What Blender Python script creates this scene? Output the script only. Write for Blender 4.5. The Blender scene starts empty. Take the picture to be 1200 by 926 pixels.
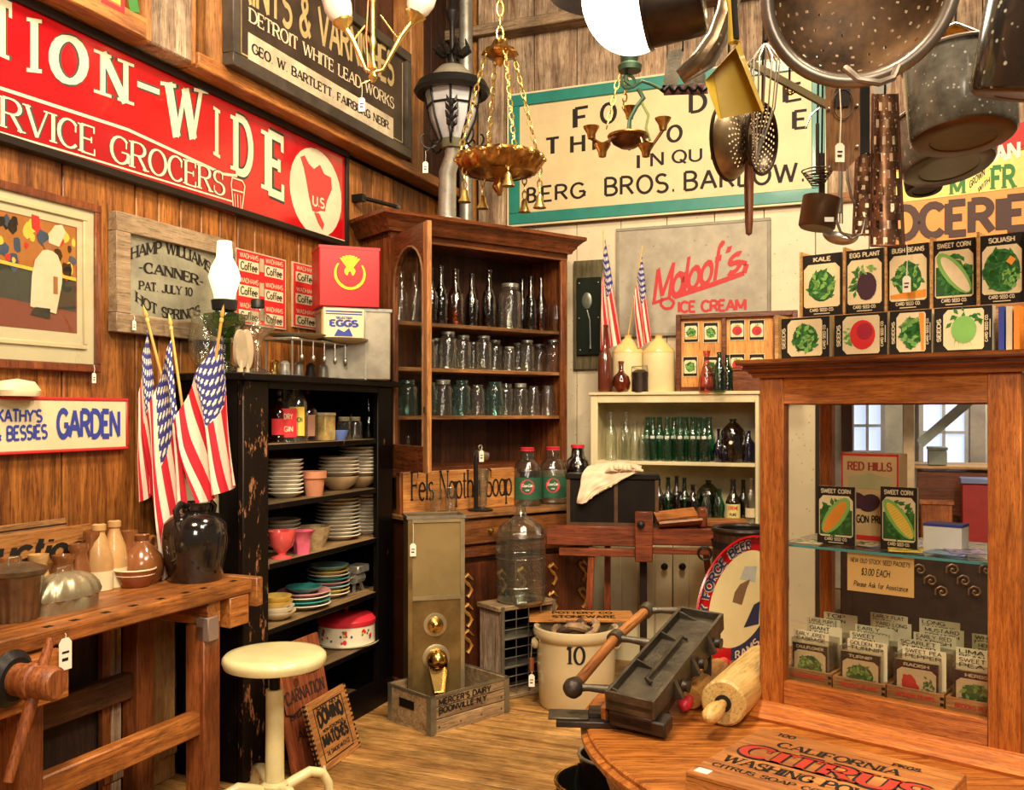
import bpy, bmesh, math, random
from mathutils import Vector, Matrix
random.seed(7)
R = math.radians
sc = bpy.context.scene
COL = sc.collection
# ------------------------------------------------------------ camera, world, exposure
F, PX0, PY0, CAMH = 1100.0, 600.0, 484.0, 1.5
cd = bpy.data.cameras.new('camera'); cam = bpy.data.objects.new('camera', cd); COL.objects.link(cam)
cam.location = (0, 0, CAMH); cam.rotation_euler = (R(90), 0, 0)
cd.sensor_width = 36; cd.lens = 36*F/1200; cd.shift_y = 21/1200; cd.clip_start = .05
sc.camera = cam
w = bpy.data.worlds.new('world'); sc.world = w; w.use_nodes = True
w.node_tree.nodes['Background'].inputs[0].default_value = (1.0, .80, .58, 1)
w.node_tree.nodes['Background'].inputs[1].default_value = .15
sc.view_settings.view_transform = 'Standard'; sc.view_settings.look = 'None'
sc.view_settings.exposure = -0.27; sc.view_settings.gamma = 1
sc.cycles.max_bounces = 8; sc.cycles.transparent_max_bounces = 24; sc.cycles.diffuse_bounces = 3
sc.cycles.glossy_bounces = 3; sc.cycles.use_denoising = True; sc.cycles.caustics_reflective = False; sc.cycles.caustics_refractive = False
def area(name, loc, target, size, power, col=(1, .79, .54)):
    l = bpy.data.lights.new(name, 'AREA'); l.energy = power; l.size = size; l.color = col
    o = bpy.data.objects.new(name, l); COL.objects.link(o); o.location = loc
    o.rotation_euler = (Vector(target)-Vector(loc)).to_track_quat('-Z', 'Y').to_euler(); return o
def point(name, loc, power, r=.05, col=(1, .75, .45)):
    l = bpy.data.lights.new(name, 'POINT'); l.energy = power; l.shadow_soft_size = r; l.color = col
    o = bpy.data.objects.new(name, l); COL.objects.link(o); o.location = loc; return o
area('ceiling_light', (-.6, 1.2, 4.3), (-1.2, 4.2, 1.2), .7, 215)  # three unseen area lights, added overhead as the main warm fill
area('ceiling_light', (1.6, 1.0, 4.2), (.2, 5.0, 1.0), .7, 205)
area('ceiling_light', (.6, 3.6, 4.4), (.3, 4.2, 0), .6, 120)
area('aisle_light', (.35, -1.0, 2.9), (.6, 3.0, 1.0), 1.0, 85, (1, .86, .68))
area('annex_light', (4.2, 6.4, 2.6), (3.4, 7.4, 1.0), 1.2, 60, (1, .92, .85))
# ------------------------------------------------------------ materials
def newmat(name):
    m = bpy.data.materials.new(name); m.use_nodes = True; nt = m.node_tree
    return m, nt, nt.nodes['Principled BSDF']
def setc(s, c): s.default_value = (c[0], c[1], c[2], 1)
def node(nt, t, **k):
    n = nt.nodes.new(t)
    for a, b in k.items(): setattr(n, a, b)
    return n
def ramp(nt, fac, stops):
    r = node(nt, 'ShaderNodeValToRGB'); e = r.color_ramp.elements
    while len(e) < len(stops): e.new(.5)
    for i, (p, c) in enumerate(stops): e[i].position = p; e[i].color = (c[0], c[1], c[2], 1)
    nt.links.new(fac, r.inputs[0]); return r.outputs[0]
def coords(nt, scale=(1, 1, 1), rnd=True):
    tc = node(nt, 'ShaderNodeTexCoord'); mp = node(nt, 'ShaderNodeMapping'); mp.inputs['Scale'].default_value = scale
    nt.links.new(tc.outputs['Object'], mp.inputs[0])
    if rnd:
        oi = node(nt, 'ShaderNodeObjectInfo'); ml = node(nt, 'ShaderNodeMath', operation='MULTIPLY'); ml.inputs[1].default_value = 37
        nt.links.new(oi.outputs['Random'], ml.inputs[0]); cb = node(nt, 'ShaderNodeCombineXYZ')
        for i in range(3): nt.links.new(ml.outputs[0], cb.inputs[i])
        nt.links.new(cb.outputs[0], mp.inputs['Location'])
        return mp.outputs[0], oi.outputs['Random']
    return mp.outputs[0], None
def noise(nt, vec, scale, detail=4, rough=.6, dist=0):
    n = node(nt, 'ShaderNodeTexNoise'); n.inputs['Scale'].default_value = scale; n.inputs['Detail'].default_value = detail
    n.inputs['Roughness'].default_value = rough; n.inputs['Distortion'].default_value = dist
    nt.links.new(vec, n.inputs['Vector']); return n.outputs[0]
def mixc(nt, fac, a, b, mode='MIX'):
    m = node(nt, 'ShaderNodeMix', data_type='RGBA', blend_type=mode)
    if isinstance(fac, float): m.inputs[0].default_value = fac
    else: nt.links.new(fac, m.inputs[0])
    for s, v in ((m.inputs[6], a), (m.inputs[7], b)):
        if isinstance(v, tuple): setc(s, v)
        else: nt.links.new(v, s)
    return m.outputs[2]
def bump(nt, p, h, strength, dist=.01):
    b = node(nt, 'ShaderNodeBump'); b.inputs['Strength'].default_value = strength; b.inputs['Distance'].default_value = dist
    nt.links.new(h, b.inputs['Height']); nt.links.new(b.outputs[0], p.inputs['Normal'])
MC = {}
def wood(name, dark, light, grain='z', rough=.45, fine=1.0, stain=.5, vary=.5, bmp=.35, knots=False):
    if name in MC: return MC[name]
    m, nt, p = newmat(name)
    st = {'x': (1, 14, 14), 'y': (14, 1, 14), 'z': (14, 14, 1)}[grain]
    v, rnd = coords(nt, tuple(s*fine for s in st))
    n1 = noise(nt, v, 2.2, 5, .65, 1.2); n2 = noise(nt, v, 15.0, 5, .75)
    mid = tuple((a+b)/2 for a, b in zip(dark, light))
    c = ramp(nt, n1, [(.3, dark), (.5, mid), (.68, light)])
    dk = tuple(a*.45 for a in dark)
    f = ramp(nt, n2, [(.36, (1, 1, 1)), (.5, (0, 0, 0))])
    fm = node(nt, 'ShaderNodeMath', operation='MULTIPLY'); fm.inputs[1].default_value = .8; nt.links.new(f, fm.inputs[0])
    c = mixc(nt, fm.outputs[0], c, dk)
    v2, _ = coords(nt, (1, 1, 1))
    n3 = noise(nt, v2, 3.5, 5, .7); s3 = ramp(nt, n3, [(.35, (1-stain,)*3), (.62, (1, 1, 1))])
    c = mixc(nt, 1.0, c, s3, 'MULTIPLY')
    if vary:
        mr = node(nt, 'ShaderNodeMapRange'); mr.inputs[3].default_value = 1-vary; mr.inputs[4].default_value = 1+vary*.5
        nt.links.new(rnd, mr.inputs[0]); cb = node(nt, 'ShaderNodeCombineXYZ')
        for i in range(3): nt.links.new(mr.outputs[0], cb.inputs[i])
        c = mixc(nt, 1.0, c, cb.outputs[0], 'MULTIPLY')
    if knots:
        vo = node(nt, 'ShaderNodeTexVoronoi'); vo.inputs['Scale'].default_value = 1.6; v3, _ = coords(nt, (2.2, 2.2, 1.1)); nt.links.new(v3, vo.inputs['Vector'])
        kf = ramp(nt, vo.outputs['Distance'], [(.035, (1, 1, 1)), (.075, (0, 0, 0))]); c = mixc(nt, kf, c, tuple(a*.25 for a in dark))
    nt.links.new(c, p.inputs['Base Color']); p.inputs['Roughness'].default_value = rough
    bump(nt, p, n2, bmp, .004); MC[name] = m; return m
def mat(name, col, rough=.5, metal=0.0, var=.25, nscale=8, col2=None, bmp=0.0, coat=0.0, trans=0.0, speck=None, bscale=None):
    if name in MC: return MC[name]
    m, nt, p = newmat(name); v, rnd = coords(nt)
    n = noise(nt, v, nscale, 6, .65); c2 = col2 or tuple(a*(1-var) for a in col)
    c = ramp(nt, n, [(.35, c2), (.62, col)])
    if speck:
        vo = node(nt, 'ShaderNodeTexVoronoi'); vo.inputs['Scale'].default_value = speck[1]; nt.links.new(v, vo.inputs['Vector'])
        c = mixc(nt, ramp(nt, vo.outputs['Distance'], [(speck[2], (1, 1, 1)), (speck[2]+.08, (0, 0, 0))]), c, speck[0])
    nt.links.new(c, p.inputs['Base Color'])
    p.inputs['Roughness'].default_value = rough; p.inputs['Metallic'].default_value = metal
    if max(col) < .03 and not coat: p.inputs['Specular IOR Level'].default_value = .2
    p.inputs['Coat Weight'].default_value = coat; p.inputs['Coat Roughness'].default_value = .08
    if bmp: bump(nt, p, noise(nt, v, bscale or nscale*2.5, 5, .7), bmp, .006)
    MC[name] = m; return m
def flat(name, col, rough=.6):
    return mat(name, col, rough, var=.1, nscale=30)
def paint_chip(name, top, under, thr=.6, scale=14, rough=.4, stretch=(1, 1, .35)):
    if name in MC: return MC[name]
    m, nt, p = newmat(name); v, _ = coords(nt, stretch)
    n = noise(nt, v, scale, 8, .75); f = ramp(nt, n, [(thr, (0, 0, 0)), (thr+.03, (1, 1, 1))])
    n2 = noise(nt, v, 4, 4); b = ramp(nt, n2, [(.35, tuple(a*.75 for a in top)), (.65, top)])
    nt.links.new(mixc(nt, f, b, under), p.inputs['Base Color']); p.inputs['Roughness'].default_value = rough
    if max(top) < .05: p.inputs['Specular IOR Level'].default_value = .18
    bump(nt, p, n, .3, .004); MC[name] = m; return m
def glass(name, tint=(.9, .95, .92), refl=.9, edge=.55):
    """thin glass: clear where seen square on, tinted and reflecting towards grazing"""
    if name in MC: return MC[name]
    m, nt, p = newmat(name); nt.nodes.remove(p); out = nt.nodes['Material Output']
    tr = node(nt, 'ShaderNodeBsdfTransparent'); gl = node(nt, 'ShaderNodeBsdfGlossy'); gl.inputs['Roughness'].default_value = .04
    df = node(nt, 'ShaderNodeBsdfDiffuse')
    lw = node(nt, 'ShaderNodeLayerWeight'); lw.inputs[0].default_value = .35
    dk = tuple(a*.45 for a in tint)
    nt.links.new(ramp(nt, lw.outputs['Facing'], [(.25, tint), (.9, dk)]), tr.inputs[0])
    setc(gl.inputs[0], (refl,)*3); setc(df.inputs[0], tuple(min(1, a*1.1) for a in tint))
    mr = node(nt, 'ShaderNodeMapRange'); nt.links.new(lw.outputs['Facing'], mr.inputs[0]); mr.inputs[3].default_value = .11; mr.inputs[4].default_value = edge
    v, _ = coords(nt); n = noise(nt, v, 22, 3, .6)
    b = node(nt, 'ShaderNodeBump'); b.inputs['Strength'].default_value = .9; b.inputs['Distance'].default_value = .008
    nt.links.new(n, b.inputs['Height']); nt.links.new(b.outputs[0], gl.inputs['Normal'])
    m1 = node(nt, 'ShaderNodeMixShader'); nt.links.new(mr.outputs[0], m1.inputs[0]); nt.links.new(tr.outputs[0], m1.inputs[1]); nt.links.new(gl.outputs[0], m1.inputs[2])
    m2 = node(nt, 'ShaderNodeMixShader'); m2.inputs[0].default_value = .012; nt.links.new(m1.outputs[0], m2.inputs[1]); nt.links.new(df.outputs[0], m2.inputs[2])
    nt.links.new(m2.outputs[0], out.inputs[0]); MC[name] = m; return m
def pane_glass(name='pane_glass'):
    if name in MC: return MC[name]
    m, nt, p = newmat(name); nt.nodes.remove(p); out = nt.nodes['Material Output']
    tr = node(nt, 'ShaderNodeBsdfTransparent'); gl = node(nt, 'ShaderNodeBsdfGlossy'); gl.inputs['Roughness'].default_value = .02
    setc(tr.inputs[0], (.95, .96, .93)); lw = node(nt, 'ShaderNodeLayerWeight'); pw = node(nt, 'ShaderNodeMath', operation='POWER'); pw.inputs[1].default_value = 4
    nt.links.new(lw.outputs['Facing'], pw.inputs[0]); fr = node(nt, 'ShaderNodeMapRange'); fr.inputs[3].default_value = .05; fr.inputs[4].default_value = .8; nt.links.new(pw.outputs[0], fr.inputs[0])
    m1 = node(nt, 'ShaderNodeMixShader'); nt.links.new(fr.outputs[0], m1.inputs[0]); nt.links.new(tr.outputs[0], m1.inputs[1]); nt.links.new(gl.outputs[0], m1.inputs[2])
    nt.links.new(m1.outputs[0], out.inputs[0]); MC[name] = m; return m
def emit(name, col, s):
    if name in MC: return MC[name]
    m, nt, p = newmat(name); setc(p.inputs['Base Color'], col); setc(p.inputs['Emission Color'], col); p.inputs['Emission Strength'].default_value = s
    MC[name] = m; return m
# ------------------------------------------------------------ mesh builder
class MB:
    def __init__(s): s.v = []; s.f = []; s.sm = []; s.mi = []; s.uv = None
    def add(s, vs, fs, smooth=False, mi=0):
        b = len(s.v); s.v += [tuple(v) for v in vs]
        for f in fs: s.f.append(tuple(b+i for i in f)); s.sm.append(smooth); s.mi.append(mi)
        return s
    def box(s, x0, x1, y0, y1, z0, z1, M=None, bev=0.0, mi=0):
        if x0 > x1: x0, x1 = x1, x0
        if y0 > y1: y0, y1 = y1, y0
        if z0 > z1: z0, z1 = z1, z0
        if bev and min(x1-x0, y1-y0, z1-z0) > 2.2*bev:
            vs = []; b = bev     # chamfered box: 24 vertices
            for X, sx in ((x0, 1), (x1, -1)):
                for Y, sy in ((y0, 1), (y1, -1)):
                    for Z, sz in ((z0, 1), (z1, -1)):
                        vs += [(X, Y+sy*b, Z+sz*b), (X+sx*b, Y, Z+sz*b), (X+sx*b, Y+sy*b, Z)]
            if M: vs = [M @ Vector(v) for v in vs]
            bm = bmesh.new(); bv = [bm.verts.new(v) for v in vs]; bmesh.ops.convex_hull(bm, input=bv)
            bmesh.ops.dissolve_limit(bm, angle_limit=.02, verts=bm.verts, edges=bm.edges)
            bm.verts.index_update(); s.add([v.co for v in bm.verts], [[v.index for v in f.verts] for f in bm.faces], mi=mi); bm.free(); return s
        vs = [(x, y, z) for x in (x0, x1) for y in (y0, y1) for z in (z0, z1)]
        if M: vs = [M @ Vector(v) for v in vs]
        return s.add(vs, [(0, 1, 3, 2), (4, 6, 7, 5), (0, 4, 5, 1), (2, 3, 7, 6), (0, 2, 6, 4), (1, 5, 7, 3)], mi=mi)
    def bar(s, p0, p1, wx, wz, up=(0, 0, 1)):
        p0 = Vector(p0); p1 = Vector(p1); d = (p1-p0); L = d.length; d.normalize(); u = Vector(up)
        x = d.cross(u)
        if x.length < 1e-4: x = d.cross(Vector((0, 1, 0)))
        x.normalize(); u = x.cross(d); M = Matrix((x, d, u)).transposed().to_4x4(); M.translation = p0
        return s.box(-wx/2, wx/2, 0, L, -wz/2, wz/2, M)
    def cyl(s, p0, p1, r0, r1=None, n=16, caps=True, smooth=True):
        r1 = r0 if r1 is None else r1; p0 = Vector(p0); p1 = Vector(p1); d = (p1-p0).normalized()
        a = d.cross(Vector((0, 0, 1)));
        if a.length < 1e-4: a = Vector((1, 0, 0))
        a.normalize(); b = d.cross(a); vs = []
        for p, r in ((p0, r0), (p1, r1)):
            for i in range(n):
                t = 2*math.pi*i/n; vs.append(p+(a*math.cos(t)+b*math.sin(t))*r)
        s.add(vs, [(i, (i+1) % n, n+(i+1) % n, n+i) for i in range(n)], smooth)
        if caps: s.add(vs, [tuple(range(n-1, -1, -1)), tuple(range(n, 2*n))])
        return s
    def lathe(s, prof, n=24, M=None, skip=None, sx=1.0, closed=False, mi=0, fold=None):
        vs = []; fs = []
        for j, (r, z) in enumerate(prof):
            for i in range(n):
                t = 2*math.pi*i/n; rr = r*(fold(t, j) if fold else 1); vs.append(Vector((rr*math.cos(t)*sx, rr*math.sin(t), z)))
        if M: vs = [M @ v for v in vs]
        for j in range(len(prof)-1):
            for i in range(n):
                if skip and skip(i, j): continue
                k = (i+1) % n; fs.append((j*n+i, j*n+k, (j+1)*n+k, (j+1)*n+i))
        return s.add(vs, fs, True, mi)
    def tube(s, pts, r, n=8, closed=False, taper=None):
        pts = [Vector(p) for p in pts]; m = len(pts); rings = []; prev = None
        for i, p in enumerate(pts):
            a = pts[(i-1) % m] if (closed or i > 0) else p; b = pts[(i+1) % m] if (closed or i < m-1) else p
            d = (b-a).normalized()
            if prev is None:
                u = d.cross(Vector((0, 0, 1)))
                if u.length < 1e-3: u = d.cross(Vector((1, 0, 0)))
            else: u = prev-d*prev.dot(d)
            u.normalize(); prev = u; v = d.cross(u)
            rr = r[i] if isinstance(r, (list, tuple)) else r
            rings.append([p+(u*math.cos(2*math.pi*k/n)+v*math.sin(2*math.pi*k/n))*rr for k in range(n)])
        vs = [q for rg in rings for q in rg]; fs = []
        for i in range(m if closed else m-1):
            j = (i+1) % m
            for k in range(n): fs.append((i*n+k, i*n+(k+1) % n, j*n+(k+1) % n, j*n+k))
        if not closed: fs += [tuple(range(n-1, -1, -1)), tuple(range((m-1)*n, m*n))]
        return s.add(vs, fs, True)
    def torus(s, c, rx, ry, r, n=28, k=8, M=None, plane='xy'):
        pts = []
        for i in range(n):
            t = 2*math.pi*i/n; a, b = rx*math.cos(t), ry*math.sin(t)
            p = {'xy': (a, b, 0), 'xz': (a, 0, b), 'yz': (0, a, b)}[plane]
            p = Vector(p)+Vector(c); pts.append(M @ p if M else p)
        return s.tube(pts, r, k, True)
    def prism(s, pts, y0, y1, M=None, smooth=False):
        """outline in x,z extruded along y"""
        n = len(pts); vs = [Vector((a, y0, b)) for a, b in pts]+[Vector((a, y1, b)) for a, b in pts]
        if M: vs = [M @ v for v in vs]
        return s.add(vs, [tuple(range(n)), tuple(range(2*n-1, n-1, -1))]+[(i, n+i, n+(i+1) % n, (i+1) % n) for i in range(n)], smooth)
    def poly(s, pts, y=0.0, M=None, mi=0):
        vs = [Vector((a, y, b)) for a, b in pts]
        if M: vs = [M @ v for v in vs]
        return s.add(vs, [tuple(range(len(pts)))], mi=mi)
    def profx(s, prof, x0, x1):
        """profile in y,z extruded along x"""
        n = len(prof); vs = [(x0, a, b) for a, b in prof]+[(x1, a, b) for a, b in prof]
        return s.add(vs, [tuple(range(n)), tuple(range(2*n-1, n-1, -1))]+[(i, n+i, n+(i+1) % n, (i+1) % n) for i in range(n)])
    def mesh(s, name):
        me = bpy.data.meshes.new(name); me.from_pydata(s.v, [], s.f); me.polygons.foreach_set('use_smooth', s.sm)
        me.polygons.foreach_set('material_index', s.mi)
        if s.uv:
            l = me.uv_layers.new(name='UVMap')
            for lp in me.loops: l.data[lp.index].uv = s.uv[lp.vertex_index]
        bm = bmesh.new(); bm.from_mesh(me); bmesh.ops.recalc_face_normals(bm, faces=bm.faces); bm.to_mesh(me); bm.free()
        me.set_sharp_from_angle(angle=R(42)); me.update(); return me
    def build(s, name, m, parent=None, label=None, M=None):
        me = s.mesh(name)
        for mm in (m if isinstance(m, (list, tuple)) else [m]): me.materials.append(mm)
        o = bpy.data.objects.new(name, me); COL.objects.link(o)
        if parent: o.parent = parent
        if M: o.matrix_basis = M
        if label: o['label'] = label
        return o
# ------------------------------------------------------------ things
def tag(o, label, cat, group=None, kind=None):
    o['label'] = label; o['category'] = cat
    if group: o['group'] = group
    if kind: o['kind'] = kind
    return o
def thing(name, label, cat, M=None, group=None):
    o = bpy.data.objects.new(name, None); COL.objects.link(o); o.empty_display_size = .05
    if M is not None: o.matrix_world = M
    return tag(o, label, cat, group)
def struct(name, mb, m, M=None, parent=None):
    o = mb.build(name, m, parent, M=M)
    if parent is None: o['kind'] = 'structure'
    return o
def clone(root, M, label, group=None):
    r = root.copy(); COL.objects.link(r); r.matrix_world = M; r['label'] = label
    if group: r['group'] = group
    for ch in list(root.children):
        c = ch.copy(); COL.objects.link(c); c.parent = r
        for g in list(ch.children):
            d = g.copy(); COL.objects.link(d); d.parent = c
    return r
def ray(px, py): return Vector(((px-PX0)/F, 1, (PY0-py)/F))
def at(px, py, Y): return Vector((0, 0, CAMH))+ray(px, py)*Y
def onz(px, py, z=0.0):
    d = ray(px, py); return Vector((0, 0, CAMH))+d*((z-CAMH)/d.z)
class Frame:
    """local x to the right along a surface, y into it, z up"""
    def __init__(s, o, xdir, zdir=(0, 0, 1)):
        x = Vector(xdir).normalized(); z = Vector(zdir).normalized(); y = z.cross(x).normalized(); z = x.cross(y).normalized()
        s.M = Matrix((x, y, z)).transposed().to_4x4(); s.M.translation = Vector(o); s.I = s.M.inverted()
    def hit(s, px, py, y=0.0):
        o = s.I @ Vector((0, 0, CAMH)); d = s.I.to_3x3() @ ray(px, py); t = (y-o.y)/d.y; p = o+d*t; return p.x, p.z
    def hitz(s, px, py, z=0.0):
        o = s.I @ Vector((0, 0, CAMH)); d = s.I.to_3x3() @ ray(px, py); t = (z-o.z)/d.z; p = o+d*t; return p.x, p.y
    def X(s, px, y=0.0): return s.hit(px, PY0, y)[0]
    def Z(s, px, py, y=0.0): return s.hit(px, py, y)[1]
    def w(s, x, y, z): return s.M @ Vector((x, y, z))
    def at(s, x, y, z): return s.M @ Matrix.Translation((x, y, z))
def rz(p, deg=0): return Matrix.Translation(Vector(p)) @ Matrix.Rotation(R(deg), 4, 'Z')
def axisM(p, d, roll=0):
    """matrix at p whose local z points along d"""
    q = Vector(d).normalized().to_track_quat('Z', 'Y'); return Matrix.Translation(Vector(p)) @ q.to_matrix().to_4x4() @ Matrix.Rotation(R(roll), 4, 'Z')
ORD = ['first', 'second', 'third', 'fourth', 'fifth', 'sixth', 'seventh', 'eighth', 'ninth', 'tenth', 'eleventh', 'twelfth', 'thirteenth', 'fourteenth', 'fifteenth', 'sixteenth']
def nth(i): return ORD[i]
# ------------------------------------------------------------ stroke lettering
def ar(cx, cy, rx, ry, a0, a1, n=9):
    return [(cx+rx*math.cos(R(a0+(a1-a0)*i/n)), cy+ry*math.sin(R(a0+(a1-a0)*i/n))) for i in range(n+1)]
G = {
 'A': (.72, [[(0, 0), (.36, 1)], [(.72, 0), (.36, 1)], [(.13, .35), (.59, .35)]]),
 'B': (.6, [[(.02, 0), (.02, 1)], [(.02, 1)]+ar(.28, .76, .27, .24, 90, -90)+[(.02, .52)], [(.02, .52)]+ar(.31, .26, .29, .26, 90, -90)+[(.02, 0)]]),
 'C': (.66, [ar(.36, .5, .36, .5, 42, 318, 14)]),
 'D': (.68, [[(.02, 0), (.02, 1)], [(.02, 1)]+ar(.26, .5, .42, .5, 90, -90, 12)+[(.02, 0)]]),
 'E': (.54, [[(.02, 0), (.02, 1)], [(.02, 1), (.52, 1)], [(.02, .52), (.42, .52)], [(.02, 0), (.54, 0)]]),
 'F': (.52, [[(.02, 0), (.02, 1)], [(.02, 1), (.52, 1)], [(.02, .52), (.42, .52)]]),
 'G': (.7, [ar(.37, .5, .37, .5, 42, 350, 14), [(.42, .44), (.72, .44)], [(.7, .44), (.7, .08)]]),
 'H': (.66, [[(.02, 0), (.02, 1)], [(.64, 0), (.64, 1)], [(.02, .52), (.64, .52)]]),
 'I': (.12, [[(.06, 0), (.06, 1)]]),
 'J': (.46, [[(.44, 1), (.44, .24)]+ar(.22, .22, .22, .22, 0, -180)]),
 'K': (.64, [[(.02, 0), (.02, 1)], [(.62, 1), (.02, .4)], [(.22, .58), (.64, 0)]]),
 'L': (.52, [[(.02, 0), (.02, 1)], [(.02, 0), (.52, 0)]]),
 'M': (.82, [[(.03, 0), (.03, 1)], [(.03, 1), (.41, .15)], [(.41, .15), (.79, 1)], [(.79, 1), (.79, 0)]]),
 'N': (.68, [[(.03, 0), (.03, 1)], [(.03, 1), (.65, 0)], [(.65, 0), (.65, 1)]]),
 'O': (.74, [ar(.37, .5, .37, .5, 90, 450, 18)]),
 'P': (.58, [[(.02, 0), (.02, 1)], [(.02, 1)]+ar(.3, .74, .27, .26, 90, -90)+[(.02, .48)]]),
 'Q': (.74, [ar(.37, .5, .37, .5, 90, 450, 18), [(.42, .25), (.74, -.1)]]),
 'R': (.64, [[(.02, 0), (.02, 1)], [(.02, 1)]+ar(.3, .75, .27, .25, 90, -90)+[(.02, .5)], [(.3, .5), (.62, 0)]]),
 'S': (.56, [ar(.28, .75, .26, .25, 35, 250, 9)+ar(.28, .25, .28, .26, 80, -145, 10)]),
 'T': (.62, [[(.31, 0), (.31, 1)], [(0, 1), (.62, 1)]]),
 'U': (.66, [[(.02, 1), (.02, .32)]+ar(.33, .31, .31, .31, 180, 360)+[(.64, 1)]]),
 'V': (.7, [[(0, 1), (.35, 0)], [(.7, 1), (.35, 0)]]),
 'W': (1.0, [[(0, 1), (.25, 0)], [(.25, 0), (.5, .95)], [(.5, .95), (.75, 0)], [(.75, 0), (1, 1)]]),
 'X': (.66, [[(0, 0), (.66, 1)], [(0, 1), (.66, 0)]]),
 'Y': (.68, [[(0, 1), (.34, .48)], [(.68, 1), (.34, .48)], [(.34, .48), (.34, 0)]]),
 'Z': (.6, [[(.02, 1), (.58, 1)], [(.58, 1), (.02, 0)], [(.02, 0), (.6, 0)]]),
 '0': (.56, [ar(.28, .5, .28, .5, 90, 450, 16)]), '1': (.3, [[(.16, 0), (.16, 1)], [(.16, 1), (0, .84)]]),
 '2': (.54, [ar(.27, .72, .26, .28, 160, -20)+[(.02, 0), (.54, 0)]]), '3': (.52, [ar(.24, .75, .25, .25, 150, -90)+ar(.24, .26, .27, .26, 90, -150)]),
 '6': (.56, [ar(.28, .28, .27, .28, 0, 360, 14), [(.04, .4), (.3, 1)]]), '8': (.54, [ar(.27, .75, .22, .25, 90, 450, 12), ar(.27, .26, .27, .26, 90, 450, 12)]),
 '.': (.14, [[(.03, .05), (.12, .05)]]), ',': (.14, [[(.1, .08), (.04, -.12)]]), "'": (.12, [[(.08, 1), (.05, .8)]]),
 '-': (.34, [[(.03, .45), (.31, .45)]]), '"': (.22, [[(.05, 1), (.05, .8)], [(.17, 1), (.17, .8)]]),
 '&': (.7, [[(.68, 0), (.2, .66)]+ar(.32, .8, .17, .18, 220, -40)+[(.1, .4)]+ar(.28, .24, .26, .24, 150, 330)+[(.66, .42)]]),
 '$': (.52, [ar(.26, .72, .24, .22, 35, 250, 8)+ar(.26, .27, .26, .24, 80, -145, 8), [(.26, 1.08), (.26, -.1)]]),
 'a': (.5, [ar(.24, .3, .24, .3, 0, 360, 12), [(.48, .6), (.48, 0)]]), 'b': (.5, [[(.02, 1), (.02, 0)], ar(.26, .3, .24, .3, 0, 360, 12)]),
 'c': (.46, [ar(.26, .3, .25, .3, 45, 315, 10)]), 'd': (.5, [[(.48, 1), (.48, 0)], ar(.24, .3, .24, .3, 0, 360, 12)]),
 'e': (.5, [[(.02, .32), (.48, .32)]+ar(.25, .3, .24, .3, 5, 310, 11)]), 'f': (.32, [ar(.24, .82, .12, .18, 40, 180, 5)+[(.12, 0)], [(0, .6), (.3, .6)]]),
 'g': (.5, [ar(.24, .32, .24, .28, 0, 360, 12), [(.48, .6), (.48, -.1)]+ar(.24, -.1, .24, .18, 0, -160)]),
 'h': (.48, [[(.02, 1), (.02, 0)], [(.02, .4)]+ar(.24, .4, .22, .2, 160, 0)+[(.46, 0)]]), 'i': (.1, [[(.05, .6), (.05, 0)], [(.05, .78), (.05, .86)]]),
 'k': (.46, [[(.02, 1), (.02, 0)], [(.44, .6), (.02, .22)], [(.16, .34), (.46, 0)]]), 'l': (.1, [[(.05, 1), (.05, 0)]]),
 'm': (.76, [[(.02, .6), (.02, 0)], [(.02, .42)]+ar(.2, .42, .18, .18, 160, 0)+[(.38, 0)], [(.38, .42)]+ar(.56, .42, .18, .18, 160, 0)+[(.74, 0)]]),
 'n': (.48, [[(.02, .6), (.02, 0)], [(.02, .4)]+ar(.24, .4, .22, .2, 160, 0)+[(.46, 0)]]), 'o': (.52, [ar(.26, .3, .25, .3, 90, 450, 12)]),
 'p': (.5, [[(.02, .6), (.02, -.32)], ar(.26, .3, .24, .3, 0, 360, 12)]), 'r': (.34, [[(.02, .6), (.02, 0)], [(.02, .36)]+ar(.22, .4, .2, .2, 160, 50)]),
 's': (.4, [ar(.2, .45, .18, .15, 35, 250, 7)+ar(.2, .15, .19, .16, 80, -145, 7)]), 't': (.32, [[(.13, .9), (.13, .14)]+ar(.24, .13, .11, .13, 180, 290, 5), [(0, .6), (.3, .6)]]),
 'u': (.48, [[(.02, .6), (.02, .22)]+ar(.24, .22, .22, .22, 180, 360)+[(.46, .6)], [(.46, .3), (.46, 0)]]), 'v': (.44, [[(0, .6), (.22, 0)], [(.44, .6), (.22, 0)]]),
 'w': (.7, [[(0, .6), (.18, 0)], [(.18, 0), (.35, .58)], [(.35, .58), (.52, 0)], [(.52, 0), (.7, .6)]]), 'y': (.46, [[(0, .6), (.23, 0)], [(.46, .6), (.12, -.32)]]),
 ' ': (.36, []),
}
TICK = {'E': [(.52, 1, -1), (.54, 0, 1), (.42, .52, 0)], 'F': [(.52, 1, -1), (.42, .52, 0)], 'L': [(.52, 0, 1)], 'T': [(0, 1, -1), (.62, 1, -1)], 'Z': [(.02, 1, -1), (.6, 0, 1)],
        'C': [(.63, .83, -1)], 'G': [(.64, .83, -1)], 'S': [(.49, .9, -1), (.05, .11, 1)]}
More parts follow.
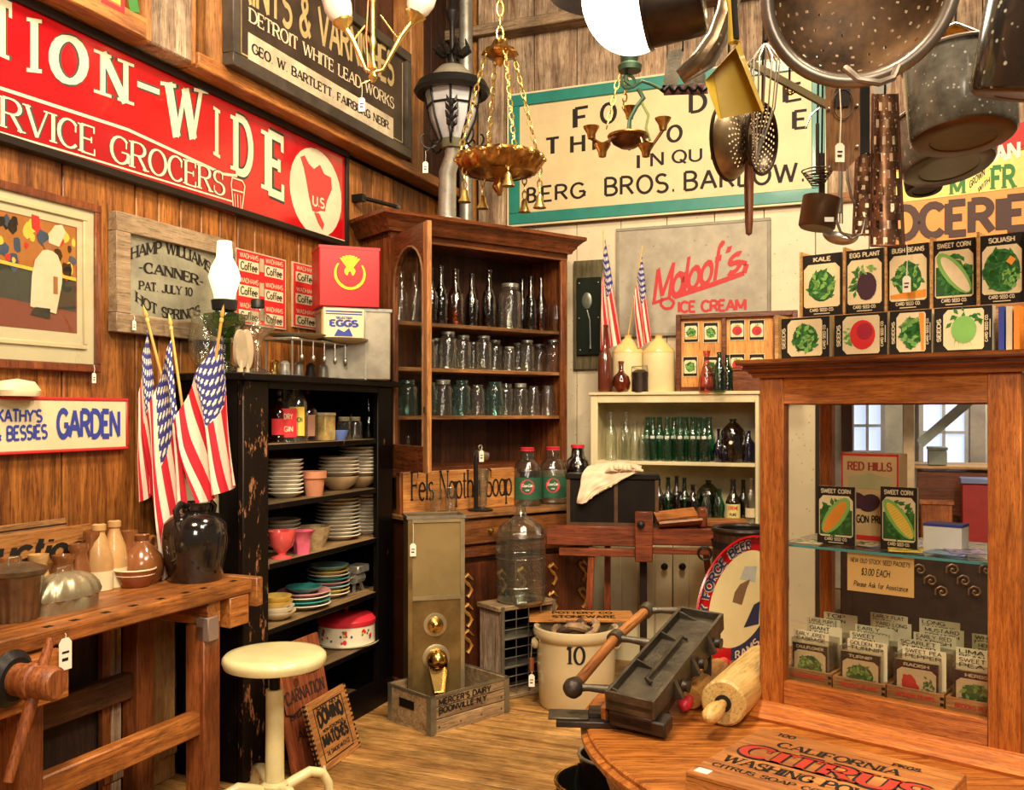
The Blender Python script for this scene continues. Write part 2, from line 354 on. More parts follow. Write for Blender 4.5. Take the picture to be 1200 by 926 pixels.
def text_quads(st, wt=.14, serif=0.0, cr=1.0, gap=.16, slant=0.0):
    """flat strips (x,z) at cap height 1; returns quads, total width"""
    out = []; x = 0.0
    for ch in st:
        if ch not in G: ch = ' '
        adv, strokes = G[ch]; ends = {}
        for sk in strokes:
            for e in (sk[0], sk[-1]): ends.setdefault((round(e[0], 2), round(e[1], 2)), []).append(sk)
        for sk in strokes:
            n = len(sk); cl = n > 3 and abs(sk[0][0]-sk[-1][0])+abs(sk[0][1]-sk[-1][1]) < 1e-3
            L = []; Rr = []
            for i, p in enumerate(sk):
                a = sk[i-1] if i > 0 else (sk[-2] if cl else p); b = sk[i+1] if i < n-1 else (sk[1] if cl else p)
                dx, dy = b[0]-a[0], b[1]-a[1]; l = math.hypot(dx, dy) or 1; dx /= l; dy /= l
                ww = wt/2*(cr+(1-cr)*abs(dy)**1.3)
                if serif and cr < 1:
                    rise = dx*dy > 0 and abs(dx) > .12
                    if ch in 'AVWXYMvwy' and rise: ww *= .5
                    if ch == 'N' and abs(dx) < .05: ww *= .6
                k = 1.0
                if 0 < i < n-1:
                    d1 = (p[0]-a[0], p[1]-a[1]); d2 = (b[0]-p[0], b[1]-p[1]); c = (d1[0]*d2[0]+d1[1]*d2[1])/((math.hypot(*d1)*math.hypot(*d2)) or 1)
                    k = min(1.5, 1/max(.5, math.sqrt(max(0, (1+c)/2))))
                ex = wt*.0
                q = p
                if not cl and i in (0, n-1):
                    s_ = -1 if i == 0 else 1
                    q = (p[0]+dx*s_*ex, p[1]+dy*s_*ex)
                L.append((x+q[0]-dy*ww*k, q[1]+dx*ww*k)); Rr.append((x+q[0]+dy*ww*k, q[1]-dx*ww*k))
            for i in range(n-1): out.append((L[i], L[i+1], Rr[i+1], Rr[i]))
            if serif and ch not in 'CGSOQ\'",.-':
                for i, j in ((0, 1), (n-1, n-2)):
                    p, q = sk[i], sk[j]; dx, dy = q[0]-p[0], q[1]-p[1]
                    if abs(dy) > abs(dx)*1.2 and (abs(p[1]) < .02 or abs(p[1]-1) < .02 or abs(p[1]-.6) < .02 or abs(p[1]+.32) < .02):
                        sh = ends[(round(p[0], 2), round(p[1], 2))]
                        if len(sh) > 1 and ch in 'AVWMNvw' and not any(abs(s2[0][0]-s2[-1][0]) < .02 for s2 in sh): continue
                        sw = wt/2+serif; th = max(wt*.30, .05); z0 = p[1] if p[1] < .3 else p[1]-th
                        out.append(((x+p[0]-sw, z0), (x+p[0]+sw, z0), (x+p[0]+sw, z0+th), (x+p[0]-sw, z0+th)))
        if serif:
            for tx, tz, s_ in TICK.get(ch, []):
                h = .22; th = max(wt*.4, .05); z0, z1 = (tz, tz+h) if s_ > 0 else ((tz-h, tz) if s_ < 0 else (tz-h/2, tz+h/2))
                out.append(((x+tx-th, z0), (x+tx, z0), (x+tx, z1), (x+tx-th, z1)))
        x += adv+gap
    w = x-gap
    if slant: out = [tuple((a+slant*b, b) for a, b in q) for q in out]
    return out, w
def put_text(mb, st, p0, p1, h, y, arch=0.0, fn=None, grow=(1, 1), **k):
    """st from p0 to p1 (x,z baseline ends) on the plane y, cap height h"""
    q, w = text_quads(st, **k); lo = min(a for c in q for a, b in c); hi = max(a for c in q for a, b in c)
    q = [tuple((a-lo, b) for a, b in c) for c in q]; w = hi-lo; dx, dz = (p1[0]-p0[0])/w, (p1[1]-p0[1])/w
    for qi, quad in enumerate(q):
        vs = []; yq = y-(qi % 12)*4e-5
        for a, b in quad:
            t = a/w; g = grow[0]+(grow[1]-grow[0])*t
            X = p0[0]+dx*a; Z = p0[1]+dz*a+b*h*g+arch*(1-(2*t-1)**2)
            vs.append(fn(X, Z) if fn else (X, yq, Z))
        mb.add(vs, [(0, 1, 2, 3)])
    return mb
def ptext(fr, parent, st, a, b, top, y, m, loc=(0, 0, 0), name='lettering', **k):
    """lettering whose baseline runs between picture points a and b; top is a picture point at the cap line above a"""
    A = fr.hit(a[0], a[1], y); B = fr.hit(b[0], b[1], y); T = fr.hit(a[0], top, y)
    mb = MB(); A = (A[0]-loc[0], A[1]-loc[2]); B = (B[0]-loc[0], B[1]-loc[2])
    put_text(mb, st, A, B, T[1]-loc[2]-A[1], y-loc[1], **k)
    return mb.build(name, m, parent)
# ------------------------------------------------------------ frames of the room
TH_ = R(21.8); UL = Vector((math.sin(TH_), math.cos(TH_), 0)); NL = Vector((math.cos(TH_), -math.sin(TH_), 0)); UB = Vector((math.cos(TH_), -math.sin(TH_), 0))
LW = Frame(NL*-2.8, UL)                       # left wall; x = distance along it
SC = 5.9
BW = Frame(NL*-2.8+UL*SC, UB)                 # back wall from the corner
class TH:
    def __init__(s, name, label, cat, fr, loc=(0, 0, 0), group=None):
        s.fr = fr; s.e = thing(name, label, cat, fr.at(*loc), group); s.off = Matrix.Translation(-Vector(loc))
    def part(s, name, mb, m, parent=None, label=None):
        return mb.build(name, m, parent or s.e, label, M=None if parent else s.off)
    def text(s, st, a, b, top, y, m, parent=None, name='lettering', fr=None, **k):
        f = fr or s.fr; A = f.hit(a[0], a[1], y); B = f.hit(b[0], b[1], y); T = f.hit(a[0], top, y)
        mb = MB(); put_text(mb, st, A, B, T[1]-A[1], y, **k); return s.part(name, mb, m, parent)
# ------------------------------------------------------------ colours
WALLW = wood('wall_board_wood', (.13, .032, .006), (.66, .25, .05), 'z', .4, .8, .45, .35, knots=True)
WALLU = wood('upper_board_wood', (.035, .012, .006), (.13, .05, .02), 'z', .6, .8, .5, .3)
BEAMW = wood('beam_wood', (.24, .07, .014), (.68, .28, .06), 'x', .5, .8, .4, .2)
BEAMV = wood('post_wood', (.30, .10, .022), (.70, .33, .10), 'z', .5, .8, .4, .2)
ROUGHW = wood('rough_grey_wood', (.20, .10, .05), (.72, .54, .36), 'z', .8, .7, .55, .3, .6)
ROUGHX = wood('rough_grey_wood_level', (.14, .085, .05), (.46, .32, .19), 'x', .8, .7, .55, .3, .6)
FLOORW = wood('floor_wood', (.26, .10, .022), (.84, .48, .15), 'x', .42, .55, .55, .25, .5)
CREAM = (.82, .72, .50)
WHITEW = mat('white_painted_boards', (.70, .60, .42), .6, var=.12, nscale=5, bmp=.25, speck=((.18, .12, .06), 26, .045))
BLACKP = paint_chip('black_chipped_paint', (.004, .003, .003), (.22, .10, .04), .645, 26, .35)
BLACKX = mat('black_recess', (.004, .003, .003), .6, var=.3)
BENCHW = wood('bench_wood', (.20, .05, .010), (.64, .24, .055), 'x', .38, .7, .5, .2)
BENCHV = wood('bench_leg_wood', (.20, .045, .012), (.55, .18, .05), 'z', .38, .7, .5, .2)
BENCHY = wood('bench_rail_wood', (.24, .065, .014), (.66, .27, .075), 'y', .38, .7, .5, .2)
OAKX = wood('oak_level', (.30, .065, .010), (.76, .26, .045), 'x', .3, 2.2, .3, .1, .6)
OAKZ = wood('oak_upright', (.30, .065, .010), (.76, .26, .045), 'z', .3, 2.2, .3, .1, .6)
MAHX = wood('mahogany_level', (.075, .018, .006), (.30, .09, .028), 'x', .25, .9, .4, .15)
MAHZ = wood('mahogany_upright', (.10, .022, .007), (.36, .12, .035), 'z', .25, .9, .4, .15)
PINEX = wood('pine_level', (.50, .24, .07), (.85, .52, .20), 'x', .5, .8, .3, .15)
INK = flat('black_ink', (.018, .014, .012)); REDINK = flat('red_ink', (.60, .03, .02)); BLUEINK = flat('blue_ink', (.03, .05, .32))
CREAMP = mat('cream_print', (.72, .61, .39), .6, var=.14, nscale=12); WHITEP = mat('white_print', (.88, .84, .74), .6, var=.08)
RED = mat('red_enamel', (.52, .006, .011), .18, var=.18, nscale=3, coat=.6); REDD = mat('dark_red_enamel', (.36, .006, .012), .2, var=.2, nscale=3, coat=.6)
GREENP = flat('green_print', (.035, .20, .03)); LGREEN = flat('light_green_print', (.22, .48, .10)); YELP = flat('yellow_print', (.85, .60, .08)); ORP = flat('orange_print', (.86, .30, .03))
REDP = flat('red_print', (.72, .02, .02)); DKRED = flat('dark_red_print', (.20, .01, .015)); PURP = flat('purple_print', (.05, .012, .03)); TEALP = flat('teal_print', (.03, .30, .24))
PAPER = mat('manila_tag_paper', (.88, .82, .68), .8, var=.08); STRING = mat('white_string', (.85, .80, .70), .8)
BRASS = mat('polished_brass', (.66, .42, .12), .22, 1.0, var=.35, nscale=10); IRON = mat('black_iron', (.02, .018, .017), .38, .3, var=.4, bmp=.2)
STEEL = mat('dull_steel', (.55, .52, .45), .35, .9, var=.35, nscale=9); DARKST = mat('dark_pan_steel', (.10, .075, .055), .35, .85, var=.6, nscale=5, col2=(.035, .02, .014))
ZINC = mat('galvanised_zinc', (.56, .55, .48), .42, .7, var=.35, nscale=11, speck=((.35, .36, .34), 22, .2))
GLCLR = glass('clear_glass', (.90, .93, .88)); GLAQ = glass('aqua_glass', (.55, .85, .80)); GLGRN = glass('green_glass', (.16, .58, .38)); GLDK = glass('dark_bottle_glass', (.10, .07, .04), edge=.45)
GLBRN = glass('brown_glass', (.42, .14, .04)); GLBLU = glass('cobalt_glass', (.03, .06, .45)); GLDG = glass('deep_green_glass', (.04, .22, .08)); PANE = pane_glass()
def price_tag(th, x, y, z, s=.02, drop=.05, parent=None, name='price_tag'):
    """string with a small manila tag hanging from x,y,z in the thing's frame"""
    mb = MB().tube([(x, y, z), (x+.002, y-.002, z-drop/2), (x, y-.001, z-drop)], .0012, 4)
    mb.prism([(x-s/2, z-drop-s*2.1), (x+s/2, z-drop-s*2.1), (x+s/2, z-drop-s*.3), (x+s*.25, z-drop), (x-s*.25, z-drop), (x-s/2, z-drop-s*.3)], y-.002, y)
    o = th.part(name, mb, PAPER, parent)
    t = MB().box(x-s*.28, x+s*.28, y-.0028, y-.0021, z-drop-s*1.0, z-drop-s*.86); t.box(x-s*.28, x+s*.2, y-.0028, y-.0021, z-drop-s*1.5, z-drop-s*1.3)
    t.build('handwriting', INK, o); return o
# ------------------------------------------------------------ floor
fl = MB().box(-1.5, 5.2, .02, .06, -8.5, .4); 
FLR = Frame(NL*-2.8+UL*SC, UB)
fb = MB().box(-.1, 6.2, -8.6, .4, -.10, -.022); floor = struct('floor', fb, BLACKX, FLR.M)
r2 = random.Random(3)
y = .0
while y > -8.5:
    wd = .21+r2.uniform(-.02, .03); x = -.05; xs = sorted([-.05, 6.15]+([r2.uniform(.8, 2.4), r2.uniform(3.2, 5)] if r2.random() < .8 else [r2.uniform(1.5, 4)]))
    for a, b in zip(xs[:-1], xs[1:]):
        MB().box(a+.0015, b-.0015, y-wd+.003, y-.003, -.022, r2.uniform(-.002, .0), bev=.002).build('plank', FLOORW, floor)
    y -= wd
# ------------------------------------------------------------ left wall: back slab, vertical boards, beam and posts
zb = LW.Z(300, 140, -.10); BZ0 = 2.942; BZ1 = 3.005
wl = struct('wall_left', MB().box(-2.6, SC+.1, .02, .12, 0, 4.6), BLACKX, LW.M)
x = -2.6; i = 0
while x < SC:
    wd = (.125, .125, .125, .36)[i % 4] if i % 8 < 4 else (.36, .125, .13, .13)[i % 4]; wd = min(wd, SC-x+.001)
    MB().box(x+.004, x+wd-.004, 0, .02, 0, 2.925, bev=.004).build('plank', WALLW, wl); x += wd; i += 1
x = -2.6
while x < SC:
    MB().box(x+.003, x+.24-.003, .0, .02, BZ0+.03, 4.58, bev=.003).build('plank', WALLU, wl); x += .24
MB().box(LW.X(231, -.13), SC, -.14, .0, BZ0, BZ1, bev=.006).build('ledge_beam', BEAMW, wl); MB().box(-2.6, LW.X(168, -.12), -.14, .0, 2.945, 3.03, bev=.006).build('ledge_beam', BEAMW, wl)
def post(p0, p1, off, m, z0=None, z1=4.55):
    a = LW.X(p0, -off); b = LW.X(p1, -off); MB().box(a, b, -off, 0, 2.945 if z0 is None else z0, z1, bev=.008).build('post', m, wl)
post(178, 226, .135, ROUGHW); post(168, 180, .13, BEAMV); post(224, 231, .13, BEAMV); post(243, 267, .13, BEAMV); post(482, 497, .13, BEAMV)
# ------------------------------------------------------------ back wall: white boards below, rough boards above
TZ = BW.Z(700, 258, -.03)      # brown batten over the white boards
AX = 2.42; AZ = 1.78           # to the right of AX the wall is open below AZ towards the next bay
wb = struct('wall_back', MB().box(-.1, AX, .02, .12, 0, 4.6).box(AX, 5.6, .02, .12, AZ, 4.6), BLACKX, BW.M)
x = 0.0; i = 0
while x < 5.6:
    wd = .30; z0 = 0 if x+wd/2 < AX else AZ
    MB().box(x+.002, x+wd-.002, -.004, .02, z0, TZ-.005, bev=.003).build('plank', WHITEW, wb)
    MB().box(x+.003, x+wd-.003, .0, .02, TZ+.05, 4.58, bev=.003).build('plank', ROUGHW, wb); x += wd; i += 1
MB().box(0, 5.6, -.03, .02, TZ-.01, TZ+.05, bev=.005).build('batten', wood('batten_wood', (.16, .05, .015), (.50, .24, .09), 'x', .7, .8, .6, .2), wb)
zr = BW.Z(600, 30, -.12)
MB().box(0, 2.2, -.14, 0, zr-.035, zr+.035, bev=.005).build('shelf_beam', ROUGHX, wb)
for a, b, off, m in ((531, 546, .12, WALLU), (560, 590, .09, ROUGHW), (545, 559, .04, BEAMV)):
    MB().box(BW.X(a, -off), BW.X(b, -off), -off, 0, TZ+.05 if a > 590 else 0, 4.5, bev=.006).build('post', m, wb)
struct('ceiling', MB().box(-3.2, 4.8, -2.5, 8.5, 4.6, 4.7), mat('dark_ceiling', (.10, .06, .035), .8))
# ------------------------------------------------------------ next bay seen through the display case
an = struct('wall_right', MB().box(AX-.3, 6.5, 2.6, 2.7, 0, 3.0), mat('cream_wall_paint', (.72, .62, .42), .6), BW.M)
struct('floor.001', MB().box(AX-.6, 6.5, .1, 2.7, -.06, -.01), mat('annex_floor', (.3, .17, .07), .5), BW.M)
win = MB(); 
def annex_window(pa, pb, py0, py1, y=2.58):
    a, z1 = BW.hit(pa, py0, y); b, z0 = BW.hit(pb, py1, y); f = MB(); t = .035
    f.box(a-t, b+t, y-.03, y, z0-t, z0).box(a-t, b+t, y-.03, y, z1, z1+t).box(a-t, a, y-.03, y, z0, z1).box(b, b+t, y-.03, y, z0, z1)
    f.box((a+b)/2-.012, (a+b)/2+.012, y-.03, y, z0, z1).box(a, b, y-.03, y, (z0+z1)/2-.012, (z0+z1)/2+.012)
    o = struct('window_1', f, mat('window_frame_paint', (.7, .66, .55), .5), BW.M)
    MB().box(a, b, y-.012, y-.006, z0, z1).build('pane', emit('daylit_pane', (.62, .72, 1.0), 1.3), o); return o
annex_window(1001, 1032, 470, 528); annex_window(1082, 1130, 466, 548)
def annex(name, label, cat, boxes, m, extra=None):
    t = TH(name, label, cat, BW, (BW.X(boxes[0][0], boxes[0][4]), boxes[0][4], 0)); 
    for k, (pa, pb, py0, py1, y, dp, pn) in enumerate(boxes):
        a, z1 = BW.hit(pa, py0, y); b, z0 = BW.hit(pb, py1, y); t.part(pn, MB().box(a, b, y, y+dp, max(z0, -.008), z1, bev=.004), m[k] if isinstance(m, list) else m)
    return t
GRN = mat('grey_green_paint', (.30, .36, .32), .5); 
for nm, pa, pb, m, yy in (('post', 962, 973, MAHZ, .6), ('post', 1058, 1072, mat('tan_paint', (.72, .55, .33), .5), .9), ('post', 1136, 1156, mat('pale_paint', (.80, .72, .58), .5), 1.75), ('post', 986, 999, WALLU, 1.6)):
    a, b = BW.X(pa, yy), BW.X(pb, yy); MB().box(a, b, yy, yy+.12, 0, 3.0, bev=.006).build('pillar_1', m, None, M=BW.M)['kind'] = 'structure'
p = [BW.hit(*q, .8) for q in ((1078, 520), (1136, 470))]
br = MB().bar((p[0][0], .8, p[0][1]), (p[1][0], .8, p[1][1]), .05, .06); o = br.build('trim_1', GRN, None, M=BW.M); o['kind'] = 'structure'
annex('shop_counter', 'long red-brown counter in the next bay beyond the display case glass', 'counter', [(1075, 1200, 552, 1200, 1.0, .5, 'body'), (1070, 1200, 546, 552, .95, .6, 'countertop')], [MAHX, PINEX])
annex('red_chest', 'dark red chest with bluish lid standing beyond the display case', 'chest', [(1128, 1165, 568, 639.5, .63, .2, 'body'), (1126, 1166, 561, 568, .625, .21, 'lid')], [mat('chest_red', (.30, .02, .02), .4), mat('blue_lid', (.2, .25, .5), .4)])
annex('plank_table', 'grey plank table crowded with bottles beyond the case', 'table', [(905, 952, 560, 566, .15, .4, 'tabletop'), (908, 913, 566, 760, .17, .05, 'leg'), (945, 950, 566, 760, .17, .05, 'leg'), (908, 913, 566, 760, .45, .05, 'leg'), (943, 948, 566, 760, .45, .05, 'leg')], ROUGHX)
annex('stool_box', 'green-grey wooden box on the counter behind the case', 'box', [(1088, 1110, 528, 545.5, 1.0, .2, 'body'), (1087, 1111, 524, 528, 1.0, .2, 'lid')], GRN)
annex('drawer_cabinet', 'dark drawer cabinet with scrolled ironwork standing beyond the case', 'cabinet', [(985, 1170, 640, 900, .62, .25, 'body')], mat('dark_cabinet', (.035, .018, .01), .4, var=.6))
dc = TH('scroll_bracket', 'pair of curled brown iron brackets lying on the dark cabinet', 'bracket', BW, (BW.X(1100, .6), .6, 0)); 
for k in range(7):
    a, z = BW.hit(1078+k*13, 668+(k%3)*13, .58); dc.part('scroll', MB().tube([(a+.004*j*math.cos(j*.9), .58, z+.004*j*math.sin(j*.9)) for j in range(12)], .006, 5), mat('brown_iron', (.30, .17, .08), .4, .4, var=.6))
for k, (px, py, w_, h_, nm, lb, m) in enumerate(((930, 548, .10, .14, 'tool_box', 'grey tool box on the plank table beyond the case', ROUGHX), (1000, 545, .07, .22, 'crate', 'brown crate on end beyond the prune box', MAHZ), (1098, 600, .09, .16, 'crate', 'tan crate with round holes beyond the case', BENCHV), (1118, 640, .12, .05, 'tray', 'flat pinkish tray beyond the glass shelf', PINEX))):
    ya, zb_b = (.68, BW.Z(1000, 640, .62)) if k else (.3, BW.Z(930, 560, .15)); a, z = BW.hit(px, py, ya); z1_ = max(z+h_*.3, zb_b+.03); t = TH(nm, lb, 'box', BW, (a, ya, zb_b)); t.part('body', MB().box(a-w_, a+w_, ya, ya+.1, zb_b+.001, z1_, bev=.004), m); t.part('rim', MB().box(a-w_-.01, a+w_+.01, ya-.01, ya+.11, z1_, z1_+.02), m)
# ------------------------------------------------------------ signs on the left wall
def board(name, label, fr, pa, pb, top, bot, off, th, m, frame=None, fm=None, cat='sign', x0=None, inset=.0, fproud=.01, fw=None):
    """flat sign: pa, pb picture columns of its ends, top/bot picture points of its upper and lower edge"""
    y = -off-th; xa = fr.X(pa, y) if x0 is None else x0; xb = fr.X(pb, y); z1 = fr.Z(*top, y); z0 = fr.Z(*bot, y)
    t = TH(name, label, cat, fr, ((xa+xb)/2, -off, z0))
    fwd = fw or 0
    t.part('panel', MB().box(xa+fwd*.8, xb-fwd*.8, y, -off, z0+fwd*.8, z1-fwd*.8, bev=0 if fwd else .003), m)
    if fw:
        f = MB()
        for q in ((xa, xb, z1-fw, z1), (xa, xb, z0, z0+fw), (xa, xa+fw, z0+fw, z1-fw), (xb-fw, xb, z0+fw, z1-fw)): f.box(q[0], q[1], y-fproud, -off, q[2], q[3], bev=.003)
        t.part('frame', f, fm)
    t.y = y; t.x = (xa, xb); t.z = (z0, z1); return t
# red enamel sign
rs = board('grocers_sign', 'long red enamel sign with cream outlined NATION-WIDE lettering', LW, 0, 407, (300, 128), (220, 234), .0, .03, RED, x0=LW.X(-260, -.03), fw=.03, fm=mat('black_sign_frame', (.02, .014, .01), .4), fproud=.015)
DKG = flat('dark_green_outline', (.02, .05, .035)); CRL = mat('cream_enamel', (.76, .68, .48), .25, var=.1, coat=.4)
def rline(t, pts, wd, m, name='stripe', y=None, parent=None):
    y = t.y-.0012 if y is None else y; q = [t.fr.hit(a, b, y) for a, b in pts]; mb = MB()
    for a, b in zip(q[:-1], q[1:]):
        d = Vector((b[0]-a[0], b[1]-a[1])); n = Vector((-d.y, d.x)).normalized()*wd/2
        mb.poly([(a[0]+n.x, a[1]+n.y), (b[0]+n.x, b[1]+n.y), (b[0]-n.x, b[1]-n.y), (a[0]-n.x, a[1]-n.y)], y)
    return t.part(name, mb, m, parent)
q = [LW.hit(a, b, rs.y-.0006) for a, b in ((-250, 22), (0, 106), (150, 152), (275, 206), (275, 252), (0, 160), (-250, 95))]
rs.part('band', MB().poly(q, rs.y-.0006), REDD)
rline(rs, [(-200, 30), (0, 103), (150, 152), (262, 204), (278, 206)], .012, CRL)
rline(rs, [(-200, 98), (0, 155), (120, 190), (272, 236)], .007, CRL); rline(rs, [(-200, 105), (0, 163), (120, 200), (405, 283)], .009, CRL); rline(rs, [(-200, -116), (45, 6), (200, 82), (402, 182)], .008, CRL)
for ch, a, b, tp in (('T', (-14, 60), (14, 72), -6), ('I', (31, 84), (49, 86), 20), ('O', (57, 92), (104, 99), 40), ('N', (110, 108), (157, 124), 57), ('-', (161, 128), (187, 137), 62), ('W', (188, 158), (244, 165), 95), ('I', (250, 181), (258, 186), 124), ('D', (270, 198), (297, 208), 134), ('E', (306, 220), (333, 232), 151)):
    for m, wt, dy in ((DKG, .31, .0010), (CRL, .235, .0022)):
        rs.text(ch, a, b, tp, rs.y-dy, m, wt=wt*(.72 if ch == '-' else 1), serif=.11 if dy > .002 else .13, cr=.6 if dy > .002 else .72)
for m, wt, dy in ((DKG, .20, .0012), (CRL, .13, .0024)): rs.text('RVICE GROCERS', (-2, 147), (264, 230), 111, rs.y-dy, m, wt=wt, serif=.07, cr=.45, gap=.14)
cx, cz = LW.hit(371, 226, rs.y); rx = LW.X(400, rs.y)-cx; rzr = LW.Z(371, 175, rs.y)-cz
E2 = lambda cx, cz, a, b, n=28: [(cx+a*math.cos(2*math.pi*i/n), cz+b*math.sin(2*math.pi*i/n)) for i in range(n)]
rs.part('medallion', MB().poly(E2(cx, cz, rx, rzr), rs.y-.0008), CRL)
mp = [(352, 184), (357, 182), (362, 192), (368, 198), (375, 193), (380, 204), (388, 208), (389, 222), (383, 236), (381, 248), (376, 247), (370, 249), (366, 247), (362, 230), (359, 212), (356, 197)]
rs.part('map', MB().poly([LW.hit(a, b, rs.y-.0014) for a, b in mp], rs.y-.0014).poly([LW.hit(a, b, rs.y-.0014) for a, b in ((368, 249), (374, 250), (380, 263), (378, 270), (373, 262))], rs.y-.0014), flat('map_red', (.70, .06, .05)))
rs.text('U.S.', (366, 240), (382, 245), 229, rs.y-.002, CRL, wt=.2)
pit = [(272, 208), (284, 212), (287, 218), (283, 251), (274, 248), (271, 216), (272, 208)]
rline(rs, pit, .007, CRL, 'pitcher_outline', rs.y-.003); rline(rs, [(272, 222), (286, 226)], .006, CRL, 'pitcher_outline', rs.y-.003)
for k in range(3): rline(rs, [(275+k*3.4, 227+k), (276+k*3, 244+k)], .004, CRL, 'pitcher_outline', rs.y-.003)
# paint and varnish sign above the beam
BRP = mat('brown_sign_paint', (.055, .035, .022), .45, var=.5, nscale=6); GOLDP = mat('tarnished_gold_leaf', (.58, .44, .20), .45, .2, var=.3)
ps = board('paint_sign', 'dark brown framed paint and varnish sign above the ledge beam', LW, 269, 479, (300, -70), (300, 92), .13, .04, BRP, fw=.055, fm=mat('grey_brown_frame', (.07, .055, .04), .5, var=.5), fproud=.02)
for k, wd in ((0, .006),):
    y = ps.y-.001; a, b = ps.x; z0, z1 = ps.z; i_ = .075; mb = MB()
    for q in ((a+i_, b-i_, z0+i_, z0+i_+wd), (a+i_, a+i_+wd, z0+i_, z1-i_), (b-i_-wd, b-i_, z0+i_, z1-i_)): mb.box(q[0], q[1], y, y+.001, q[2], q[3])
    ps.part('lining', mb, GOLDP)
ps.text('PAINTS & VARNISHES', (262, -12), (462, 100), -62, ps.y-.002, GOLDP, wt=.17, gap=.12)
ps.text('DETROIT WHITE LEAD WORKS', (291, 24), (462, 128), 8, ps.y-.002, mat('pale_sign_paint', (.66, .56, .38), .5), wt=.17, serif=.06, cr=.55, gap=.14)
q = [LW.hit(a, b, ps.y-.0015) for a, b in ((291, 68), (461, 164), (461, 140), (291, 36))]; zz = (q[0][1]+q[1][1])/2; zt = (q[2][1]+q[3][1])/2
ps.part('name_strip', MB().box(q[0][0], q[1][0], ps.y-.0015, ps.y, zz, zt), mat('aged_cream_strip', (.66, .56, .38), .5, var=.4, nscale=7))
ps.text('GEO. W. BARTLETT. FAIRBURG NEBR.', (295, 61), (457, 152), 50, ps.y-.003, INK, wt=.2, serif=.06, cr=.6, gap=.16)
# poster corner high on the left
pc = board('yellow_poster', 'yellow and red poster corner above the long red sign', LW, 118, 146, (130, -60), (130, 9), .135, .004, YELP, fw=.02, fm=REDP, fproud=.001); rline(pc, [(152, -20), (158, 14)], .05, GREENP, 'green_edge')
# framed chef poster
mah = wood('poster_frame_wood', (.14, .03, .01), (.36, .10, .03), 'z', .35, .8)
fp = board('framed_poster', 'cream matted framed poster of a cook in a tall white hat', LW, 0, 117, (0, 211), (0, 431), .0, .03, mat('cream_mat_board', (.66, .58, .40), .6, var=.05), x0=LW.X(-150, -.03), fw=.03, fm=mah, cat='poster')
y = fp.y; x1p, z1p = LW.hit(97, 262, y-.002); zt = LW.Z(0, 236, y); zb_ = LW.Z(0, 396, y); xl = 2*LW.X(-16, y)-LW.X(50, y); xl = LW.X(-70, y)
f = MB(); g = .018
for q in ((xl-g, x1p+g, zt, zt+g), (xl-g, x1p+g, zb_-g, zb_), (x1p, x1p+g, zb_, zt), (xl-g, xl, zb_, zt)): f.box(q[0], q[1], y-.008, y, q[2], q[3], bev=.003)
fp.part('inner_mount', f, CREAMP)
pz1 = LW.Z(0, 246, y); pz0 = LW.Z(0, 382, y); px1 = LW.X(90, y); yy = y-.001; H_ = pz1-pz0; W_ = px1-xl
fp.part('picture', MB().box(xl+.01, px1, yy, y, pz0, pz1), flat('picture_floor_red', (.22, .04, .02)))
def P(u, v): return (LW.X(0, y)+(px1-LW.X(0, y))*u, pz0+H_*v)
fp.part('bar_front', MB().poly([(xl+.01, P(0, .28)[1]), P(.98, .20), P(.98, .52), (xl+.01, P(0, .56)[1])], yy-.0005), flat('bar_black', (.03, .035, .03)))
fp.part('bar_room', MB().poly([(xl+.01, P(0, .56)[1]), P(.98, .50), P(.98, .99), (xl+.01, P(0, .99)[1])], yy-.0005), flat('bar_orange', (.45, .16, .03)))
rr = random.Random(5); blobs = {'yellow': (YELP, MB()), 'red': (REDP, MB()), 'dark': (INK, MB()), 'blue': (flat('navy_print', (.04, .07, .14)), MB())}
for k in range(70):
    u, v = rr.uniform(-.7, .95), rr.uniform(.55, .97); m = rr.choice(list(blobs.values())); s = rr.uniform(.012, .035); c = P(u, v); 
    m[1].poly([(c[0]+s*.8*math.cos(t)*rr.uniform(.6, 1.1), c[1]+s*math.sin(t)*rr.uniform(.6, 1.2)) for t in [i*math.pi/4 for i in range(8)]], yy-.001-k*.00002)
for k, (m, mb) in blobs.items(): fp.part('patron', mb, m)
fp.part('bar_top', MB().poly([(xl+.01, P(0, .57)[1]), P(.98, .49), P(.98, .52), (xl+.01, P(0, .60)[1])], yy-.003), YELP)
wc = flat('cook_white', (.74, .68, .50))
fp.part('cook', MB().poly([P(*q) for q in ((.36, .20), (.70, .16), (.78, .45), (.78, .60), (.72, .70), (.62, .745), (.52, .72), (.42, .62), (.38, .48))], yy-.004), wc)
fp.part('cook', MB().poly([P(*q) for q in ((.60, .80), (.74, .78), (.83, .93), (.78, .99), (.68, .97), (.60, .88))], yy-.0042), wc)
fp.part('cook_face', MB().poly([P(*q) for q in ((.55, .735), (.66, .73), (.70, .80), (.60, .83), (.52, .78))], yy-.0041), flat('face_tan', (.36, .14, .06)))
fp.part('cook_shoes', MB().poly([P(*q) for q in ((.36, .13), (.62, .11), (.62, .20), (.42, .20))], yy-.0041), INK)
fp.part('cook_arm', MB().poly([P(*q) for q in ((.66, .34), (.72, .34), (.72, .50), (.66, .50))], yy-.0045), flat('face_tan', (.36, .14, .06)))
MBp = MB().box(fp.x[0]+.02, fp.x[1]-.02, y-.0105, y-.0095, fp.z[0]+.02, fp.z[1]-.02); fp.part('glazing', MBp, PANE)
price_tag(fp, LW.X(110, y-.012), y-.012, LW.Z(110, 428, y), .018, .03)
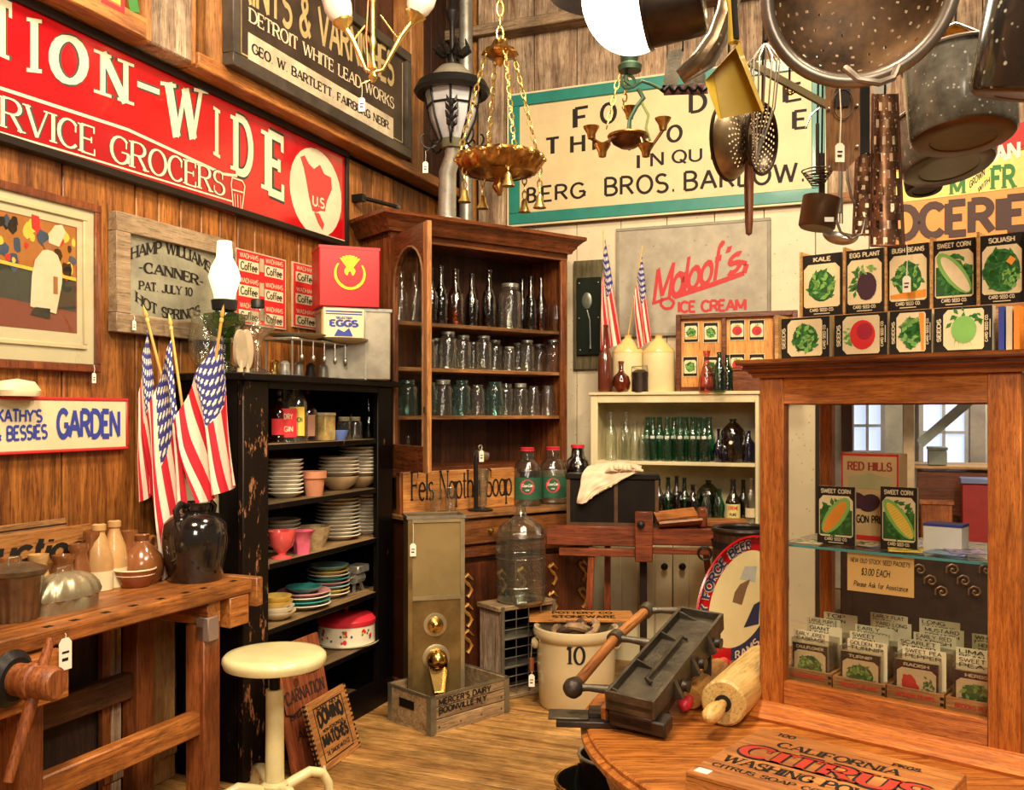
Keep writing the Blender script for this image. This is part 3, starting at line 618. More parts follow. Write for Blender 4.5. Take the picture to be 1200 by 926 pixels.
# framed gray stencil
GREYC = mat('grey_stencil_metal', (.30, .29, .20), .55, .2, var=.35, nscale=10)
hs = board('stencil_sign', 'grey stencil plate in a rough weathered wooden frame', LW, 132, 272, (136, 248), (134, 389), .0, .025, GREYC, fw=.075, fm=wood('weathered_frame', (.30, .19, .10), (.62, .45, .26), 'x', .8, .8, .4), fproud=.02)
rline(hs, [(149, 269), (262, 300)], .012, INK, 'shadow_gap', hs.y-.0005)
for st, a, b, tp, ar_ in (('HAMP WILLIAMS', (152, 305), (248, 322), 291, .055), ('-CANNER-', (163, 319), (238, 336), 307, .01), ('PAT. JULY 10', (162, 339), (226, 347), 329, .0), ('HOT SPRINGS', (158, 352), (235, 368), 340, -.045)):
    hs.text(st, a, b, tp, hs.y-.002, INK, wt=.2, serif=.09, cr=.5, gap=.12, arch=ar_)
price_tag(hs, LW.X(157, hs.y-.03), hs.y-.03, LW.Z(157, 371, hs.y), .018, .02)
# garden sign
gs = board('garden_sign', 'cream wooden garden sign with blue letters and red edge', LW, 0, 150, (100, 466), (100, 529), .0, .03, mat('cream_sign_paint', (.70, .61, .38), .5, var=.12, bmp=.2), x0=LW.X(-110, -.03), fw=.012, fm=mat('red_edge_paint', (.62, .03, .03), .4), fproud=.004)
gs.text("KATHY'S", (-4, 494), (50, 494), 480, gs.y-.002, BLUEINK, wt=.2, gap=.12); gs.text('& BESSIES', (-8, 517), (56, 513), 501, gs.y-.002, BLUEINK, wt=.2, gap=.12)
gs.text('GARDEN', (66, 512), (141, 511), 481, gs.y-.002, BLUEINK, wt=.22, gap=.1)
o = MB().lathe([(.0, .0), (.05, .0), (.055, .02), (.04, .05), (.0, .06)], 16, Matrix.Scale(1.6, 4, (1, 0, 0))).build('shell_ornament', CREAMP, None, M=LW.at(LW.X(15, -.03), -.05, gs.z[1])); tag(o, 'small cream shell ornament sitting on top of the garden sign', 'ornament')
# coffee sheets
def coffee(label, pa, pb, top, bot, rows, wide):
    t = board('coffee_sign', label, LW, pa, pb, top, bot, .0, .008, REDP, fw=.006, fm=flat('sheet_edge', (.5, .42, .3)), fproud=.001)
    a, b = t.x; z0, z1 = t.z; h = (z1-z0)/rows
    for r_ in range(rows):
        zt = z1-h*r_; n = 2 if wide else 1
        for k in range(n):
            xa = a+(b-a)*(.06+.5*k) if n == 2 else a+(b-a)*.12; ww = (b-a)*(.38 if n == 2 else .8)
            t.part('coffee_label', MB().box(xa, xa+ww, t.y-.001, t.y, zt-h*.88, zt-h*.42), CREAMP)
            mb = MB(); put_text(mb, 'Coffee', (xa+.01, zt-h*.80), (xa+ww-.01, zt-h*.80), h*.30, t.y-.002, wt=.16, gap=.1); t.part('lettering', mb, INK)
            mb = MB(); put_text(mb, 'WADHAMS', (xa+.004, zt-h*.33), (xa+ww-.004, zt-h*.33), h*.19, t.y-.002, wt=.13, gap=.16); t.part('lettering', mb, CREAMP)
        if wide: t.part('coffee_tin_picture', MB().box(a+(b-a)*.46, a+(b-a)*.54, t.y-.0015, t.y, zt-h*.75, zt-h*.2), flat('tin_tan', (.45, .40, .25)))
    return t
coffee('wide red and cream coffee advertising sheet behind the lit oil lamp', 276, 335, (300, 296), (300, 382), 3, True)
coffee('narrow red coffee advertising sheet beside the red bird box', 343, 372, (350, 308), (350, 384), 3, False)
t = TH('iron_rod', 'thin black iron rod fixed to the wall above the corner hutch', 'rod', LW, (LW.X(425, -.06), -.06, LW.Z(425, 233, -.06)))
a = LW.hit(425, 232, -.06); b = LW.hit(464, 242, -.06); t.part('rod', MB().cyl((a[0], -.06, a[1]), (b[0], -.06, b[1]), .012), IRON); t.part('tip', MB().cyl((b[0], -.06, b[1]), (b[0]+.02, -.06, b[1]-.005), .02), STEEL)
t.part('bracket', MB().box(a[0]-.02, a[0]+.02, -.07, 0, a[1]-.02, a[1]+.02), IRON)
# ------------------------------------------------------------ signs on the back wall
TEAL = mat('teal_frame_paint', (.015, .22, .18), .4, var=.2, coat=.2)
bs = board('realtor_sign', 'cream hand lettered sign with a teal frame high on the back wall', BW, 597, 967, (600, 113), (600, 264), .0, .04, mat('cream_board_paint', (.68, .54, .30), .5, var=.12, nscale=6), fw=.075, fm=TEAL, fproud=.015)
a, b = bs.x; z0, z1 = bs.z; f = MB(); e = .012
for q in ((a-e, b+e, z1, z1+e), (a-e, b+e, z0-e, z0), (a-e, a, z0, z1), (b, b+e, z0, z1)): f.box(q[0], q[1], bs.y-.01, 0, q[2], q[3])
bs.part('outer_edge', f, CREAMP)
TX = dict(wt=.2, serif=.0, cr=.8)
for st, p0, p1, tp in (('F', (671, 150), (689, 147), 128), ('O', (703, 145), (723, 142), 123), ('D', (807, 132), (829, 129), 111), ('E', (917, 120), (939, 116), 101),
                       ('T', (640, 181), (655, 179), 163), ('H', (668, 179), (686, 177), 160), ('I', (694, 176), (698, 175), 158), ('O', (781, 167), (800, 164), 149), ('E', (928, 151), (946, 149), 131),
                       ('B', (617, 237), (629, 236), 221)):
    bs.text(st, p0, p1, tp, bs.y-.002, INK, **TX)
for st, p0, p1, tp in (('I', (746, 197), (750, 197), 182), ('N', (762, 195), (778, 193), 180), ('QU', (787, 191), (823, 188), 177), ('IRE', (833, 187), (880, 182), 172), ('ERG', (634, 236), (687, 231), 219), ('BROS.', (708, 229), (790, 224), 209), ('BARLOW.', (801, 223), (942, 212), 202)):
    bs.text(st, p0, p1, tp, bs.y-.002, INK, wt=.15, gap=.22)
MA = mat('weathered_grey_board', (.42, .38, .29), .6, var=.28, nscale=7, bmp=.2, speck=((.2, .16, .12), 14, .03))
ms = board('ice_cream_sign', 'weathered grey ice cream sign with red script on the back wall', BW, 722, 903, (740, 267), (740, 395), .0, .03, MA, fw=.02, fm=mat('grey_board_edge', (.28, .26, .20), .6), fproud=.004)
RS = flat('sign_script_red', (.52, .025, .03))
ms.text('Maloof', (764, 357), (850, 324), 318, ms.y-.002, RS, wt=.17, gap=.08, slant=.22); ms.text("'s", (850, 323), (870, 314), 291, ms.y-.002, RS, wt=.17, slant=.2, gap=.06)
rline(ms, [(790, 348), (830, 335), (872, 320), (875, 309), (868, 307)], .03, RS, 'flourish', ms.y-.0022); rline(ms, [(764, 356), (775, 352), (784, 349), (790, 354), (787, 361), (779, 362), (774, 357), (776, 349)], .018, RS, 'flourish', ms.y-.0022)
ms.text('ICE CREAM', (794, 366), (875, 363), 354, ms.y-.002, RS, wt=.24, gap=.1)
# groceries sign
gr = board('fruit_groceries_sign', 'bright orange, yellow and red fruit and groceries sign', BW, 1050, 1290, (1150, 190), (1150, 300), .03, .02, mat('orange_sign_paint', (.78, .28, .02), .45, var=.12), fw=.008, fm=ORP, fproud=.001)
for nm, p_, m in (('yellow_band', [(1050, 238), (1210, 218), (1210, 168), (1050, 202)], mat('yellow_band_paint', (.88, .78, .20), .5)), ('red_band', [(1100, 197), (1210, 174), (1210, 140), (1100, 170)], REDP)):
    gr.part(nm, MB().prism([BW.hit(a, b, gr.y-.001) for a, b in p_], gr.y-.004, gr.y+.02), m)
gr.text('OCERIES', (1042, 280), (1236, 264), 245, gr.y-.006, flat('brown_letter', (.06, .02, .012)), wt=.24, gap=.14)
gr.text('M', (1112, 228), (1132, 226), 210, gr.y-.006, GREENP, wt=.2, serif=.05); gr.text('FR', (1160, 222), (1192, 219), 197, gr.y-.006, GREENP, wt=.22, serif=.06); gr.text('GROWN', (1136, 221), (1154, 205), 213, gr.y-.006, INK, wt=.16); gr.text('WITH', (1146, 226), (1160, 213), 220, gr.y-.006, INK, wt=.16)
gr.text('AN', (1164, 190), (1196, 184), 172, gr.y-.006, WHITEP, wt=.24)
# ------------------------------------------------------------ vessels
def sc_prof(p, r, h): return [(a*r, b*h) for a, b in p]
BOT = [(0, .0), (.9, .0), (1, .02), (1, .52), (.92, .60), (.55, .70), (.34, .78), (.30, .95), (.36, .955), (.36, .995), (.28, 1.0), (.24, .97)]
TALL = [(0, 0), (.92, 0), (1, .02), (1, .48), (.8, .58), (.42, .68), (.34, .94), (.42, .945), (.42, .99), (.3, 1)]
COKE = [(0, 0), (.9, 0), (.95, .03), (.82, .22), (1, .42), (.98, .52), (.62, .68), (.42, .8), (.38, .95), (.48, .96), (.48, 1), (.38, 1)]
JAR = [(0, .0), (.93, .0), (1, .04), (1, .74), (.95, .82), (.76, .87), (.76, .99), (.70, 1.0), (.66, .9)]
FLASK = [(0, 0), (.6, 0), (.92, .12), (1, .3), (.85, .5), (.4, .62), (.26, .7), (.24, .93), (.32, .94), (.32, 1), (.22, 1)]
JUG = [(0, 0), (.96, 0), (1, .03), (1, .60), (.96, .70), (.70, .80), (.36, .90), (.24, .92), (.24, .97), (.30, .975), (.30, 1), (.2, 1)]
SQJ = [(0, 0), (.9, 0), (1, .04), (1, .6), (.85, .72), (.5, .8), (.44, .97), (.5, .98), (.5, 1), (.4, 1)]
def vessel(name, label, cat, fr, x, y, z, r, h, prof, m, group=None, cap=None, caph=.05, capr=None, lab=None, labz=(.15, .5), labm=None, n=18, sx=1, labtext=None, labw=360, face=None, part='body', disc=None):
    t = TH(name, label, cat, fr, (x, y, z), group); P_ = sc_prof(prof, r, h)
    mb = MB().lathe(P_, n, sx=sx); mb.build(part, m, t.e)
    if cap:
        cr = capr or (P_[-2][0]*1.06); MB().lathe([(0, h*1.0+.004), (cr*.9, h+.004), (cr, h), (cr, h-h*caph), (cr*.96, h-h*caph)], n, sx=sx).build('cap', cap, t.e)
    if labm:
        f = face if face is not None else -90
        rr_ = max(rad_at(P_, labz[0]*h), rad_at(P_, labz[1]*h), rad_at(P_, sum(labz)/2*h))*1.012; a0, a1 = f-labw/2, f+labw/2; k = 14; vs = []
        for i in range(k+1):
            a = R(a0+(a1-a0)*i/k); vs += [(rr_*math.cos(a)*sx, rr_*math.sin(a), labz[0]*h), (rr_*math.cos(a)*sx, rr_*math.sin(a), labz[1]*h)]
        o = MB().add(vs, [(2*i, 2*i+2, 2*i+3, 2*i+1) for i in range(k)], True).build('label', labm, t.e)
        fn = lambda X, Z: ((rr_+.0012)*math.cos(R(f)+X/rr_)*sx, (rr_+.0012)*math.sin(R(f)+X/rr_), Z)
        if disc:
            dz, dr, dm = disc; pts = [(dr*math.cos(i*math.pi/8), dz*h+dr*math.sin(i*math.pi/8)) for i in range(16)]; MB().add([fn(a, b) for a, b in pts], [tuple(range(16))]).build('label_disc', dm, o)
            fn2 = lambda X, Z: ((rr_+.0024)*math.cos(R(f)+X/rr_)*sx, (rr_+.0024)*math.sin(R(f)+X/rr_), Z)
        else: fn2 = fn
        for st, zc, hh, ww, mm, kw in (labtext or []):
            mb = MB(); put_text(mb, st, (-ww/2, zc*h), (ww/2, zc*h), hh, 0, fn=fn2, **kw); mb.build('lettering', mm, o)
    return t
def rad_at(P_, z):
    best = 0
    for (a, b), (c, d) in zip(P_[:-1], P_[1:]):
        if min(b, d) <= z <= max(b, d) and d != b: best = max(best, a+(c-a)*(z-b)/(d-b))
    return best
def facing(fr, x, y):
    """angle in the frame's own plane from x,y towards the viewpoint side of the room"""
    o = fr.I @ Vector((0, 0, CAMH)); return math.degrees(math.atan2(o.y-y, o.x-x))
VC = {}
def vrow(key, name, cat, fr, items, z, r, h, prof, m, group, labels, cap=None, n=16, lidh=None):
    """a row of alike vessels: the first is built, the rest are copies; items = (x, y, scale)"""
    for i, (x, y, s) in enumerate(items):
        if key not in VC:
            t = vessel(name, labels[i], cat, fr, x, y, z, r, h, prof, m, group, cap=cap, n=n); VC[key] = t.e; t.e.scale = (s,)*3
        else:
            e = clone(VC[key], fr.at(x, y, z) @ Matrix.Rotation(i*1.3, 4, 'Z') @ Matrix.Scale(s, 4), labels[i], group)
# ------------------------------------------------------------ tall corner hutch
HO = Vector((-.652, 5.05, 0)); HUT = Frame(HO, (.8, .6, 0)); HWD = 1.243; HD = .36
h_ = TH('corner_hutch', 'tall dark mahogany corner hutch with glass door standing open', 'hutch', HUT)
ZC = 2.58; zf = HUT.Z(640, 303, 0); sz = [HUT.Z(600, y, 0) for y in (384, 434, 487)]; zb0 = HUT.Z(560, 545, 0)
DKW = wood('hutch_back_boards', (.045, .014, .006), (.16, .055, .02), 'z', .4, .8)
for a, b, c in ((0, .05, 0), (HWD-.05, HWD, 1)): h_.part('side_panel', MB().box(a if c == 0 else b-.02, a+.02 if c == 0 else b, .02, HD, zb0-.04, ZC-.1, bev=.002), MAHZ)
h_.part('stile', MB().box(HWD-.05, HWD, 0, .02, zb0, zf, bev=.003), MAHZ); h_.part('stile', MB().box(0, .04, 0, .02, zb0, zf, bev=.003), MAHZ)
for k in range(7): h_.part('back_board', MB().box(.02+k*(HWD-.04)/7+.002, .02+(k+1)*(HWD-.04)/7-.002, HD-.015, HD, zb0, ZC-.1), DKW)
h_.part('frieze', MB().box(0, HWD, 0, .03, zf, ZC-.09, bev=.002), wood('frieze_oak', (.12, .035, .012), (.46, .17, .05), 'x', .3, 1, .3))
h_.part('top_panel', MB().box(0, HWD, .0, HD, ZC-.13, ZC-.10), MAHX)
cp = [(0, -.10), (-.02, -.10), (-.025, -.085), (-.04, -.07), (-.045, -.055), (-.07, -.03), (-.085, -.02), (-.085, 0), (0, 0)]
mb = MB(); e = .085
vs = [(-(-y), 0, 0) for y, z in cp]
def cornice(mb, w_, d_, prof, z):
    n = len(prof); vs = []
    for y, zz in prof: vs += [(y, d_, z+zz), (y, y, z+zz), (w_-y, y, z+zz), (w_-y, d_, z+zz)]
    fs = [tuple((j*4, j*4+3, j*4+2, j*4+1)) for j in (n-1,)]
    for j in range(n):
        k = (j+1) % n
        for i in range(3): fs.append((j*4+i, k*4+i, k*4+i+1, j*4+i+1))
    mb.add(vs, fs); mb.box(0, w_, 0, d_, z-.03, z); return mb
h_.part('cornice', cornice(MB(), HWD, HD, cp, ZC), MAHX)
for k, z in enumerate(sz): h_.part('shelf', MB().box(.02, HWD-.02, .03, HD-.015, z-.022, z, bev=.003), wood('hutch_shelf_edge', (.16, .06, .02), (.55, .27, .09), 'x', .4, 1, .3))
h_.part('shelf', MB().box(0, HWD, 0, HD, zb0-.05, zb0, bev=.003), MAHX)
# desk and lower body
DZ = .96; DP = .26
h_.part('desk_top', MB().box(-.02, HWD+.02, -DP-.02, HD, DZ-.025, DZ, bev=.004), wood('desk_top_wood', (.22, .08, .025), (.62, .30, .10), 'x', .35, 1, .3))
h_.part('lower_body', MB().box(0, HWD, -DP+.03, HD, .06, DZ-.025), mat('dark_mahogany', (.05, .014, .006), .3, var=.4))
for a, b in ((.03, HWD/2-.01), (HWD/2+.01, HWD-.03)):
    d = h_.part('drawer', MB().box(a, b, -DP, -DP+.04, DZ-.17, DZ-.04, bev=.006), wood('drawer_front', (.20, .06, .018), (.52, .19, .05), 'x', .3, 1))
    for q in (.25, .75): MB().lathe([(0, 0), (.012, 0), (.008, .01), (.016, .02), (0, .028)], 12, HUT.M.inverted() @ axisM(HUT.w(a+(b-a)*q, -DP, DZ-.10), HUT.M.to_3x3() @ Vector((0, -1, 0)))).build('knob', BRASS, d)
h_.part('ledge_moulding', MB().profx([(-DP+.03, DZ-.25), (-DP-.005, DZ-.235), (-DP-.01, DZ-.21), (-DP-.0, DZ-.19), (-DP+.03, DZ-.18)], -.01, HWD+.01), MAHX)
for a, b in ((.06, HWD/2-.03), (HWD/2+.03, HWD-.06)):
    d = h_.part('door', MB().box(a, b, -DP+.01, -DP+.03, .10, DZ-.27, bev=.004), wood('carved_door', (.07, .02, .01), (.24, .06, .02), 'z', .3, 1))
    mb = MB(); rr = random.Random(2)
    for xx in (a+.04, b-.04, (a+b)/2):
        for zz in (.58, .42, .28):
            pts = [(xx+.02*math.sin(t*2.2)*1.3, -DP+.006, zz-.07+t*.05) for t in [i*.35 for i in range(8)]]
            mb.tube(pts, [.012, .008, .012, .006, .012, .007, .01, .004], 6); mb.tube([(xx-.03, -DP+.006, zz+.03), (xx, -DP+.004, zz+.05), (xx+.035, -DP+.006, zz+.02)], [.004, .012, .004], 6)
    mb.build('carving', mat('gilded_carving', (.62, .30, .06), .4, .3, var=.5), d)
h_.part('plinth', MB().box(-.01, HWD+.01, -DP, HD, 0, .09, bev=.005), MAHX)
# open glass door
dd = Vector((.46, -.888, 0)).normalized(); DF = Frame(HO+Vector((.0, -.012, 0)), dd); DM = HUT.M.inverted() @ DF.M; DL = .518
dz0, dz1 = 1.204, zf+.005; mb = MB(); s_ = .055
door = h_.e
def dpart(name, mb, m, par): return mb.build(name, m, par, M=DM)
do = MB().box(0, s_, 0, .025, dz0, dz1, bev=.003).build('door', MAHZ, h_.e, M=DM)
MB().box(DL-s_, DL, -.0, .025, dz0, dz1, bev=.003).build('door_stile', wood('door_edge_oak', (.26, .10, .03), (.62, .30, .10), 'z', .35, 1, .3), do)
MB().box(s_, DL-s_, 0, .025, dz0, dz0+.13, bev=.003).build('door_rail', MAHX, do)
ap = [(s_, dz1), (DL-s_, dz1), (DL-s_, dz1-.27)]+[((DL/2)+(DL/2-s_)*math.cos(a), dz1-.25+.16*math.sin(a)) for a in [i*math.pi/10 for i in range(11)]]+[(s_, dz1-.27)]
vs = []; n = 11
top = [(s_+(DL-2*s_)*(1-i/10), dz1) for i in range(11)]; bot = [((DL/2)+(DL/2-s_)*math.cos(i*math.pi/10), dz1-.27+.18*math.sin(i*math.pi/10)) for i in range(11)]
am = MB()
for i in range(10): am.prism([top[i], top[i+1], bot[i+1], bot[i]], 0, .025)
am.build('arched_rail', MAHX, do)
bead = [(x, -.001, z) for x, z in bot]; MB().tube([(DL-s_, -.001, dz0+.13)]+bead+[(s_, -.001, dz0+.13)], .006, 6).build('glazing_bead', wood('bead_wood', (.3, .12, .05), (.6, .34, .16), 'z', .4), do)
MB().poly([(s_, dz0+.13), (DL-s_, dz0+.13)]+bot, .013).build('glass_pane', PANE, do)
MB().box(DL-.02, DL-.012, -.012, 0, 1.5, 1.53).build('lock', BRASS, do)
# vessels on the hutch shelves
def hx(px, y): return HUT.X(px, y)
jl = lambda d, pos, sh: [f'{d}, {nth(i)} from the open glass door on the {sh} hutch shelf' for i in range(pos)]
topz = sz[0]; tops = [(505, .14, .042, .33, TALL, GLDK, 'slim dark bottle'), (517, .12, .040, .34, TALL, GLDK, 'dark wine bottle'), (534, .12, .052, .33, TALL, GLBRN, 'amber brown bottle'), (553, .14, .04, .32, TALL, GLDK, 'near black bottle'), (573, .12, .045, .35, TALL, GLDK, 'tall dark bottle'), (598, .10, .072, .27, JAR, GLCLR, 'large clear jar with zinc lid'), (612, .2, .038, .33, TALL, GLDK, 'thin dark bottle'), (622, .12, .042, .34, TALL, GLDK, 'glossy dark bottle'), (634, .13, .04, .34, TALL, GLBRN, 'dark brown bottle'), (652, .1, .042, .25, BOT, GLCLR, 'embossed clear decanter')]
for i, (px, y, r, h, pf, m, d) in enumerate(tops):
    vessel('glass_jar' if pf is JAR else 'glass_bottle', f'{d}, {nth(i)} along the top hutch shelf from the open door', 'jar' if pf is JAR else 'bottle', HUT, hx(px, y), y, topz, r, h, pf, m, 'bottles on the top hutch shelf', cap=ZINC if pf is JAR else None, caph=.07)
for px, i in ((470, 0), (486, 1)):
    vessel('glass_bottle', f'clear embossed bottle seen through the open glass door, {("nearer the hinge", "nearer the free edge")[i]}', 'bottle', HUT, hx(px, .22) if hx(px, .22) > .1 else .1+.13*i, .22, topz, .05, .30, BOT, GLCLR, 'bottles on the top hutch shelf')
mid = [(503, .1, .8), (525, .1, 1.05), (543, .12, .98), (567, .11, 1.0), (597, .11, .72), (618, .12, .95), (649, .1, 1.0)]
vrow('pint', 'mason_jar', 'jar', HUT, [(hx(p, y), y, s) for p, y, s in mid], sz[1], .052, .20, JAR, GLCLR, 'mason jars on the middle hutch shelf', jl('clear mason jar', 7, 'middle'), cap=ZINC)
bk = [(511, .22, .9), (533, .22, .9), (555, .22, .85), (580, .22, .95), (608, .22, .9), (632, .22, .9)]
vrow('pint', 'mason_jar', 'jar', HUT, [(hx(p, y), y, s) for p, y, s in bk], sz[1], .052, .20, JAR, GLCLR, 'mason jars on the middle hutch shelf', [f'clear jar in the back row of the middle hutch shelf, {nth(i)} from the open door' for i in range(6)])
lo = [(478, .12, .058, .20, GLAQ, 'aqua'), (503, .12, .05, .19, GLAQ, 'dim aqua'), (519, .1, .058, .20, GLCLR, 'clear wide'), (541, .1, .055, .205, GLAQ, 'bright aqua'), (560, .1, .045, .18, GLCLR, 'clear ribbed'), (580, .1, .058, .20, GLAQ, 'aqua embossed'), (593, .12, .048, .19, GLCLR, 'clear plain'), (610, .1, .05, .19, GLCLR, 'clear embossed'), (625, .11, .042, .18, GLCLR, 'narrow clear'), (642, .1, .045, .185, GLCLR, 'clear end')]
for i, (px, y, r, h, m, d) in enumerate(lo):
    vessel('mason_jar', f'{d} mason jar, {nth(i)} along the lowest hutch shelf', 'jar', HUT, hx(px, y), y, sz[2], r, h, JAR, m, 'mason jars on the lowest hutch shelf', cap=ZINC if i in (2, 7) else None, caph=.1)
x_ = hx(478, .14); vessel('glass_decanter', 'small clear stoppered decanter behind the door glass above the desk', 'decanter', HUT, max(x_, .09), .14, zb0, .045, .17, FLASK, GLCLR)
t = TH('red_tin', 'small flat red tin beside the decanter in the hutch', 'tin', HUT, (.2, .1, zb0)); t.part('body', MB().box(.16, .23, .07, .13, zb0, zb0+.02, bev=.003), REDP); t.part('lid', MB().box(.158, .232, .068, .132, zb0+.02, zb0+.026), DKRED)
# soap board and things on the desk
SB = TH('soap_board', 'orange wooden soap box end with black lettering on the desk', 'board', HUT, (hx(470, -.05), -.05, DZ))
xa, xb = hx(472, -.08), hx(603, -.08); zt = min(HUT.Z(540, 551, -.08), zb0+.03); SB.part('panel', MB().box(xa, xb, -.08, -.065, DZ, zt, bev=.003), wood('soap_box_pine', (.46, .16, .04), (.82, .38, .10), 'x', .5, .8, .3))
SB.part('top_batten', MB().box(xa, xb, -.065, -.045, zt-.02, zt, bev=.002), CREAMP); SB.part('side_batten', MB().box(xa-.02, xa, -.085, -.045, DZ, zt, bev=.002), BENCHV)
SB.text('Fels Naptha Soap', (481, 587), (600, 580), 553, -.082, INK, wt=.13, serif=.05, cr=.5, gap=.09)
CL = [('Coca-Cola', .34, .016, .062, WHITEP, dict(wt=.18, slant=.3, gap=.06)), ('SYRUP', .27, .008, .022, WHITEP, dict(wt=.2))]
LBG = flat('dark_green_label', (.02, .10, .05)); LBR = flat('label_disc_red', (.75, .03, .04)); CAPR = mat('red_cap', (.70, .03, .05), .35)
SYR = glass('syrup_bottle', (.80, .80, .70))
for i, (px, d, y_) in enumerate(((618, 'nearest the soap board', -.1), (648, 'beside the folded cloth', -.1))):
    x = hx(px, y_); vessel('syrup_jug', f'glass syrup jug with green label and red disc, {d}', 'jug', HUT, x, y_, DZ, .084, .335, SQJ, SYR, 'syrup jugs on the desk', cap=CAPR, caph=.05, capr=.042, labm=LBG, labz=(.12, .50), face=facing(HUT, x, y_), labw=170, labtext=CL, disc=(.34, .042, LBR))
    VF = SQJ; MB().lathe([(0, .006), (.078, .006), (.08, .05), (0, .05)], 18, Matrix.Translation((0, 0, 0))).build('syrup', flat('dregs', (.25, .22, .15)), bpy.data.objects[-1]) if False else None
x = hx(677, -.02); vessel('syrup_jug', 'dark full syrup jug with red cap behind the folded cloth', 'jug', HUT, x, -.02, DZ, .082, .34, SQJ, glass('cola_glass', (.10, .04, .03)), 'syrup jugs on the desk', cap=CAPR, caph=.05, capr=.042)
for i, (px, y_) in enumerate(((511, -.16), (528, -.13))):
    x = hx(px, y_); vessel('glass_tumbler', f'clear straight tumbler before the soap board, {("nearer the glass door", "nearer the bottle opener stand")[i]}', 'tumbler', HUT, x, y_, DZ, .033, .13, [(0, 0), (.8, 0), (.85, .04), (1, .97), (1, 1), (.95, .97)], GLCLR, 'tumblers on the desk')
t = TH('sealer_stand', 'black bottle sealer stand with a glass and a hanging paper tag', 'stand', HUT, (hx(563, -.18), -.18, DZ)); x = hx(563, -.18); f = t
t.part('foot', MB().lathe([(0, DZ), (.07, DZ), (.07, DZ+.008), (.03, DZ+.018), (0, DZ+.02)], 24, Matrix.Translation((x, -.18, 0))), IRON)
t.part('upright', MB().tube([(x-.03, -.18, DZ+.01), (x-.032, -.18, DZ+.26), (x-.028, -.18, DZ+.30), (x+.0, -.18, DZ+.32)], .012, 8), IRON)
t.part('clamp', MB().cyl((x-.03, -.18, DZ+.315), (x+.045, -.18, DZ+.30), .022).torus((x+.0, -.18, DZ+.35), .012, .012, .004, plane='xz'), STEEL)
t.part('cup', MB().lathe([(0, DZ+.02), (.022, DZ+.02), (.036, DZ+.235), (.034, DZ+.235), (.02, DZ+.03)], 18, Matrix.Translation((x+.015, -.18, 0))), GLCLR)
price_tag(t, x-.018, -.215, DZ+.355, .03, .02)
# ------------------------------------------------------------ black cupboard
CFr = NL*-2.41+UL*3.11; CB = Frame(CFr, UL); CWD = 1.226; CD = .34; CT = CB.Z(290, 437, 0)
c_ = TH('black_cupboard', 'black chipped open cupboard stacked with plates and bottles', 'cupboard', CB)
s0 = CB.X(315, 0); s1 = CB.X(443, 0); cz = [CB.Z(380, y, .0) for y in (518, 582, 646, 716)]+[CB.Z(415, 766, 0), CB.Z(430, 828, 0)]; ct = CB.Z(312, 455, 0)
c_.part('post', MB().box(0, s0, 0, .03, 0, CT-.03, bev=.004), paint_chip('black_peeling_paint', (.010, .006, .004), (.34, .15, .07), .575, 26, .35, (1, 1, .35)))
c_.part('post', MB().box(s1, CWD, 0, .03, 0, CT-.03, bev=.004), BLACKP)
c_.part('top_rail', MB().box(s0, s1, 0, .03, ct, CT-.03), BLACKP); c_.part('bottom_rail', MB().box(s0, s1, 0, .03, 0, .13), BLACKP)
c_.part('side_panel', MB().box(0, .025, .03, CD, 0, CT-.03), BLACKP); c_.part('side_panel', MB().box(CWD-.025, CWD, .03, CD, 0, CT-.03), BLACKP)
for k in range(6): c_.part('back_board', MB().box(.025+k*(CWD-.05)/6+.002, .025+(k+1)*(CWD-.05)/6-.002, CD-.015, CD, 0, CT-.03), BLACKX)
c_.part('top_board', MB().box(-.05, CWD+.03, -.04, CD+.01, CT-.03, CT, bev=.004), BLACKP)
SHW = wood('dusty_shelf_wood', (.14, .075, .03), (.50, .33, .14), 'x', .6, 1, .4)
for k, z in enumerate(cz):
    o = c_.part('shelf', MB().box(.03, CWD-.03, .012, CD-.016, z-.018, z), SHW); MB().box(s0-.0, s1, .006, .012, z-.024, z-.0, bev=.002).build('shelf_edge', BLACKP, o)
def cxp(px, y): return CB.X(px, y)
GC = 'bottles on the cupboard top shelf'; z = cz[0]
vessel('liquor_bottle', 'brown bottle with red label at the near end of the cupboard shelf', 'bottle', CB, cxp(326, .12), .12, z, .045, .24, BOT, GLBRN, GC, labm=LBR, labz=(.15, .45), face=facing(CB, .1, .12), labw=80)
x = cxp(336, .10); vessel('liquor_bottle', 'square clear bottle with bright red label and black cap', 'bottle', CB, x, .10, z, .055, .255, BOT, GLCLR, GC, cap=IRON, labm=LBR, labz=(.1, .6), face=facing(CB, x, .1)+8, labw=85, labtext=[('DRY', .42, .022, .04, CREAMP, dict(wt=.2)), ('GIN', .2, .022, .04, CREAMP, dict(wt=.2))])
x = cxp(348, .08); vessel('liquor_bottle', 'clear long-necked bottle with yellow and green label', 'bottle', CB, x, .08, z, .048, .31, BOT, GLCLR, GC, labm=YELP, labz=(.1, .52), face=facing(CB, x, .08), labw=85, labtext=[('LEMON', .30, .02, .05, GREENP, dict(wt=.25))])
x = cxp(360, .14); vessel('liquor_bottle', 'amber bottle with a pinkish foil label', 'bottle', CB, x, .14, z, .05, .25, BOT, GLBRN, GC, labm=mat('foil_label', (.60, .32, .20), .4), labz=(.1, .5), face=facing(CB, x, .14), labw=90)
t = TH('tea_tin', 'small square yellow printed tin on the cupboard shelf', 'tin', CB, (cxp(379, .1), .1, z)); x = cxp(379, .1); t.part('body', MB().box(x-.045, x+.045, .06, .13, z, z+.12, bev=.004), mat('tin_yellow', (.62, .45, .16), .4, var=.5, nscale=30)); t.part('lid', MB().box(x-.047, x+.047, .058, .132, z+.12, z+.135, bev=.003), CREAMP)
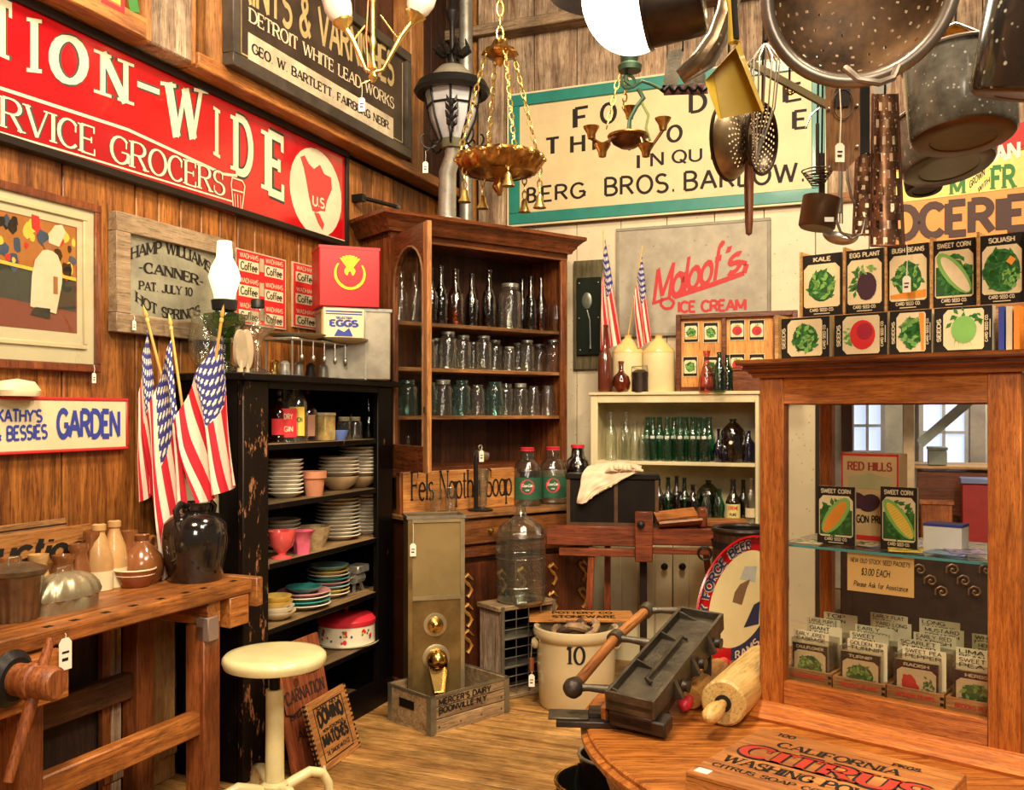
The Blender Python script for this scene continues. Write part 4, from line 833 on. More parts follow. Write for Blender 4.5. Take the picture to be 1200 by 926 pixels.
x = cxp(390, .1); vessel('blue_dish', 'small blue and white china dish with glass beads', 'dish', CB, x, .06, z, .04, .05, [(0, 0), (.6, 0), (1, .9), (1, 1), (.9, .9), (.5, .2), (0, .15)], flat('china_blue', (.12, .20, .55)))
for i, px in enumerate((403, 416)):
    x = cxp(px, .1); vessel('glass_shaker', f'clear glass shaker with pale lid, {("nearer the yellow tin", "nearer the green bottle")[i]}', 'shaker', CB, x, .1, z, .038, .11, JAR, GLCLR, 'shakers on the cupboard shelf', cap=CREAMP, caph=.15)
x = cxp(432, .12); vessel('green_bottle', 'slim dark green bottle at the far end of the cupboard shelf', 'bottle', CB, x, .12, z, .028, .21, TALL, GLDG, GC)
# plates
PLW = mat('white_glazed_china', (.86, .80, .66), .2, var=.1, coat=.5); TEALC = mat('teal_glazed_china', (.05, .36, .34), .2, coat=.5); AQC = mat('aqua_glazed_china', (.30, .60, .62), .2, coat=.5); PINKC = mat('pink_rim_china', (.66, .30, .30), .25, coat=.4); YELC = mat('yellow_china', (.80, .55, .12), .25, coat=.4); TANC = mat('tan_bowl_glaze', (.55, .38, .20), .35, coat=.2)
PC = {}
def plates(px, z, n, r, m, label, y=.16, dz=.0185, grp=None, xs=None):
    x = xs if xs is not None else cxp(px, y)
    for i in range(n):
        mm = m[i % len(m)] if isinstance(m, list) else m; key = (r, mm.name)
        lab = f'{nth(i) if i < 16 else "uppermost"} plate from the bottom of {label}'
        if i == n-1: lab = f'topmost plate of {label}'
        M = CB.at(x+random.uniform(-.003, .003), y, z+i*dz)
        if key not in PC:
            me = MB().lathe([(0, 0), (r*.55, 0), (r*.6, .004), (r*.97, .022), (r, .0245), (r*.97, .0275), (r*.6, .008), (0, .006)], 28).build('dinner_plate', mm, None, M=M); tag(me, lab, 'plate', grp or label); PC[key] = me
        else:
            o = PC[key].copy(); COL.objects.link(o); o.matrix_world = M; tag(o, lab, 'plate', grp or label)
    return x
def bowl(px, z, r, h, m, label, y=.16, cat='bowl', name='china_bowl', prof=None):
    x = cxp(px, y); return vessel(name, label, cat, CB, x, y, z, r, h, prof or [(0, 0), (.45, 0), (.5, .06), (.85, .5), (1, .95), (1, 1), (.94, .95), (.5, .15), (0, .1)], m, n=28, part='bowl')
def stack_to(px, y0, z, y=.16): return max(2, min(16, int(round((CB.Z(px, y0, y)-z)/.0155))))
z = cz[1]
a = plates(334, z, 9, .085, PLW, 'the near white stack on the second cupboard shelf', y=.15)
plates(322, z, 8, .065, PLW, 'the shadowed stack by the near post', y=.24, xs=cxp(322, .24)+.02)
bowl(397, z, .10, .07, TANC, 'tan bowl under the middle plate stack', y=.15); plates(397, z+.066, 5, .105, PLW, 'the plate stack standing in a tan bowl', y=.15)
bowl(421, z, .10, .06, TANC, 'tan bowl under the far plate stack', y=.14); plates(421, z+.056, 8, .11, PLW, 'the far stack beside the right cupboard post', y=.14)
x = cxp(368, .07); vessel('terracotta_pot', 'small terracotta flower pot between plate stacks', 'pot', CB, x, .07, z, .058, .115, [(0, 0), (.68, 0), (.86, .7), (.86, .7), (1, .72), (1, 1), (.92, 1), (.7, .1), (0, .08)], mat('terracotta', (.66, .27, .14), .7))
z = cz[2]; a = plates(396, z, 12, .115, PLW, 'the tall white stack on the third cupboard shelf', y=.17); plates(428, z, 11, .085, PLW, 'the smaller stack by the right cupboard post', y=.15); plates(325, z, 7, .09, PLW, 'the stack behind the coral goblet', y=.24, xs=cxp(330, .24))
PK = mat('coral_glass', (.80, .10, .10), .2, coat=.6); PK2 = mat('rose_glass', (.72, .13, .22), .2, coat=.6)
x = cxp(330, .06); vessel('coral_goblet', 'coral red footed goblet on the cupboard shelf', 'goblet', CB, x, .06, z, .062, .12, [(0, 0), (.75, 0), (.75, .04), (.3, .12), (.3, .2), (.8, .45), (1, .95), (1, 1), (.93, .95), (.6, .4), (0, .3)], PK, n=24)
x = cxp(354, .05); vessel('rose_vase', 'rose pink flared square vase on the cupboard shelf', 'vase', CB, x, .05, z, .06, .105, [(0, 0), (.62, 0), (.60, .1), (.68, .5), (.75, .8), (1.05, 1), (.98, 1), (.6, .7), (.5, .1), (0, .08)], PK2, n=8)
x = cxp(371, .1); bk_ = mat('woven_basket', (.50, .36, .18), .7, var=.5, nscale=30, bmp=.6); vessel('woven_basket', 'oval tan woven basket tipped on the cupboard shelf', 'basket', CB, x, .12, z, .085, .10, [(0, 0), (.6, 0), (.85, .5), (1, 1), (.93, 1), (.55, .1), (0, .1)], bk_, n=24, part='basket')
z = cz[3]; plates(356, z, 4, .125, [PLW, TEALC, PLW, PINKC], 'the low coloured stack on the fourth cupboard shelf', y=.13); bowl(356, z+.072, .085, .03, TEALC, 'teal shallow bowl topping the low coloured stack', y=.13)
plates(385, z, 7, .105, [PLW, YELC, AQC, PINKC, TEALC], 'the aqua and pink stack on the fourth cupboard shelf', y=.17); bowl(385, z+.13, .10, .03, AQC, 'aqua shallow bowl topping the tall coloured stack', y=.17)
for i in range(4): bowl(324, z+.0+i*.022, .085-.006*i, .04, [CREAMP, PLW, YELC, YELC][i], f'{["lowest", "second", "third", "topmost"][i]} of the nested flowered bowls near the left cupboard post', y=.1)
t = TH('kitchen_scale', 'small pale metal meat grinder on the fourth cupboard shelf', 'grinder', CB, (cxp(418, .1), .1, z)); x = cxp(418, .1)
t.part('hopper', MB().box(x-.05, x+.06, .06, .14, z+.10, z+.14, bev=.006), ZINC); t.part('body', MB().cyl((x-.04, .1, z+.075), (x+.04, .1, z+.075), .03), ZINC); t.part('leg', MB().bar((x+.03, .1, z+.06), (x+.06, .1, z), .012, .012), ZINC); t.part('leg', MB().bar((x-.02, .1, z+.06), (x-.03, .1, z), .012, .012), ZINC); t.part('crank', MB().tube([(x-.04, .1, z+.08), (x-.09, .1, z+.08), (x-.09, .08, z+.12)], .006, 6), ZINC)
# cake carrier
z = cz[4]; x = cxp(404, .16); t = TH('cake_carrier', 'cream cake carrier with painted flowers and a red lid', 'cake tin', CB, (x, .15, z)); T_ = Matrix.Translation((x, .15, z)); CC = mat('carrier_cream', (.84, .76, .56), .3, var=.08, coat=.3)
t.part('tray', MB().lathe([(0, 0), (.15, 0), (.165, .012), (.165, .016), (.15, .006), (0, .006)], 32, T_), CC); t.part('body', MB().lathe([(.145, .012), (.145, .11), (.14, .112)], 32, T_), CC)
t.part('lid', MB().lathe([(.148, .105), (.150, .11), (.150, .128), (.13, .148), (.03, .155), (0, .155)], 32, T_), CAPR); t.part('lid_knob', MB().lathe([(0, .15), (.008, .155), (.008, .17), (.015, .18), (0, .188)], 12, T_), CAPR)
f0 = R(facing(CB, x, .15)); rr = random.Random(8); cols = [REDP, YELP, GREENP, BLUEINK]
for c0 in (-.75, .0, .75):
    for j in range(9):
        a = f0+c0+rr.uniform(-.22, .22); zz = z+.055+rr.uniform(-.028, .03); m = cols[j % 4] if j > 1 else REDP; s = .013 if j < 2 else .007
        fn = lambda X, Z: (x+.1465*math.cos(a+X/.145), .15+.1465*math.sin(a+X/.145), zz+Z)
        MB().add([fn(s*math.cos(k*1.05)*(1 if k % 2 else .7), s*math.sin(k*1.05)) for k in range(6)], [tuple(range(6))]).build('painted_flower', m, t.e, M=t.off)
# ------------------------------------------------------------ on top of the cupboard
def lath(t, name, m, prof, x, y, z0=0, n=24, parent=None, sx=1, fold=None, label=None):
    return t.part(name, MB().lathe([(r, z0+z) for r, z in prof], n, Matrix.Translation((x, y, 0)), sx=sx, fold=fold), m, parent, label)
zt_ = CT; x = CB.X(263, .17); y = .17
t = TH('oil_lamp', 'lit oil lamp with green glass font and glowing milk chimney', 'lamp', CB, (x, y, zt_))
GLG2 = glass('lamp_green_glass', (.25, .45, .16))
def sz_(py, yy=.17, px=263): return CB.Z(px, py, yy)-zt_
za, zb2, zc_, zd = sz_(392), sz_(366), sz_(351), sz_(283)
lath(t, 'foot', GLG2, [(0, 0), (.085, 0), (.085, .012), (.05, .035), (.03, .05), (.028, za*.9)], x, y, zt_)
lath(t, 'font', GLG2, [(.02, za*.9), (.06, za), (.085, (za+zb2)/2), (.085, zb2-.01), (.04, zb2), (.03, zb2+.01)], x, y, zt_)
lath(t, 'burner', IRON, [(.03, zb2), (.05, zb2+.01), (.055, zc_-.005), (.045, zc_), (0, zc_)], x, y, zt_)
lath(t, 'chimney', emit('lit_milk_glass', (1, .86, .62), 1.15), [(.042, zc_), (.045, zc_+.02), (.066, zc_+(zd-zc_)*.38), (.055, zc_+(zd-zc_)*.55), (.034, zc_+(zd-zc_)*.72), (.030, zd)], x, y, zt_)
point('oil_lamp_light', CB.w(x+.02, y-.14, zt_+zd*.7), 3, .06)
x = CB.X(242, .22); vessel('glass_pitcher', 'clear pressed glass pitcher behind the lit oil lamp', 'pitcher', CB, x, .22, CT, .075, .26, [(0, 0), (.6, 0), (.5, .05), (.95, .3), (1, .55), (.8, .85), (1, 1), (.95, 1)], GLCLR, n=24)
x = CB.X(302, .15); vessel('glass_compote', 'tall clear glass covered compote beside the oil lamp', 'compote', CB, x, .15, CT, .075, .33, [(0, 0), (.9, 0), (.8, .03), (.2, .12), (.18, .4), (.4, .5), (.95, .62), (1, .74), (.5, .82), (.3, .9), (.4, .97), (0, 1)], GLCLR, n=24, cap=IRON, capr=.03, caph=.1)
TANP = mat('tan_leather', (.50, .40, .26), .5, var=.3)
for i, (px, ln) in enumerate(((281, 'nearer the oil lamp'), (293, 'nearer the glass compote'))):
    x = CB.X(px, .07); t = TH('leather_paddle', f'tan oval paddle standing on the cupboard, {ln}', 'paddle', CB, (x, .07, CT)); hh = CB.Z(px, 386, .07)-CT
    t.part('blade', MB().prism([(x+.038*math.cos(k*.4), CT+hh*.55+hh*.45*math.sin(k*.4)) for k in range(16)], .06+.02*i, .075+.02*i), TANP); t.part('handle', MB().cyl((x, .068+.02*i, CT), (x, .068+.02*i, CT+hh*.3), .014, .010), TANP)
x0, x1 = CB.X(330, .1), CB.X(408, .1); t = TH('spoon_rack', 'metal tray rack hung with spoons and small shakers on the cupboard', 'rack', CB, (x0, .1, CT)); zr_ = CB.Z(370, 400, .1)
t.part('tray', MB().box(x0, x1, .04, .2, zr_-.015, zr_, bev=.004), STEEL)
for xx, yy in ((x0+.01, .05), (x1-.01, .05), (x0+.01, .19), (x1-.01, .19)): t.part('leg', MB().cyl((xx, yy, CT), (xx, yy, zr_-.01), .005, n=8), STEEL)
for k in range(6):
    xx = x0+.06+k*(x1-x0-.1)/5; t.part('spoon', MB().cyl((xx, .035, zr_-.01), (xx, .035, zr_-.075), .003, n=6).lathe([(0, -.018), (.008, -.012), (.011, 0), (.008, .012), (0, .018)], 10, Matrix.Translation((xx, .035, zr_-.09)), sx=.9), STEEL)
for i, (px, m) in enumerate(((322, BRASS), (334, ZINC), (350, STEEL), (364, IRON), (379, ZINC), (395, STEEL))):
    xx = CB.X(px, .12); vessel('salt_shaker', f'small metal shaker, {nth(i)} from the compote under the spoon rack', 'shaker', CB, xx, .12, CT, .026, .075, [(0, 0), (.9, 0), (1, .1), (.8, .6), (.85, .8), (.5, .95), (0, 1)], m, 'shakers under the spoon rack', n=14)
x = CB.X(348, .12); o = MB().lathe([(0, 0), (.08, 0), (.13, .018), (.135, .022), (.12, .02), (.0, .008)], 28).build('oval_platter', CREAMP, None, M=CB.at(x, .12, zr_)); tag(o, 'cream oval platter lying on the spoon rack near the compote', 'platter')
x = CB.X(392, .1); o = MB().lathe([(0, 0), (.1, 0), (.16, .015), (.165, .02), (.15, .018), (.0, .008)], 28).build('long_platter', mat('ivory_china', (.80, .70, .48), .3), None, M=CB.at(x, .1, zr_)); tag(o, 'ivory platter lying on the spoon rack under the egg carton', 'platter')
# zinc bin, egg carton, red box (turned like the hutch)
BF = Frame(at(380, 437, 4.55), (.9, .44, 0)); BFo = Vector((BF.w(0, 0, 0).x, BF.w(0, 0, 0).y, CT)); BF = Frame(BFo, (.93, .36, 0))
t = TH('zinc_bin', 'square dull galvanised bin at the end of the cupboard top', 'bin', BF); bw_ = BF.X(458, 0); bh = BF.Z(440, 362, 0)
m_ = mat('mottled_zinc', (.50, .46, .36), .45, .6, var=.4, nscale=6)
t.part('body', MB().box(0, bw_, 0, .26, 0, bh, bev=.006), m_); t.part('rim', MB().box(-.005, bw_+.005, -.005, .265, bh-.015, bh), ZINC); t.part('seam', MB().box(bw_*.6, bw_*.6+.008, -.003, 0, 0, bh-.015), ZINC)
t = TH('egg_carton', 'small cream egg carton printed in blue before the zinc bin', 'carton', BF, (0, -.07, zr_-CT)); xa, z1 = BF.hit(379, 361, -.08); xb, z0 = BF.hit(427, 398, -.08); z0 = zr_-CT+.022
t.part('box', MB().box(xa, xb, -.08, -.02, z0, z1, bev=.003), mat('carton_card', (.80, .66, .38), .6, var=.06))
for a, b in ((.93, .88), (.84, .80)): t.part('blue_band', MB().box(xa+.01, xb-.01, -.0812, -.080, z0+(z1-z0)*b, z0+(z1-z0)*a), BLUEINK)
for st, a, b, h, dx in (('SELECTED', .66, .74, .06, .3), ('EGGS', .40, .6, .20, .14)):
    mb = MB(); w_ = xb-xa; put_text(mb, st, (xa+w_*dx, z0+(z1-z0)*a), (xb-w_*dx, z0+(z1-z0)*a), (z1-z0)*h, -.082, wt=.3, gap=.14); t.part('lettering', mb, BLUEINK)
t.part('hen_print', MB().poly([(xa+(xb-xa)*u, z0+(z1-z0)*v) for u, v in ((.25, .05), (.35, .3), (.5, .2), (.62, .34), (.72, .05))], -.082), BLUEINK)
xa, z1 = BF.hit(374, 287, -.02); xb, zq = BF.hit(445, 297, -.02); z0 = BF.Z(374, 353, -.02); z0 = bh+.003
t = TH('phoenix_box', 'bright red box with yellow phoenix emblem on the zinc bin', 'box', BF, ((xa+xb)/2, .1, z0)); BOXR = mat('red_card_box', (.46, .008, .012), .4, var=.12, nscale=4)
t.part('body', MB().box(xa, xb, -.02, .2, z0, z1, bev=.004), BOXR); t.part('lid_edge', MB().box(xa-.002, xb+.002, -.022, .202, z1-.012, z1+.002), BOXR)
cx, cz_ = BF.hit(410, 321, -.022); rad = .078; yl = flat('emblem_yellow', (.88, .62, .02)); mb = MB()
ou = [(cx+rad*math.sin(a), cz_-rad*math.cos(a)) for a in [R(v) for v in range(-128, 129, 12)]]; inn = [(cx+rad*.86*math.sin(a)*.98, cz_+rad*.06-rad*.9*math.cos(a)) for a in [R(v) for v in range(-128, 129, 12)]]
for i in range(len(ou)-1): mb.poly([ou[i], ou[i+1], inn[i+1], inn[i]], -.0235)
mb.poly([(cx+.028*math.cos(a), cz_+.012+.024*math.sin(a)) for a in [k*.5 for k in range(12)]], -.0236)
for k in range(-3, 4): a = R(k*14); mb.poly([(cx+.02*math.sin(a)-.003, cz_+.03), (cx+.02*math.sin(a)+.003, cz_+.03), (cx+.065*math.sin(a)+.007, cz_+.035+.055*math.cos(a)), (cx+.065*math.sin(a)-.007, cz_+.035+.055*math.cos(a))], -.0237)
for s_ in (-1, 1): mb.poly([(cx+s_*.012, cz_-.07), (cx+s_*.045, cz_-.045), (cx+s_*.058, cz_-.03), (cx+s_*.03, cz_-.066)], -.0238)
t.part('phoenix_emblem', mb, yl)
t.part('emblem_bird', MB().poly([(cx-.008, cz_-.06), (cx+.008, cz_-.06), (cx+.012, cz_-.01), (cx+.004, cz_+.012), (cx-.006, cz_+.01), (cx-.012, cz_-.01)], -.0239), BOXR)
# ------------------------------------------------------------ work bench
b0 = onz(0, 752, .85); b1 = onz(296, 678, .85); BH = .85; bd = (b1-b0).normalized(); BF_ = Frame(Vector((b0.x, b0.y, 0)), Vector((bd.x, bd.y, 0))); BL = (b1-b0).length
bn = TH('work_bench', 'long orange wooden work bench with a side screw vise', 'bench', BF_); DPB = .455
bn.part('bench_top', MB().box(-1.3, BL, 0, DPB, BH-.055, BH, bev=.006), BENCHW); bn.part('end_cap', MB().box(BL, BL+.04, -.02, DPB, BH-.11, BH+.003, bev=.004), BENCHY)
for k in range(8): xx = BF_.hitz([52, 80, 108, 138, 170, 200, 222, 262][k], [734, 726, 716, 708, 700, 693, 688, 680][k], BH)[0]; bn.part('dog_hole', MB().box(xx-.014, xx+.014, .022, .044, BH-.01, BH+.0008), BLACKX)
xl1, xl0 = BF_.X(247, .02), BF_.X(217, .02); zl = BF_.Z(232, 756, .02)
for (a, w_, nm) in ((BL-.24, .09, 'leg'), (BF_.X(24, .02), .09, 'leg')):
    bn.part('leg', MB().box(a, a+w_, .03, .12, 0, BH-.14, bev=.005), BENCHV); bn.part('leg', MB().box(a, a+w_, DPB-.10, DPB-.02, 0, BH-.055, bev=.005), BENCHV)
    bn.part('cross_rail', MB().box(a+.01, a+w_-.01, .02, DPB, BH-.14, BH-.055, bev=.004), BENCHY)
bn.part('vise_slide', MB().box(BL-.13, BL-.02, -.0, .06, BH-.17, BH-.055, bev=.004), BENCHW); bn.part('vise_slide', MB().box(BL-.24, BL-.18, .01, .07, BH-.2, BH-.11, bev=.004), mat('grey_block', (.22, .15, .12), .6))
za = BF_.Z(200, 862, .08); bn.part('stretcher', MB().box(BF_.X(24, .08), BL-.20, .05, .10, .30, .39, bev=.006), BENCHW)
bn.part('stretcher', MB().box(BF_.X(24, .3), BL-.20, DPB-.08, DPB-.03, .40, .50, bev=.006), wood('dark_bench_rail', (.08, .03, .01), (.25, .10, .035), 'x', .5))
bn.part('vise_jaw', MB().box(BF_.X(-60, -.06), BF_.X(82, -.06), -.06, -.0, BF_.Z(20, 838, -.06), BF_.Z(20, 778, -.06), bev=.006), BENCHW)
vx, vz = BF_.hit(10, 795, -.07); sx_ = BF_.M.inverted() @ (at(10, 796, 2.42)); d_ = Vector((.12, -1, -.02)).normalized(); p0 = Vector((vx, -.07, vz))
bn.part('vise_washer', MB().lathe([(0, 0), (.075, 0), (.08, .01), (.06, .03), (0, .03)], 24, axisM(p0, d_)), IRON)
s1_ = bn.part('vise_screw', MB().lathe([(0, 0), (.045, 0), (.045, .05), (.052, .055), (.052, .075), (.046, .08), (.046, .135), (.038, .145), (0, .145)], 24, axisM(p0+d_*.02, d_)), BENCHV)
hc = p0+d_*.10; hd = Vector((.36, 0, .93)).normalized(); bn.part('vise_handle', MB().tube([hc-hd*.26, hc-hd*.1, hc, hc+hd*.12], [.013, .017, .017, .012], 12), BENCHV)
tx = BF_.X(76, -.065); price_tag(bn, tx, -.066, BF_.Z(76, 742, -.065), .045, .015)
# planks stored under the bench, then boards added for the shade there
for i, (pa, pb, m) in enumerate(((118, 128, MAHZ), (128, 140, ROUGHW), (166, 203, wood('corrugated_tan_board', (.40, .20, .06), (.66, .38, .14), 'z', .7)))):
    a, b = BF_.X(pa, .43), BF_.X(pb, .43); t = TH('leaning_board', ['narrow dark board standing behind the bench legs', 'narrow grey board standing behind the bench legs', 'wide tan board standing behind the bench near the cupboard'][i], 'board', BF_, (a, .44, 0)); t.part('board', MB().box(a, b, .42, .445, 0, .80, bev=.002), m); t.part('cleat', MB().box(a, b, .41, .42, .1, .14), m)
for i, (pa, pb) in enumerate(((44, 117), (141, 165))):  # near-black boards added to darken the shaded space behind the bench
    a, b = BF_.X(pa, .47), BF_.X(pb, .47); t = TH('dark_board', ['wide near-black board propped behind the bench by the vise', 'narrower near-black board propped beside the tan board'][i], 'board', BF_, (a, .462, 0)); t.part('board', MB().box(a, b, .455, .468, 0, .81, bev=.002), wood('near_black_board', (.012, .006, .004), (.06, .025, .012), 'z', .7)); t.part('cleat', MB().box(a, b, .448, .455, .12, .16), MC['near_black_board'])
# ---- bench goods
def bz(px, py): return BF_.hitz(px, py, BH)
LAST = [None]
def onb(name, label, cat, px, py, r, h, prof, m, dy=0, **k):
    x, y = bz(px, py); yy = min(y+r+dy, DPB-.045-r); t = vessel(name, label, cat, BF_, BF_.X(px, yy), yy, BH, r, h, prof, m, **k); LAST[0] = t.e; return t
CREAMJ = mat('cream_stoneware', (.78, .68, .42), .25, var=.12, coat=.4); BROWNG = mat('brown_stoneware', (.30, .11, .035), .2, var=.5, coat=.5, nscale=5); TANG = mat('tan_stoneware', (.62, .36, .14), .3, var=.3, coat=.3)
BLKG = mat('black_glazed_stoneware', (.012, .010, .009), .12, coat=.8, var=.3)
t = onb('glazed_jug', 'glossy black stoneware jug at the far end of the bench', 'jug', 229, 687, .125, .305, [(0, 0), (.78, 0), (.82, .03), (.98, .4), (1, .55), (.95, .72), (.7, .84), (.42, .88), (.46, .92), (.46, .99), (.36, 1), (.3, .9)], BLKG, dy=-.03, n=32, part='body')
for s_ in (-1, 1):
    MB().tube([(s_*.095, 0, .24), (s_*.105, -.0, .28), (s_*.08, 0, .303), (s_*.048, 0, .29)], .013, 8).build('handle', BLKG, t.e)
xj, yj = bz(232, 690); CJP = [(0, 0), (.96, 0), (1, .03), (1, .66), (.98, .70), (.8, .80), (.45, .87), (.2, .92), (.2, .98), (.26, 1), (.16, 1)]
YJ = min(yj+.27, DPB-.10)
t = vessel('cream_jug', 'cream shouldered stoneware jug holding the three flags', 'jug', BF_, bz(228, 672)[0]+.02, YJ, BH, .105, .45, CJP, CREAMJ, n=32, part='body'); FJ = BF_.w(bz(228, 672)[0]+.02, YJ, BH+.43)
t = onb('fluted_mold', 'dark fluted round tin mold with domed lid', 'mold', 16, 735, .092, .17, [(0, 0), (.72, 0), (.76, .03), (.95, .8), (1, .83), (1, .88)], mat('dark_tin', (.26, .19, .11), .32, .75, var=.6), dy=-.0, n=32, part='body')
t.e.children[0].data = MB().lathe(sc_prof([(0, 0), (.72, 0), (.76, .03), (.95, .8), (1, .83), (1, .88)], .092, .17), 96, fold=lambda a, j: 1+.05*math.cos(16*a) if 0 < j < 3 else 1).mesh('body'); t.e.children[0].data.materials.append(MC['dark_tin'])
MB().lathe([(.096, .146), (.098, .16), (.06, .174), (0, .18)], 32).build('lid', MC['dark_tin'], t.e); MB().tube([(-.02, 0, .168), (-.018, 0, .195), (.018, 0, .195), (.02, 0, .168)], .003, 6).build('lid_ring', STEEL, t.e); price_tag(t, t.e.matrix_world.translation.length*0+bz(45, 690)[0], .02, BH+.1, .02, .01) if False else None
# ribbed melon mold
x, y = bz(98, 716); t = TH('melon_mold', 'ribbed oval galvanised melon mold on the bench', 'mold', BF_, (x, y+.07, BH)); MM = Matrix.Translation((x, y+.085, BH)) @ Matrix.Rotation(R(6), 4, 'Z') @ Matrix.Scale(1.2, 4); MZ = mat('melon_tin', (.50, .44, .28), .35, .7, var=.45, nscale=7)
t.part('base', MB().lathe([(0, 0), (.062, 0), (.064, .035), (.06, .04)], 40, MM, sx=1.75), MZ)
t.part('lid', MB().lathe([(.066, .036), (.067, .045), (.062, .065), (.05, .085), (.03, .098), (.0, .103)], 64, MM, sx=1.75, fold=lambda a, j: 1+.045*math.cos(14*a)), MZ)
t.part('ring_handle', MB().tube([MM @ Vector(v) for v in ((-.03, 0, .096), (-.028, 0, .115), (.02, 0, .117), (.028, 0, .098))], .003, 6), STEEL)
t = onb('redware_bowl', 'banded brown redware bowl on the bench', 'bowl', 158, 693, .076, .068, [(0, 0), (.62, 0), (.7, .06), (.92, .6), (1, .95), (1, 1), (.93, .96), (.6, .15), (0, .1)], mat('redware', (.28, .07, .02), .2, coat=.6), n=32, part='bowl')
MB().torus((0, 0, .066), .075, .075, .0035).build('rim_band', CREAMJ, t.e); MB().torus((0, 0, .046), .070, .070, .0025).build('rim_band', CREAMJ, t.e)
BTL = [(0, 0), (.96, 0), (1, .03), (1, .42), (.82, .62), (.42, .84), (.40, .88), (.50, .9), (.50, .98), (.3, 1)]
for i, (px, py, r, h, m, lb) in enumerate(((116, 676, .050, .245, TANG, 'tan cone-shouldered stoneware bottle before the leaning board'), (134, 672, .048, .25, TANG, 'tan stoneware bottle nearest the flags'))):
    onb('stoneware_bottle', lb, 'bottle', px, py, r, h, BTL, m, dy=.05+.03*i, n=24); MB().lathe([(r*1.004, .004), (r*1.004, h*.30)], 24).build('cream_lower_glaze', CREAMJ, bpy.data.objects[-1] if False else LAST[0])
t = onb('brown_jug', 'round brown glazed jug beside the flag stripes', 'jug', 166, 682, .082, .19, [(0, 0), (.7, 0), (.95, .15), (1, .35), (.9, .55), (.5, .75), (.26, .85), (.30, .9), (.36, .97), (.3, 1)], BROWNG, dy=.03, n=28); MB().torus((.055, 0, .142), .022, .028, .008, plane='xz').build('handle', BROWNG, t.e)
CR = [(0, 0), (.9, 0), (1, .05), (1, .5), (.78, .68), (.72, .82), (.88, .9), (.88, 1), (.76, 1), (.6, .8)]
for i, (px, py, r, h, m, lb) in enumerate(((12, 690, .040, .17, BROWNG, 'brown crock with flared rim behind the fluted mold'), (45, 690, .038, .165, TANG, 'tan narrow-necked crock behind the fluted mold'), (74, 690, .044, .15, BROWNG, 'dark brown crock behind the melon mold'), (92, 672, .040, .18, BROWNG, 'brown flared crock between mold and tan bottle'), (151, 672, .040, .20, BROWNG, 'brown wide-mouthed crock behind the round jug'), (108, 664, .036, .22, BROWNG, 'brown bottle-necked crock behind the tan bottles'))):
    onb('stoneware_crock', lb, 'crock', px, py, r, h, CR, m, dy=.04 if i < 5 else .08, n=22)
# auction board and lath behind
x0, y0 = BF_.X(-160, DPB-.03), DPB-.035; xb = BF_.X(107, y0); zt2 = BF_.Z(60, 620, y0)
t = TH('lettered_board', 'orange board with slanted black letters leaning behind the stoneware', 'board', BF_, (xb-.4, y0, BH)); t.part('panel', MB().box(x0, xb, y0, y0+.015, BH, zt2, bev=.002), PINEX if False else MC['soap_box_pine'])
t.text('Auction', (-40, 664), (100, 652), 634, y0-.002, INK, wt=.2, slant=.25, gap=.12)
t = TH('lath_strip', 'thin grooved lath strip above the lettered board', 'lath', BF_, (0, y0+.018, BH)); t.part('strip', MB().box(x0, BF_.X(82, y0), y0+.018, y0+.028, BH, zt2+.03, bev=.002), wood('lath_wood', (.2, .09, .03), (.5, .26, .1), 'x', .5)); t.part('groove', MB().box(x0, BF_.X(82, y0), y0+.016, y0+.018, zt2+.008, zt2+.012), INK)
# ------------------------------------------------------------ flags
def flag_mat(name='flag_cloth'):
    if name in MC: return MC[name]
    m, nt, p = newmat(name); uv = node(nt, 'ShaderNodeUVMap'); sp = node(nt, 'ShaderNodeSeparateXYZ'); nt.links.new(uv.outputs[0], sp.inputs[0])
    def M_(op, a, b=None, c=None):
        n = node(nt, 'ShaderNodeMath', operation=op)
        for i, v in enumerate((a, b, c)):
            if v is None: continue
            if isinstance(v, (int, float)): n.inputs[i].default_value = v
            else: nt.links.new(v, n.inputs[i])
        return n.outputs[0]
    u, v = sp.outputs[0], sp.outputs[1]      # u along the fly, v from bottom to top
    st = M_('LESS_THAN', M_('MODULO', M_('MULTIPLY', v, 13), 2.0), 1.0)
    base = mixc(nt, st, (.84, .76, .60), (.66, .012, .03))
    can = M_('MULTIPLY', M_('LESS_THAN', u, .4), M_('GREATER_THAN', v, 6/13))
    cu = M_('MULTIPLY', u, 1/.4*6); cv = M_('MULTIPLY', M_('SUBTRACT', v, 6/13), 13/7*5)
    def stars(ou, ov):
        fu = M_('SUBTRACT', M_('FRACT', M_('ADD', cu, ou)), .5); fv = M_('MULTIPLY', M_('SUBTRACT', M_('FRACT', M_('ADD', cv, ov)), .5), .85)
        rr = M_('SQRT', M_('ADD', M_('MULTIPLY', fu, fu), M_('MULTIPLY', fv, fv))); an = M_('ARCTAN2', fu, fv)
        return M_('LESS_THAN', rr, M_('ADD', .20, M_('MULTIPLY', M_('COSINE', M_('MULTIPLY', an, 5)), .03)))
    s = M_('MAXIMUM', stars(0, 0), stars(.5, .5))
    blue = mixc(nt, s, (.035, .04, .22), (.86, .80, .66))
    nt.links.new(mixc(nt, can, base, blue), p.inputs['Base Color']); p.inputs['Roughness'].default_value = .75
    MC[name] = m; return m
WGOLD = mat('gilded_pole_wood', (.80, .52, .14), .35, var=.2)
